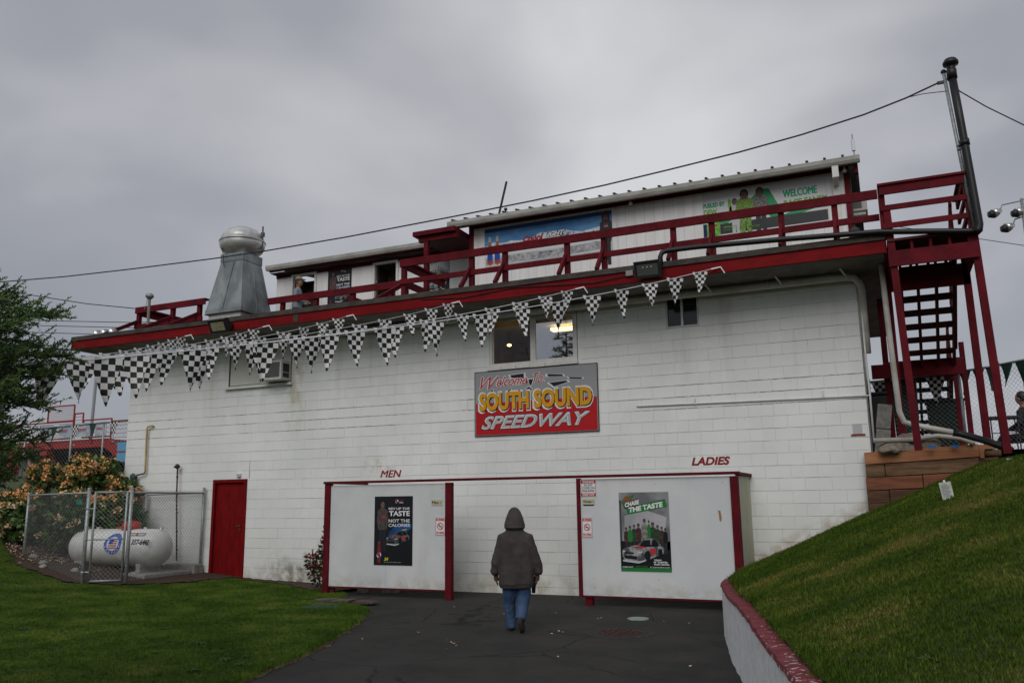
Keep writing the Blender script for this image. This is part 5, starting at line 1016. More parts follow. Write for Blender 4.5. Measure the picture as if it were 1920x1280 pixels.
# white retaining wall with a red cap
rw = thing('white_retaining_wall', 'rough white low wall with a red cap curving between the asphalt and grass', 'retaining wall', (-1.2, -6, 0))
ys = [-.02-i*.1 for i in range(146)]
def rwx(y): return itp(y, XW)
RWM = mat('rough white render', (.64, .64, .65), .85, (.84, .84, .85), 7, .9, 26, lo=.3, hi=.65)
vs = []; fs = []
for y in ys:
    x = rwx(y); zt = itp(y, ZT)-.035+.008*noise.noise(Vector((y*4, 0, 0))); j = .01*noise.noise(Vector((y*5, 3, 0)))
    vs += [(x+.012+j-.03*0, y, -.05), (x+.012+j*.6, y, zt*.5), (x+.012, y, zt), (x+.135, y, zt), (x+.14, y, -.05)]
for i in range(len(ys)-1):
    for k in range(4): fs.append((i*5+k, i*5+k+1, i*5+6+k, i*5+5+k))
fs += [(0, 1, 2, 3, 4), tuple((len(ys)-1)*5+k for k in range(4, -1, -1))]
MB().add(vs, fs).build('wall_body', RWM, rw)
CAPM = mat('red cap paint', (.13, .018, .024), .85, (.20, .035, .045), 11, 1., 40)
def capchip():
    t = CAPM.node_tree; b = t.nodes['Principled BSDF']; src = b.inputs['Base Color'].links[0].from_socket; geo = N(t, 'ShaderNodeNewGeometry'); sp = N(t, 'ShaderNodeSeparateXYZ'); t.links.new(geo.outputs['Position'], sp.inputs[0])
    n = N(t, 'ShaderNodeTexNoise'); n.inputs['Scale'].default_value = 24; n.inputs['Detail'].default_value = 6; t.links.new(geo.outputs['Position'], n.inputs['Vector'])
    near = N(t, 'ShaderNodeMapRange'); t.links.new(sp.outputs[1], near.inputs[0]); near.inputs[1].default_value = -6.5; near.inputs[2].default_value = -9.5; near.inputs[3].default_value = 0; near.inputs[4].default_value = .105
    g = M('GREATER_THAN', M('ADD', n.outputs[0], near.outputs[0], t), .70, t); mi = N(t, 'ShaderNodeMix', data_type='RGBA'); t.links.new(g, mi.inputs[0]); t.links.new(src, mi.inputs[6]); mi.inputs[7].default_value = (.40, .36, .34, 1); t.links.new(mi.outputs[2], b.inputs['Base Color'])
capchip()
cuts = list(range(0, 146, 9))
for a, b in zip(cuts, cuts[1:]):
    vs = []; fs = []; yy = [ys[a]-.002]+ys[a+1:b]+[ys[b]+.002]
    for y in yy:
        x = rwx(y); zt = itp(y, ZT)-.03+.01*noise.noise(Vector((y*4, 0, 0))); n1_ = .014*noise.noise(Vector((y*9, 7, 0)))*(1+sstep(-6, -9, y)*1.5); n2_ = .02*noise.noise(Vector((y*8, 11, 0)))
        vs += [(x-.004+n1_, y, zt), (x+.004+n1_, y, zt+.03+n2_*.4), (x+.07, y, zt+.04+n2_*.5), (x+.145+n2_, y, zt+.036), (x+.15+n2_, y, zt)]
    for i in range(len(yy)-1):
        for k in range(5): fs.append((i*5+k, i*5+(k+1) % 5, i*5+5+(k+1) % 5, i*5+5+k))
    fs += [(0, 1, 2, 3, 4), tuple((len(yy)-1)*5+k for k in range(4, -1, -1))]
    MB().add(vs, fs).build('cap_block', CAPM, rw)
# small tag sign on the hill, metal bits
tg = thing('hillside_tag', 'small leaning laminated notice stuck in the grass slope below the timber wall', 'notice', (.85, -3.9, 1.6))
o = MB().box(-.06, .06, -.004, .004, 0, .195).build('card', mat('laminated card', (.30, .31, .27), .5, (.42, .43, .38), 20), tg); o.rotation_euler = (R(-12), R(-7), 0); o.location = (.80, -3.85, 1.60)
for i in range(9): l_ = MB().box(-.042, .042-.02*(i % 3 == 2), -.0055, -.0045, .03+i*.0155, .036+i*.0155).build('printed_line', mat('print grey', (.16, .18, .20)), tg); l_.rotation_euler = o.rotation_euler; l_.location = o.location
st_ = MB().box(-.010, .010, .005, .012, -.1, .22).build('stake', TRIM, tg); st_.rotation_euler = o.rotation_euler; st_.location = o.location
tag(MB().box(-1.80, -1.62, -.4, -.33, .66, .68).build('board_scrap', TRIM), 'short white board scrap at the foot of the ladies screen side panel', 'board')
tag(MB().box(1.62, 1.72, -1.9, -1.8, 2.07, 2.10).build('paper_scrap', WHT), 'white paper scrap near the top of the grass slope at the right', 'litter')

# ------------------------------------------------------------------ things on and in the paving
mh = thing('manhole_cover', 'rusty reddish manhole cover set in the asphalt before the right screen', 'manhole cover', (-3.05, -3.78, 0)); MB().lathe([(.001, .004), (.30, .006), (.30, .0), ], -3.05, -3.75, 28).build('lid', mat('rusty lid', (.035, .015, .013), .8, (.06, .028, .022), 30, .6, 90), mh); 
MB().lathe([(.33, .003), (.46, .005), (.465, .0)], -3.05, -3.75, 28).build('collar', mat('dark asphalt ring', (.018, .017, .016), .9, (.04, .038, .035), 16, .6, 60), mh)
for i in range(7):
    for j in range(7):
        x, y = -3.05+(i-3)*.078, -3.75+(j-3)*.078
        if math.hypot(x+3.05, y+3.75) < .27: box('lid_stud', mat('rusty lid', (0, 0, 0)), mh, x-.022, x+.022, y-.022, y+.022, .0065, .012)
vl = thing('valve_lid', 'small round pale green utility lid in the asphalt near the right screen', 'lid', (-3.16, -2.5, 0)); MB().lathe([(.15, .0), (.15, .012), (.13, .016), (.001, .016)], -3.16, -2.5, 20).build('lid', mat('pale green lid', (.20, .27, .22), .7, (.30, .36, .31), 12), vl)
gl = thing('green_valve_box', 'dark green oval irrigation box lid sunk in the lawn edge', 'lid', (-8.0, -3.0, .03)); MB().lathe([(.30, .02), (.30, .045), (.001, .05)], 0, 0, 20).build('lid', mat('green lid', (.008, .04, .03), .6), gl).location = (-8.2, -3.0, .0)
bc = thing('wooden_pit_cover', 'weathered board cover lying in the worn lawn corner by the left screen', 'cover', (-8.2, -2.3, 0))
for i in range(4):
    o = box('board', mat('grey board', (.07, .055, .045), .9, (.14, .12, .10), 8, .5), bc, -8.78+i*.17, -8.62+i*.17, -2.42, -2.12, .04, .062+.005*(i % 2)); 
MB().add([(-8.02, -2.42, .03), (-7.62, -2.40, .03), (-7.60, -2.22, .035), (-7.98, -2.18, .04), (-8.0, -2.42, .055), (-7.63, -2.40, .055), (-7.61, -2.22, .06), (-7.97, -2.18, .065)], [(0, 3, 2, 1), (4, 5, 6, 7), (0, 1, 5, 4), (1, 2, 6, 5), (2, 3, 7, 6), (3, 0, 4, 7)]).build('metal_lid', mat('rusty plate', (.06, .035, .03), .8, (.10, .07, .06), 15), bc)
patch = drape('dirt_patch', PATCH, lambda x, y: .012, mat('dry grass dirt', (.10, .075, .035), .95, (.05, .04, .02), 20, .8), .012, .05); struct(patch)

# ------------------------------------------------------------------ propane tank
TY, TZ, TR, TX0, TX1 = -1.05, .78, .385, -16.22, -13.58
pt = thing('propane_tank', 'white horizontal propane tank with red lid behind the chain link gate', 'tank', (-14.9, TY, .3))
TM = mat('tank enamel', (.62, .62, .60), .4, (.70, .70, .68), 3)
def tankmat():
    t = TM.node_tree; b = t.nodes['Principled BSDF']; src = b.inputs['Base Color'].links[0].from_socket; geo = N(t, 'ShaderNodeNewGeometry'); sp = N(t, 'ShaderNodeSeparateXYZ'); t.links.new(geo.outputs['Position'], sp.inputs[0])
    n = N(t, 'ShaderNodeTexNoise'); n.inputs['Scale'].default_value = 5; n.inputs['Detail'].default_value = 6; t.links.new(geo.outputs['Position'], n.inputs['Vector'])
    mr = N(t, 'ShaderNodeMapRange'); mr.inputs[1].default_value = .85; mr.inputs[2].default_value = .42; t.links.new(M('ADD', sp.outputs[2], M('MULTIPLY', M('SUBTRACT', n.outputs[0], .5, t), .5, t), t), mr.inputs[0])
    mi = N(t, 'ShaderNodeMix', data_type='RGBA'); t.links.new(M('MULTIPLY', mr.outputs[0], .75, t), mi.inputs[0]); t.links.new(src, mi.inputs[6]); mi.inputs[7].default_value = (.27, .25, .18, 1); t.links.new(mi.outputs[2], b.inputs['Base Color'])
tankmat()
pr_ = []; hl = .33
for i in range(9): a = math.pi/2*i/8; pr_.append((TX0+hl-hl*math.cos(a), TR*math.sin(a)+.001))
for i in range(9): a = math.pi/2*(1-i/8); pr_.append((TX1-hl+hl*math.cos(a), TR*math.sin(a)+.001))
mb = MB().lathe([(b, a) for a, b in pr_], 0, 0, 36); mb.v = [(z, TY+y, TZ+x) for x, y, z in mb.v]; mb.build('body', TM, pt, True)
mb = MB().loft([(-14.62, TY, 1.14, .22, .17), (-14.62, TY, 1.22, .22, .17), (-14.62, TY, 1.30, .19, .15), (-14.62, TY, 1.33, .10, .08)], 20).loft([(-14.98, TY, 1.15, .05, .05), (-14.98, TY, 1.20, .05, .05)], 10); mb.box(-14.96, -14.82, TY-.02, TY+.02, 1.17, 1.22); mb.build('valve_lid', mat('red lid', (.36, .03, .02), .5), pt, True)
for x in (-15.6, -14.2, -13.75, -15.9): box('lug', TM, pt, x-.025, x+.025, TY-.02, TY+.02, 1.15, 1.20)
for x in (-15.72, -14.05): box('leg', CONC, pt, x-.06, x+.06, TY-.27, TY+.27, HL(x, TY)+.0, .47); box('foot', CONC, pt, x-.12, x+.12, TY-.34, TY+.34, .1, HL(x, TY)+.09)
def wrap(o, d=.004):
    for v in o.data.vertices:
        z = v.co.z; v.co.y = TY-math.sqrt(max(0, (TR+d+(-v.co.y-1)*.0) ** 2-(z-TZ) ** 2)) if True else 0
def wdisc(x, z, r0, r1, m, d, name='emblem', n=28):
    vs = []; fs = []; rings = 6
    for j in range(rings+1):
        rr = r0+(r1-r0)*j/rings
        for k in range(n): t = 6.28318*k/n; X_, Z_ = x+rr*math.cos(t)*1.35, z+rr*math.sin(t)*1.15; vs.append((X_, TY-math.sqrt((TR+d)**2-(Z_-TZ)**2), Z_))
    for j in range(rings):
        for k in range(n): q = (k+1) % n; fs.append((j*n+k, j*n+q, (j+1)*n+q, (j+1)*n+k))
    MB().add(vs, fs).build(name, m, pt, True)
EX, EZ = -14.70, .87
wdisc(EX, EZ, .005, .185, mat('emblem blue', (.05, .10, .38), .4), .003); wdisc(EX, EZ, .005, .125, mat('emblem white', (.55, .57, .62), .4), .006, 'emblem_disc')
def wrect(x0, x1, z0, z1, m, d, name, sk=0):
    mb = MB(); n = 5; vs = []
    for j in range(n+1):
        z = z0+(z1-z0)*j/n
        for x in (x0, x1): vs.append((x+sk*(z-z0), TY-math.sqrt((TR+d)**2-(z-TZ)**2), z+.03*math.sin((x-x0)*12)*0))
    MB().add(vs, [(2*j, 2*j+1, 2*j+3, 2*j+2) for j in range(n)]).build(name, m, pt)
for i in range(4): wrect(EX-.11, EX+.12, EZ-.09+i*.045, EZ-.068+i*.045, PRD, .009, 'flag_stripe', .2)
wrect(EX-.11, EX+.0, EZ+.0, EZ+.09, PBU, .010, 'flag_canton', .2)
for a in range(7):
    t = math.radians(200+a*24); x, z = EX+.155*1.35*math.cos(t), EZ+.155*1.15*math.sin(t); wrect(x-.012, x+.012, z-.012, z+.012, WHT, .006, 'ring_letter')
o = text('357-6442', -14.17, -13.68, .86, .97, 0, BLK, pt, 'phone_number', bold=.035, res=3)
for v in o.data.vertices: v.co.y = TY-math.sqrt((TR+.004)**2-(v.co.z-TZ)**2)
wrect(-14.35, -13.90, 1.03, 1.09, mat('rust plate', (.16, .09, .05)), .004, 'data_plate'); wrect(-14.33, -14.15, 1.045, 1.075, LGR, .007, 'data_plate_face'); wrect(-14.10, -13.92, 1.045, 1.075, LGR, .007, 'data_plate_face')
slab = thing('concrete_slab', 'broken concrete footing slabs under the right end of the tank', 'slab', (-14.2, -.9, .2)); box('slab', CONC, slab, -15.9, -13.55, -1.6, -.35, .12, .29, bevel=.02); box('slab', CONC, slab, -14.35, -13.5, -.34, -.05, .15, .40, bevel=.02)
for i, (x, y, s_) in enumerate(((-13.75, -.9, .10), (-14.9, -2.1, .08), (-13.9, -1.5, .07), (-16.0, -2.0, .07), (-15.6, -2.3, .06), (-16.7, -1.7, .08))):
    t = thing('stone', ['brown stone at the right foot of the slab', 'stone on the mulch inside the gate', 'small stone by the slab front', 'stone between the left fence posts', 'tiny stone near the gate hinge post', 'stone at the far left fence post'][i], 'stone', (x, y, HL(x, y)), 'stones on the mulch'); mb = MB().ball((x, y, HL(x, y)+.05), s_, 6, (1.3, 1, .7)); mb.v = [tuple(Vector(v)+Vector((1, 1, 1))*.02*noise.noise(Vector(v)*12)) for v in mb.v]; mb.build('rock', CONC, t)
# ------------------------------------------------------------------ chain link
def chain(mb, A, B, za0, za1, zb0, zb1, sp=.058, rr=.0023):
    """diagonal wires between posts A and B (x,y); bottoms za0,zb0, tops za1,zb1"""
    A, B = Vector((A[0], A[1], 0)), Vector((B[0], B[1], 0)); Ln = (B-A).length; d = (B-A)/Ln; nrm = Vector((-d.y, d.x, 0))
    H_ = max(za1-za0, zb1-zb0)
    for sgn in (1, -1):
        c = -H_ if sgn > 0 else 0
        while c < Ln+(0 if sgn > 0 else H_):
            # s = c + sgn*z'
            z_a, z_b = 0., H_; s_a, s_b = c, c+sgn*H_
            if sgn > 0:
                if s_a < 0: z_a = -c; s_a = 0
                if s_b > Ln: z_b = Ln-c; s_b = Ln
            else:
                if s_a > Ln: z_a = c-Ln; s_a = Ln
                if s_b < 0: z_b = c; s_b = 0
            if z_b-z_a > .03:
                def pnt(s_, z_): k = s_/Ln; b0 = za0+(zb0-za0)*k; t0 = za1+(zb1-za1)*k; return A+d*s_+Vector((0, 0, b0+(t0-b0)*z_/H_))+nrm*.003*sgn
                mb.tube([pnt(s_a, z_a), pnt(s_b, z_b)], rr, 3, caps=False)
            c += sp*1.414
    return mb
cf = thing('chain_link_enclosure', 'galvanised chain link fence with a gate around the propane tank', 'fence', (-14.5, -2, .2))
def fpost(p, x, y, z0, z1, rr=.03, name='post', m=GALV2): MB().tube([(x, y, z0), (x, y, z1)], rr, 10).build(name, m, p, True); MB().ball((x, y, z1), rr*1.15, 6, (1, 1, .8)).build('post_cap', m, p, True)
P1, P2, P3, P4, P5 = (-16.95, -1.75), (-13.88, -2.76), (-13.30, -2.27), (-13.58, -.08), (-15.25, -.12)
fpost(cf, *P1, .45, 1.93); fpost(cf, *P2, .05, 1.97, .036); fpost(cf, *P3, .1, 1.97, .036); fpost(cf, *P4, .15, 2.0); fpost(cf, *P5, .3, 1.93, .024)
def rail(p, a, b, za, zb, rr=.02, name='top_rail'): MB().tube([(a[0], a[1], za), (b[0], b[1], zb)], rr, 8).build(name, GALV2, p, True)
rail(cf, P1, P2, 1.90, 1.90); rail(cf, P3, P4, 1.90, 1.90); rail(cf, P5, P4, 1.88, 1.90, .014)
mesh_ = MB(); chain(mesh_, P1, P2, .53, 1.88, .22, 1.88); chain(mesh_, P3, P4, .22, 1.9, .22, 1.9); stuff(mesh_.build('wire_mesh', WIREM, cf)); mesh2 = chain(MB(), P5, P4, .5, 1.9, .4, 1.9); stuff(mesh2.build('wire_mesh', WIREM, cf))
tips = MB()
for i in range(38): k = i/37; tips.tube([(P3[0]+(P4[0]-P3[0])*k, P3[1]+(P4[1]-P3[1])*k, 1.9), (P3[0]+(P4[0]-P3[0])*k+.01, P3[1]+(P4[1]-P3[1])*k, 1.955)], .003, 3)
stuff(tips.build('wire_tips', WIREM, cf))
ga = Vector((P2[0]+.09, P2[1]+.075, 0)); gb = Vector((P3[0]-.06, P3[1]-.05, 0)); gate = MB()
gate.tube([(ga.x, ga.y, .23), (ga.x, ga.y, 1.93)], .022, 8).tube([(gb.x, gb.y, .23), (gb.x, gb.y, 1.93)], .022, 8).tube([(ga.x, ga.y, 1.91), (gb.x, gb.y, 1.91)], .02, 8).tube([(ga.x, ga.y, .25), (gb.x, gb.y, .25)], .02, 8).tube([(ga.x, ga.y, 1.02), (gb.x, gb.y, 1.02)], .014, 8)
g_ = gate.build('gate', GALV2, cf, True); stuff(chain(MB(), ga, gb, .25, 1.9, .25, 1.9, .058).build('gate_mesh', WIREM, g_))
for z in (.42, 1.02, 1.6): MB().tube([(P2[0], P2[1], z), (ga.x, ga.y, z)], .014, 6).ball((P2[0], P2[1], z), .042, 6).build('hinge', GALV2, g_)
for p_ in (P3, P4, P1):
    for z in (.5, .9, 1.3, 1.7): MB().tube([(p_[0], p_[1], z), (p_[0], p_[1], z+.02)], .036, 8).build('tie_band', GALV2, cf)
pl = box('fence_plate', mat('green plate', (.03, .16, .10), .5), cf, -14.36, -14.20, -2.64, -2.632, 1.68, 1.78)

# ------------------------------------------------------------------ plants
def leafcloud(mb, c, n, rx, ry, rz, size, rnd, tilt=.9, aspect=.36):
    for i in range(n):
        while True:
            p = Vector((rnd.uniform(-1, 1), rnd.uniform(-1, 1), rnd.uniform(-1, 1)))
            if .25 < p.length < 1: break
        q = Vector((c[0]+p.x*rx, c[1]+p.y*ry, c[2]+p.z*rz)); s_ = size*rnd.uniform(.6, 1.3)
        d = (p+Vector((rnd.uniform(-1, 1), rnd.uniform(-1, 1), rnd.uniform(-.6, 1)))*tilt).normalized(); sd_ = d.cross(Vector((rnd.uniform(-1, 1), rnd.uniform(-1, 1), rnd.uniform(-1, 1)))).normalized()*s_*aspect
        mb.add([q, q+d*s_*.5+sd_, q+d*s_, q+d*s_*.5-sd_], [(0, 1, 2, 3)])
def panelgrime():
    t = WHITE.node_tree; b = t.nodes['Principled BSDF']; src = b.inputs['Base Color'].links[0].from_socket; geo = N(t, 'ShaderNodeNewGeometry'); sp = N(t, 'ShaderNodeSeparateXYZ'); t.links.new(geo.outputs['Position'], sp.inputs[0])
    def nz(sc, st):
        mpn = N(t, 'ShaderNodeMapping'); mpn.inputs['Scale'].default_value = st; t.links.new(geo.outputs['Position'], mpn.inputs[0]); n = N(t, 'ShaderNodeTexNoise'); n.inputs['Scale'].default_value = sc; n.inputs['Detail'].default_value = 6; n.inputs['Roughness'].default_value = .65; t.links.new(mpn.outputs[0], n.inputs[0]); return n.outputs[0]
    def rg(v, a, b_):
        n = N(t, 'ShaderNodeMapRange', interpolation_type='SMOOTHSTEP'); t.links.new(v, n.inputs[0]); n.inputs[1].default_value = a; n.inputs[2].default_value = b_; return n.outputs[0]
    def mx_(f_, a, c):
        n = N(t, 'ShaderNodeMix', data_type='RGBA'); t.links.new(f_, n.inputs[0]); t.links.new(a, n.inputs[6]); n.inputs[7].default_value = c+(1,); return n.outputs[2]
    c = mx_(M('MULTIPLY', M('MULTIPLY', rg(sp.outputs[2], .46, .18), rg(nz(6., (1, 1, 1)), .36, .66), t), .55, t), src, (.36, .34, .26))
    c = mx_(M('MULTIPLY', rg(nz(2.4, (1.2, 1, .25)), .52, .74), .30, t), c, (.44, .44, .40))
    c = mx_(M('MULTIPLY', rg(nz(22., (1, 1, 1)), .69, .73), .5, t), c, (.34, .32, .28))
    t.links.new(c, b.inputs['Base Color'])
panelgrime()
def worn(m, dark, chip, lim=.71):
    t = m.node_tree; b = t.nodes['Principled BSDF']; src = b.inputs['Base Color'].links[0].from_socket; geo = N(t, 'ShaderNodeNewGeometry')
    def nz(sc, st, d=6):
        mpn = N(t, 'ShaderNodeMapping'); mpn.inputs['Scale'].default_value = st; t.links.new(geo.outputs['Position'], mpn.inputs[0]); n = N(t, 'ShaderNodeTexNoise'); n.inputs['Scale'].default_value = sc; n.inputs['Detail'].default_value = d; n.inputs['Roughness'].default_value = .68; t.links.new(mpn.outputs[0], n.inputs[0]); return n.outputs[0]
    for v, a, b_, k, c in ((nz(5., (1, 1, 1)), .46, .66, .55, dark), (nz(17., (.35, 1, 1.4)), lim-.02, lim, .75, chip)):
        r_ = N(t, 'ShaderNodeMapRange', interpolation_type='SMOOTHSTEP'); t.links.new(v, r_.inputs[0]); r_.inputs[1].default_value = a; r_.inputs[2].default_value = b_; r_.inputs[4].default_value = k
        n = N(t, 'ShaderNodeMix', data_type='RGBA'); t.links.new(r_.outputs[0], n.inputs[0]); t.links.new(src, n.inputs[6]); n.inputs[7].default_value = c+(1,); src = n.outputs[2]
    t.links.new(src, b.inputs['Base Color'])
worn(RED, (.055, .006, .010), (.16, .09, .07), .72); worn(RED2, (.09, .006, .008), (.05, .02, .018), .70); worn(RED3, (.10, .003, .004), (.20, .05, .04), .74)
LEAF = mat('rhododendron leaf', (.022, .055, .012), .5, (.08, .14, .03), 5); FLOW = mat('peach blossom', (.66, .25, .07), .7, (.86, .54, .24), 9, lo=.36, hi=.58); FLOW2 = mat('faded blossom', (.60, .36, .19), .7, (.75, .56, .38), 7)
bu = thing('rhododendron_bush', 'large bush covered in peach orange blossom behind the fence at left', 'bush', (-17.2, -.7, .7))
rnd = random.Random(11); lv = MB(); fl = MB(); fl2 = MB(); stem = MB()
lobes = []
for i in range(58):
    a = rnd.uniform(0, 6.28); rr = rnd.random()**.5; x, y = -17.15+2.05*rr*math.cos(a), -.62+.85*rr*math.sin(a); top = 2.78*math.sqrt(max(.05, 1-(rr*.80)**2))+.05*math.sin(x*3)-.10*abs(x+16.6)
    z = rnd.uniform(max(1.0, top-1.6), top-.15) if i % 3 else top-.15
    if x > -15.6 and y > -.55: y = -.6
    lobes.append((x, y, z))
for (x, y, z) in lobes:
    leafcloud(lv, (x, y, z), 230, .36, .30, .27, .12, rnd); stem.tube([(-17.1+(x+17.1)*.15, -.6+(y+.6)*.15, .75), (-17.1+(x+17.1)*.6, -.6+(y+.6)*.6, .75+(z-.75)*.55), (x, y, z)], [.035, .022, .01], 5)
    for _ in range(24):
        p = Vector((rnd.uniform(-1, 1), rnd.uniform(-1.2, .5), rnd.uniform(-.4, 1.1))).normalized(); q = Vector((x+p.x*.36, y+p.y*.31, z+p.z*.29))
        tgt = fl if (q.z > 1.7 and rnd.random() < .9) else fl2
        if q.z < 1.75 and q.x > -18.2 and rnd.random() < .86: continue
        if rnd.random() < .35: continue
        leafcloud(tgt, q, 24, .07, .07, .055, .052, rnd, 1.2, .5)
stem.build('stems', mat('brown stem', (.05, .035, .025), .9), bu); stuff(lv.build('leaves', LEAF, bu)); stuff(fl.build('blossom', FLOW, bu)); stuff(fl2.build('faded_blossom', FLOW2, bu))
sp_ = thing('red_tipped_shrub', 'small shrub with red young leaves beside the left post of the men screen', 'shrub', (-9.75, -.95, .03)); lv = MB(); fl = MB(); stem = MB()
for (x, y, z) in ((-9.78, -.95, .30), (-9.66, -.9, .42), (-9.85, -1.0, .45), (-9.72, -.9, .62), (-9.63, -.95, .80), (-9.9, -.95, .60), (-9.6, -.9, 1.02)):
    leafcloud(lv, (x, y, z-.05), 75, .14, .12, .13, .09, rnd, .8, .25); leafcloud(fl, (x-.03, y-.05, z+.08), 22, .10, .08, .06, .09, rnd, .6, .22); stem.tube([(-9.72, -.93, .03), (x, y, z)], [.012, .005], 5)
stem.build('stems', mat('brown stem', (0, 0, 0)), sp_); stuff(lv.build('leaves', mat('dark shrub leaf', (.02, .04, .015)), sp_)); stuff(fl.build('red_leaves', mat('red leaf', (.28, .035, .02), .6, (.16, .06, .03), 9), sp_))

def conifer(base, H_, prof, nb, label, seed, dens=1., needle=.028, name='conifer_tree', lean=(0, 0)):
    rn = random.Random(seed); t = thing(name, label, 'tree', base); bx_, by_, bz_ = base
    MB().tube([(bx_, by_, bz_-.1), (bx_+lean[0]*.5, by_+lean[1]*.5, bz_+H_*.5), (bx_+lean[0], by_+lean[1], bz_+H_)], [.035*H_*.6, .02*H_*.6, .01], 8).build('trunk', mat('bark', (.05, .035, .025), .95, (.09, .07, .05), 12, .6), t)
    lim = MB(); nd = MB(); nd2 = MB()
    for i in range(nb):
        k = (i+rn.random())/nb; z = bz_+H_*(.12+.86*k); rad = itp(z-bz_, prof)*rn.uniform(.72, 1.08); a = i*2.399+rn.uniform(-.3, .3)
        d = Vector((math.cos(a), math.sin(a), 0)); p0 = Vector((bx_+lean[0]*(z-bz_)/H_, by_+lean[1]*(z-bz_)/H_, z)); pts = []
        for j in range(7): s_ = j/6; pts.append(p0+d*rad*s_+Vector((0, 0, rad*(.10*s_-.35*s_*s_+.22*s_**3)))+Vector((0, 0, .02*math.sin(j*2+i))))
        lim.tube(pts, [.016*(1-j/7)+.003 for j in range(7)], 4, caps=False)
        nt_ = int(rad*26*dens)+4
        for m_i in range(nt_):
            s_ = .16+.84*(m_i/nt_)**.8; jj = min(5, int(s_*6)); q = pts[jj].lerp(pts[jj+1], s_*6-jj); side = (-1)**m_i
            ax = (d*rn.uniform(.5, 1.)+Vector((-d.y, d.x, 0))*side*rn.uniform(.25, 1.)+Vector((0, 0, rn.uniform(-.45, .85)))).normalized(); Lt = rn.uniform(.10, .26)*(1.15-s_*.5)*min(1.3, rad+.25)
            bend = Vector((0, 0, rn.uniform(-.03, .05)))
            tgt = nd if rn.random() < (.85-.5*s_) else nd2; nn = int(Lt/needle*4.2)
            for w_ in range(nn):
                s2 = w_/nn; b_ = q+ax*Lt*s2+bend*s2*s2; dr_ = (ax*rn.uniform(.5, 1.2)+Vector((rn.uniform(-1, 1), rn.uniform(-1, 1), rn.uniform(-.8, 1)))).normalized(); ln = needle*rn.uniform(.8, 1.7)*(1.1-.4*s2)
                sd_ = dr_.cross(Vector((rn.uniform(-1, 1), rn.uniform(-1, 1), rn.uniform(-1, 1)))).normalized()*needle*.2
                tgt.add([b_-sd_, b_+sd_, b_+dr_*ln], [(0, 1, 2)])
    lim.build('limbs', mat('bark', (0, 0, 0)), t); stuff(nd.build('foliage', mat('conifer dark', (.024, .056, .016), .7, (.05, .10, .025), 4), t)); stuff(nd2.build('young_foliage', mat('conifer light', (.07, .135, .03), .7, (.12, .18, .045), 6), t)); return t
conifer((-5.98, -10.95, .03), 3.75, [(0, .3), (1.0, .45), (1.55, .62), (1.85, .85), (2.2, 1.08), (2.9, 1.16), (3.15, .9), (3.4, .40), (3.75, .05)], 285, 'dark green feathery conifer hanging into the left edge of the photo', 4, 1.7, .030)
conifer((-14.6, -26, .0), 11.2, [(0, 2.6), (3, 2.9), (6, 2.1), (9, 1.1), (11.5, .05)], 110, 'tall conifer standing behind the photographer, mirrored in the lit window', 9, .55, .11)

# ------------------------------------------------------------------ people
def tf(o, loc, rz, sc=1.):
    o.matrix_basis = Matrix.Translation(loc) @ Matrix.Rotation(rz, 4, 'Z') @ Matrix.Scale(sc, 4)
def person_root(label, loc, rz, sc=1.):
    t = bpy.data.objects.new('person', None); C.objects.link(t); tf(t, loc, rz, sc); return tag(t, label, 'person')
def local(t, fn, *a, **k):
    """build in the person's own coordinates, then parent without offset"""
    o = fn(*a, **k); o.parent = t; o.matrix_parent_inverse = Matrix.Identity(4); return o
HOOD = mat('brown grey fleece', (.046, .038, .038), .95, (.064, .053, .052), 5, .5, 90); JEAN = mat('blue denim', (.028, .055, .115), .85, (.05, .09, .17), 8, .3, 120, stretch=(1, 1, .5)); SHOE = mat('dark shoe', (.02, .018, .018), .7)
p = person_root('person in a brown hooded sweatshirt and blue jeans walking away toward the white wall', (-4.30, -4.12, 0), R(20), .93)
# one continuous body under the clothes
bd = MB(); bd.loft([(0, 0, .80, .15, .10), (0, 0, 1.0, .14, .10), (0, 0, 1.22, .15, .09), (0, .0, 1.31, .11, .08), (0, .01, 1.38, .06, .06), (0, .02, 1.50, .06, .065), (0, .03, 1.56, .08, .10), (0, .03, 1.62, .075, .09), (0, .03, 1.65, .03, .04)], 16)
for s_ in (-1, 1): bd.tube([(s_*.13, 0, 1.26), (s_*.222, .01, 1.08), (s_*.285, .055, .80)], [.045, .042, .032], 10)
bd.tube([(-.085, 0, .86), (-.10, .05, .50), (-.10, .13, .20), (-.095, .15, .08)], [.075, .055, .045, .04], 10); bd.tube([(.085, 0, .86), (.095, .02, .48), (.09, -.03, .38), (.075, -.13, .27), (.065, -.19, .21)], [.075, .055, .05, .045, .04], 10)
for s_ in (-1, 1):      # hands: palm, four unequal curled fingers and a thumb
    c_ = Vector((s_*.29, .075, .72)); bd.tube([(s_*.285, .06, .82), c_, c_+Vector((s_*-.005, .01, -.045))], [.030, .036, .032], 8)
    for k, ln in enumerate((.055, .068, .064, .05)): b0 = c_+Vector((s_*-.004, -.02+k*.018, -.045)); bd.tube([b0, b0+Vector((s_*-.006, .006, -ln*.55)), b0+Vector((s_*-.024, .010, -ln))], [.0105, .010, .008], 6)
    b0 = c_+Vector((s_*-.02, .03, .0)); bd.tube([b0, b0+Vector((s_*-.014, .022, -.03)), b0+Vector((s_*-.018, .018, -.055))], [.012, .011, .009], 6)
local(p, remesh, 'body', bd, mat('shaded skin', (.10, .055, .04), .7), None, .009, 3)
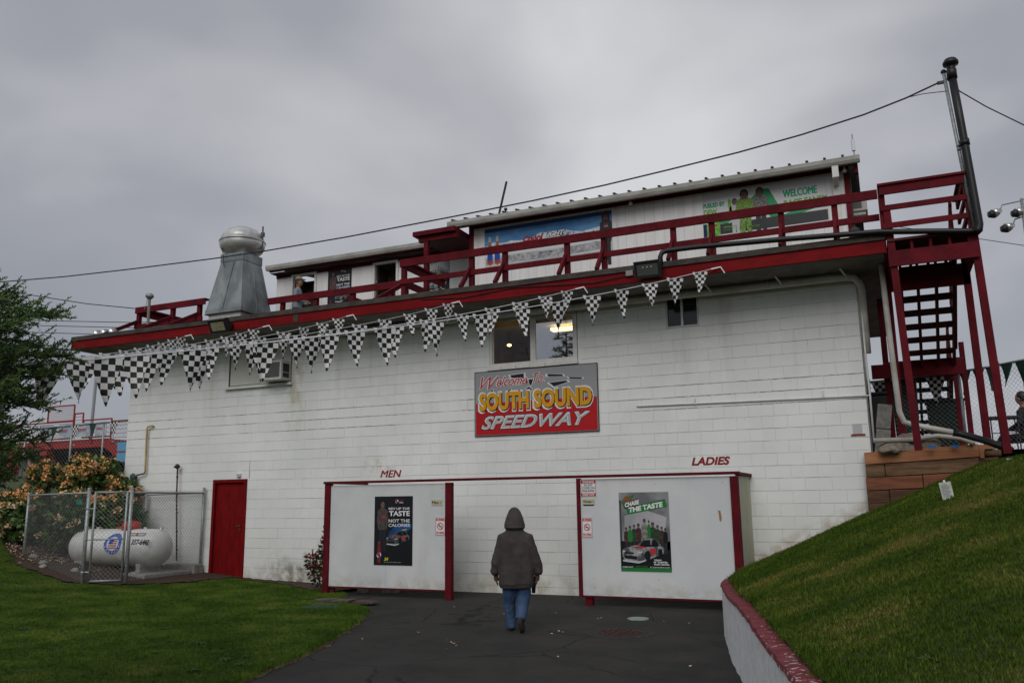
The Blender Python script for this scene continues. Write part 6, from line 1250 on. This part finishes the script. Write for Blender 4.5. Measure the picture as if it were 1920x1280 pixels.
h = MB(); h.loft([(0, .02, .605, .235, .165, .85), (0, .01, .64, .245, .175, .85), (0, .01, .80, .245, .17, .85), (0, .0, 1.0, .235, .155, .85), (0, -.01, 1.2, .215, .14, .85), (0, 0, 1.29, .185, .125, .95), (0, .0, 1.345, .145, .112), (0, .01, 1.39, .11, .10), (0, .01, 1.43, .09, .09)], 28)
for s_ in (-1, 1):
    h.tube([(s_*.10, 0, 1.30), (s_*.165, 0, 1.255), (s_*.222, .0, 1.10), (s_*.268, .02, .93), (s_*.302, .05, .80), (s_*.30, .06, .76)], [.065, .088, .086, .080, .062, .045], 14)
h.loft([(0, .0, 1.385, .135, .12), (0, .005, 1.44, .150, .145), (0, .02, 1.52, .128, .140), (0, .03, 1.585, .100, .120), (0, .035, 1.635, .074, .092), (0, .03, 1.668, .045, .058), (0, .025, 1.683, .014, .018)], 22)
h.loft([(0, -.01, 1.375, .12, .12), (0, -.015, 1.405, .155, .150), (0, -.01, 1.43, .12, .12)], 22)
hs = local(p, remesh, 'hooded_sweatshirt', h, HOOD, None, .010, 5, .012, 6.)
for v in hs.data.vertices:      # hanging folds below the shoulders and creases at elbow and cuff
    c = v.co; n_ = v.normal; dn = sstep(1.34, 1.15, c.z)*sstep(.62, .72, c.z)
    fold = .0085*math.sin(c.x*34+2.2*math.sin(c.z*4+1)+c.z*3)*dn*(1-.5*abs(c.x)/.24 if abs(c.x) < .24 else .4)
    arm = sstep(.25, .29, abs(c.x))*(.0035*math.sin(c.z*50+c.x*20)*sstep(1.1, .84, c.z))
    tug = .012*sstep(.75, .60, c.z)*math.sin(c.x*9+1.2)
    v.co = c+n_*(fold+arm); v.co.z += tug*.6; v.co.x += .018*sstep(.6, 1.3, c.z)*math.sin(c.z*3)
hb = MB(); hb.loft([(0, .02, .585, .225, .158, .85), (0, .02, .592, .232, .164, .85), (0, .015, .65, .240, .170, .85), (0, .015, .657, .232, .165, .85)], 28); local(p, hb.build, 'hem_band', HOOD, None, True)
cr = MB().tube([(0, -.118, 1.40), (0, -.128, 1.46), (0, -.105, 1.54), (0, -.07, 1.60), (0, -.02, 1.65)], .004, 6); local(p, cr.build, 'hood_seam', HOOD, None, True)
j = MB(); j.loft([(0, .01, .86, .18, .12), (0, .01, .74, .195, .13), (0, .01, .66, .185, .125), (0, .01, .60, .14, .10)], 20)
j.tube([(-.09, .01, .74), (-.10, .05, .50), (-.105, .09, .38), (-.10, .13, .20), (-.095, .15, .09), (-.09, .15, .035)], [.115, .098, .085, .078, .082, .078], 16)
j.tube([(.09, .0, .74), (.095, .02, .48), (.09, -.03, .38), (.075, -.13, .27), (.065, -.20, .21), (.06, -.215, .185)], [.115, .098, .088, .08, .074, .068], 16)
local(p, remesh, 'jeans', j, JEAN, None, .010, 4, .010, 10)
for nm, a, b in (('shoe', Vector((-.085, .10, .045)), Vector((-.09, .30, .035))), ('shoe', Vector((.06, -.255, .20)), Vector((.085, -.155, .045)))):
    s = MB(); d = (b-a); s.tube([a-d*.12, a, a.lerp(b, .4), a.lerp(b, .75), b, b+d*.08], [.026, .042, .045, .048, .04, .02], 12); local(p, remesh, nm, s, SHOE, None, .008, 3)
so = MB().loft([], 4) if False else MB().tube([(.052, -.272, .215), (.060, -.258, .150), (.075, -.222, .085), (.083, -.182, .03)], [.034, .030, .036, .030], 10); local(p, so.build, 'sole', mat('rubber sole', (.035, .03, .027), .9), None, True)
bg_ = MB().loft([(.23, .16, .50, .025, .05), (.235, .16, .60, .03, .06), (.235, .14, .72, .03, .05)], 12).tube([(.25, .14, .72), (.30, .08, .78)], .008, 6)
hbag = bpy.data.objects.new('hand_bag', None); C.objects.link(hbag); tf(hbag, (-4.30, -4.12, 0), R(20), .93); tag(hbag, 'small dark bag hanging by the right thigh of the hooded person', 'bag'); local(hbag, bg_.build, 'bag', mat('navy bag', (.012, .014, .022), .7), None, True)

def simple_person(label, loc, rz, sc, top, low, hair, cap=None, sit=False):
    t = person_root(label, loc, rz, sc); leg = .45 if sit else .86
    bd = MB(); z0 = leg; bd.loft([(0, 0, z0-.05, .15, .10), (0, 0, z0+.15, .14, .10), (0, 0, z0+.42, .17, .10), (0, 0, z0+.52, .13, .09), (0, .01, z0+.57, .055, .055), (0, .015, z0+.62, .05, .055), (0, .03, z0+.66, .07, .085), (0, .035, z0+.74, .078, .098), (0, .03, z0+.81, .068, .088), (0, .03, z0+.855, .02, .03)], 16)
    bd.ball((0, .13, z0+.71), .014, 5)
    for s_ in (-1, 1):
        bd.ball((s_*.082, .03, z0+.72), .02, 5, (.5, 1, 1.3)); bd.ball((s_*.03, .118, z0+.745), .009, 5)
        bd.tube([(s_*.17, 0, z0+.49), (s_*.21, .02, z0+.25), (s_*.17, .20, z0+.16), (s_*.12, .28, z0+.17)], [.05, .042, .034, .028], 10)
        for k in range(4): bd.tube([(s_*.12, .28, z0+.155+k*.013), (s_*.09, .33, z0+.15+k*.013), (s_*.07, .34+.004*k, z0+.14+k*.013)], .008, 5)
        bd.tube([(s_*.10, .27, z0+.19), (s_*.08, .29, z0+.21)], .01, 5)
        if sit: bd.tube([(s_*.09, 0, z0), (s_*.10, .42, z0), (s_*.10, .44, .06), (s_*.10, .56, .04)], [.08, .06, .045, .035], 10)
        else: bd.tube([(s_*.09, 0, z0), (s_*.09, .01, .46), (s_*.09, -.01, .07), (s_*.09, .12, .035)], [.085, .06, .042, .032], 10)
    local(t, remesh, 'body', bd, SKIN, None, .011, 3)
    tp = MB().loft([(0, 0, z0-.03, .17, .12), (0, 0, z0+.15, .17, .125), (0, 0, z0+.40, .195, .12), (0, 0, z0+.51, .145, .10), (0, .005, z0+.57, .075, .07)], 20)
    for s_ in (-1, 1): tp.tube([(s_*.15, 0, z0+.49), (s_*.215, .015, z0+.26), (s_*.185, .16, z0+.175), (s_*.15, .22, z0+.165)], [.072, .062, .052, .044], 12)
    local(t, remesh, 'sweatshirt', tp, top, None, .011, 4, .006)
    lw = MB().loft([(0, 0, z0+.03, .165, .115), (0, 0, z0-.06, .165, .115)], 18)
    for s_ in (-1, 1):
        if sit: lw.tube([(s_*.09, 0, z0), (s_*.10, .42, z0), (s_*.10, .45, .40), (s_*.10, .44, .09)], [.095, .08, .065, .058], 12)
        else: lw.tube([(s_*.09, 0, z0), (s_*.09, .01, .46), (s_*.09, -.01, .08)], [.10, .075, .06], 12)
    local(t, remesh, 'trousers', lw, low, None, .012, 4, .005)
    hr = MB().loft([(0, .0, z0+.68, .085, .07), (0, .01, z0+.78, .092, .10), (0, .015, z0+.85, .06, .075), (0, .015, z0+.88, .01, .01)], 16); local(t, remesh, 'hair', hr, hair, None, .01, 3)
    if cap:
        c_ = MB().loft([(0, .02, z0+.79, .098, .115), (0, .02, z0+.85, .085, .10), (0, .02, z0+.895, .03, .04)], 18).loft([(0, .12, z0+.795, .07, .085), (0, .12, z0+.805, .07, .085)], 16); local(t, c_.build, 'cap', cap, None, True)
        gls = MB().box(-.06, .06, .118, .128, z0+.735, z0+.76); local(t, gls.build, 'sunglasses', BLACKM, None)
    return t
simple_person('person in grey sweatshirt and tan cap standing on the deck by the annex door', (-12.45, 1.45, 5.48), R(-70), .90, mat('grey sweatshirt', (.22, .24, .28), .9), mat('navy trousers', (.03, .04, .07), .9), mat('brown hair', (.06, .035, .02)), mat('tan cap', (.22, .19, .15), .8))
pb = thing('deck_bucket', 'small pale green bucket on the deck by the annex doorway', 'bucket', (-11.9, 1.3, 5.5)); MB().lathe([(.11, 5.9), (.13, 6.18), (.125, 6.18), (.105, 5.91)], -12.0, 1.4, 16).build('tub', mat('pale green tub', (.38, .45, .40)), pb, True); box('stool', BLACKM, pb, -12.15, -11.85, 1.28, 1.52, 5.5, 5.895)
simple_person('dark seated person at the far right behind the chain link fence', (2.75, 4.6, 2.25), R(60), 1.05, mat('silhouette jacket', (.008, .008, .012)), mat('silhouette trousers', (.015, .015, .02)), BLK, None, True)  # clothes near black: the backlit silhouette is put into their colour
simple_person('dark figure behind the green bin under the stairs', (1.30, 5.2, 2.35), R(-60), .80, mat('silhouette jacket', (0, 0, 0)), mat('silhouette trousers', (0, 0, 0)), BLK)  # same near-black clothes, coloured as a backlit silhouette

# ------------------------------------------------------------------ right background on the terrace
def bin_(x, y, z, w_, h_, label, m):
    t = thing('wheeled_bin', label, 'bin', (x, y, z)); frustum(MB(), (x-w_*.42, x+w_*.42, y-.25, y+.25, z+.08), (x-w_*.5, x+w_*.5, y-.3, y+.3, z+h_)).build('body', m, t, bevel=.02); box('lid', m, t, x-w_*.53, x+w_*.53, y-.33, y+.33, z+h_+.003, z+h_+.05, bevel=.012)
    MB().tube([(x-w_*.35, y+.3, z+h_-.06), (x-w_*.35, y+.38, z+h_-.02), (x+w_*.35, y+.38, z+h_-.02), (x+w_*.35, y+.3, z+h_-.06)], .015, 6).build('handle', m, t)
    for s_ in (-1, 1): MB().tube([(x+s_*w_*.4-.03, y+.24, z+.1), (x+s_*w_*.4+.03, y+.24, z+.1)], .1, 12).build('wheel', BLACKM, t)
GBIN = mat('dark green plastic', (.006, .022, .014), .55)
bin_(1.30, 3.3, 2.33, .62, 1.02, 'dark green wheeled bin under the stairs near the fence post', GBIN); bin_(.62, 3.0, 2.33, .45, 1.55, 'tall dark green bin hidden behind the white drain pipe', mat('green plastic', (.008, .045, .025), .5)); bin_(.12, 2.2, 2.33, .40, 1.10, 'black bin by the wall corner behind the cinder blocks', BLACKM)
rf_ = thing('terrace_fence', 'chain link fence curving across the terrace behind the stair tower', 'fence', (1.5, 2.5, 2.3)); TF = [(.02, 2.7), (.75, 2.62), (1.52, 2.5), (2.1, 2.1), (2.6, 1.6), (3.6, .8)]
mm = MB()
for a, b in zip(TF, TF[1:]):
    za, zb = 3.76+.04*a[0], 3.76+.04*b[0]; rail(rf_, a, b, za, zb, .02); chain(mm, a, b, 2.25, za, 2.2, zb, .06, .0025)
stuff(mm.build('wire_mesh', WIREM, rf_))
for a in TF[::1]: fpost(rf_, a[0], a[1], 2.1, 3.80+.04*a[0], .032, m=GALV2)
gpen = [pen_mesh(i+40, .26, .44, DGREEN) for i in range(3)]; cpen = [pen_mesh(60, .28, .44)]
GF = 'pennants hung along the terrace fence'
k_ = 0
t = thing('pennant_string', 'row of dark green pennants hung on the right end of the terrace fence', 'pennant string', (1.6, 2.4, 3.8), GF)
def hang(t, x, y, z, me, yaw, s_=1.):
    o = bpy.data.objects.new('pennant', me); C.objects.link(o); o.parent = t; o.matrix_parent_inverse = root_inv(t); o.matrix_basis = Matrix.Translation((x, y, z)) @ Matrix.Rotation(yaw, 4, 'Z') @ Matrix.Scale(s_, 4)
for i in range(10):
    x = 1.62+i*.20; y = itp(x, TF)-.04; hang(t, x, y, 3.74+.04*x, gpen[i % 3], -.6+random.uniform(-.3, .3), random.uniform(.8, 1.0))
MB().tube([(1.5, 2.46, 3.80), (2.1, 2.06, 3.83), (2.6, 1.56, 3.85), (3.6, .76, 3.88)], .006, 5).build('rope', DGREEN, t)
t = thing('pennant_string', 'pair of checkered pennants hung on the terrace fence behind the stairs', 'pennant string', (.5, 2.6, 3.8), GF); hang(t, .23, 2.60, 3.74, cpen[0], -.1, 1.15); hang(t, 1.15, 2.5, 3.76, cpen[0], -.1, 1.2); MB().tube([(.02, 2.64, 3.77), (1.5, 2.46, 3.8)], .006, 5).build('rope', ROPE, t)
bt = thing('picnic_table', 'dark outdoor table with thin legs at the far right beyond the fence', 'table', (2.3, 4.3, 2.4)); box('tabletop', BLACKM, bt, 2.05, 2.6, 4.0, 4.5, 3.08, 3.12)
for x in (2.1, 2.55):
    for y in (4.05, 4.45): MB().tube([(x, y, 2.35), (x, y, 3.08)], .012, 6).build('leg', BLACKM, bt)
MB().tube([(2.1, 4.05, 2.6), (2.55, 4.05, 2.6)], .01, 6).tube([(2.1, 4.05, 2.8), (2.55, 4.05, 2.8)], .01, 6).build('brace', BLACKM, bt)
lt = thing('track_light_tower', 'tall thin floodlight pole in the sky at the far right edge', 'light tower', (6.4, 25, 2))
MB().tube([(6.30, 25, 2), (6.36, 25, 13.9)], [.11, .06], 8).build('pole', GALV2, lt)
for x, z, x2 in ((5.35, 13.45, 6.33), (5.75, 12.75, 6.33), (6.2, 13.35, 6.33), (7.2, 13.5, 6.38)):
    a_ = MB().tube([(x2, 25, z+.35), (x+.28, 25, z+.28), (x+.15, 25, z)], .03, 6).build('arm', GALV2, lt); MB().tube([(x-.1, 24.9, z-.08), (x+.05, 24.95, z-.02), (x+.22, 25, z+.05)], [.21, .17, .08], 12).build('lamp_head', mat('chrome', (0, 0, 0)), a_, True)
    MB().tube([(x-.28, 24.85, z-.12), (x-.1, 24.9, z-.09)], [.13, .19], 12).build('lamp_glass', BLACKM, a_, True)

# ------------------------------------------------------------------ left background beyond the wall
RB = mat('bright red steel', (.28, .02, .02), .5)
wk = thing('red_walkway', 'bright red raised walkway with mesh railings beyond the left end of the building', 'walkway', (-33, 12, 3))
def wb(n, *a, m=RB): return box(n, m, wk, *a)
wb('deck_beam', -44, -31.0, 12, 12.3, 4.22, 4.58); wb('deck', -44, -31.0, 12.3, 15, 4.45, 4.55, m=DARK); wb('underside', -44, -31.2, 12.4, 15, 4.1, 4.4, m=mat('dark underside', (.03, .02, .02)))
wb('shade_sheet', -44, -30.5, 15.0, 15.1, 2.5, 4.1, m=mat('dark shade sheet', (.03, .03, .035)))  # dark sheet added to stand in for the shade under the deck
for x in (-34.9, -37.2): wb('post', x-.22, x+.22, 11.9, 12.3, 2.2, 4.15)
beam('ramp', RB, wk, (-31.0, 12.1, 4.38), (-28.6, 12.1, 2.9), .3, .42); beam('brace', mat('pink brace', (.30, .16, .15)), wk, (-36.3, 12, 4.1), (-35.1, 12, 2.6), .06, .14)
def rframe(x0, x1, z0, z1, y=11.9, n=8):
    mb = MB(); rr = .035
    for a, b in (((x0, y, z0), (x1, y, z0)), ((x0, y, z1), (x1, y, z1)), ((x0, y, z0), (x0, y, z1)), ((x1, y, z0), (x1, y, z1))): mb.tube([a, b], rr, 6)
    for i in range(1, n): z = z0+(z1-z0)*i/n; mb.tube([(x0, y, z), (x1, y, z)], .009, 4)
    mb.build('rail_panel', RB, wk)
rframe(-34.8, -33.1, 5.45, 6.15); rframe(-37.2, -33.1, 4.65, 5.42); rframe(-33.05, -32.5, 5.0, 5.75, n=5); rframe(-32.45, -30.7, 4.65, 5.42, n=4); rframe(-30.7, -29.3, 4.4, 5.3, n=5)
for i, (x0, x1) in enumerate(((-35.2, -34.3), (-33.9, -33.1), (-32.8, -31.9), (-31.6, -30.9))):
    b_ = thing('printed_banner', ['far left', 'second', 'third', 'rightmost'][i]+' faded blue sponsor banner on the red walkway railing', 'banner', (x0, 11.8, 4.7), 'banners on the red walkway'); box('cloth', mat('faded print', (.28, .33, .42), .7, (.50, .50, .52), 3), b_, x0, x1, 11.82, 11.835, 4.68, 5.3); box('cloth_stripe', mat('faded red print', (.35, .12, .14)), b_, x0+.1, x1-.25, 11.808, 11.818, 4.95, 5.05)
lf_ = thing('rear_chain_fence', 'chain link fence with pennants in front of the red walkway', 'fence', (-28, 8, 2.8))
for x in (-30.8, -28.2, -26.5, -24.8): fpost(lf_, x, 8, 2.6, 4.68+(x+29)*.02, .035)
rail(lf_, (-34, 8), (-24.5, 8), 4.55, 4.74, .025); stuff(chain(MB(), (-34, 8), (-24.5, 8), 2.8, 4.5, 2.8, 4.7, .12, .004).build('wire_mesh', WIREM, lf_))
t = thing('pennant_string', 'alternating green and checkered pennants on the rear fence behind the blossom bush', 'pennant string', (-28, 7.95, 4.6))
for i, (x, me) in enumerate(((-30.9, cpen[0]), (-29.1, gpen[0]), (-27.95, cpen[0]), (-27.0, gpen[1]), (-25.9, cpen[0]))): hang(t, x, 7.93, 4.66+(x+29)*.02, me, 0, 1.7)
MB().tube([(-33, 7.94, 4.6), (-24.6, 7.94, 4.75)], .012, 5).build('rope', DGREEN, t)
pm = thing('thin_grey_mast', 'thin grey pole rising behind the red walkway below the pennants', 'mast', (-32.6, 12.6, 4)); MB().tube([(-32.68, 12.5, 4.4), (-32.62, 12.5, 7.7)], .07, 8).build('pole', GALV2, pm)
for i, (x, z, c_, n_, lb_) in enumerate(((-36.2, 3.0, (.01, .01, .02), 1.5, 'dark'), (-35.5, 3.1, (.10, .06, .28), 1.2, 'violet'), (-34.1, 3.2, (.20, .02, .03), .9, 'crimson'), (-33.6, 3.15, (.02, .06, .25), .9, 'blue'), (-32.9, 3.4, (.50, .16, .28), .8, 'pink'), (-31.8, 3.2, (.05, .18, .40), 1.1, 'light blue'))):
    s = thing('merchandise_rack', lb_+' hanging goods under the red walkway beyond the bush', 'rack', (x, 13, z-1), 'goods hanging under the red walkway'); mb = MB().loft([(x, 13, z-.4, .22, .1), (x, 13, z+.1, .28, .12), (x, 13, z+.5, .22, .1), (x, 13, z+.62, .05, .05)], 10); mb.build('goods', mat('goods '+lb_, c_), s); MB().tube([(x, 13, z-.9), (x, 13, z+.75)], .02, 5).build('stand', GALV2, s)
cs = thing('blue_sign_stack', 'pale blue signs stacked at the foot of the walkway ramp', 'signs', (-29.6, 11.5, 3.4))
for z in (3.5, 3.95): box('sign', mat('light blue sign', (.10, .33, .52)), cs, -29.9, -29.35, 11.6, 11.63, z, z+.38)
vn = thing('white_tent_wall', 'pale tent wall at the far left below the conifer', 'tent', (-40, 14, 2.8)); box('wall', mat('tent white', (.5, .5, .52)), vn, -42, -38.2, 14, 14.1, 2.6, 3.9); box('pole', GALV2, vn, -38.15, -38.08, 13.95, 14.02, 2.6, 4.1)
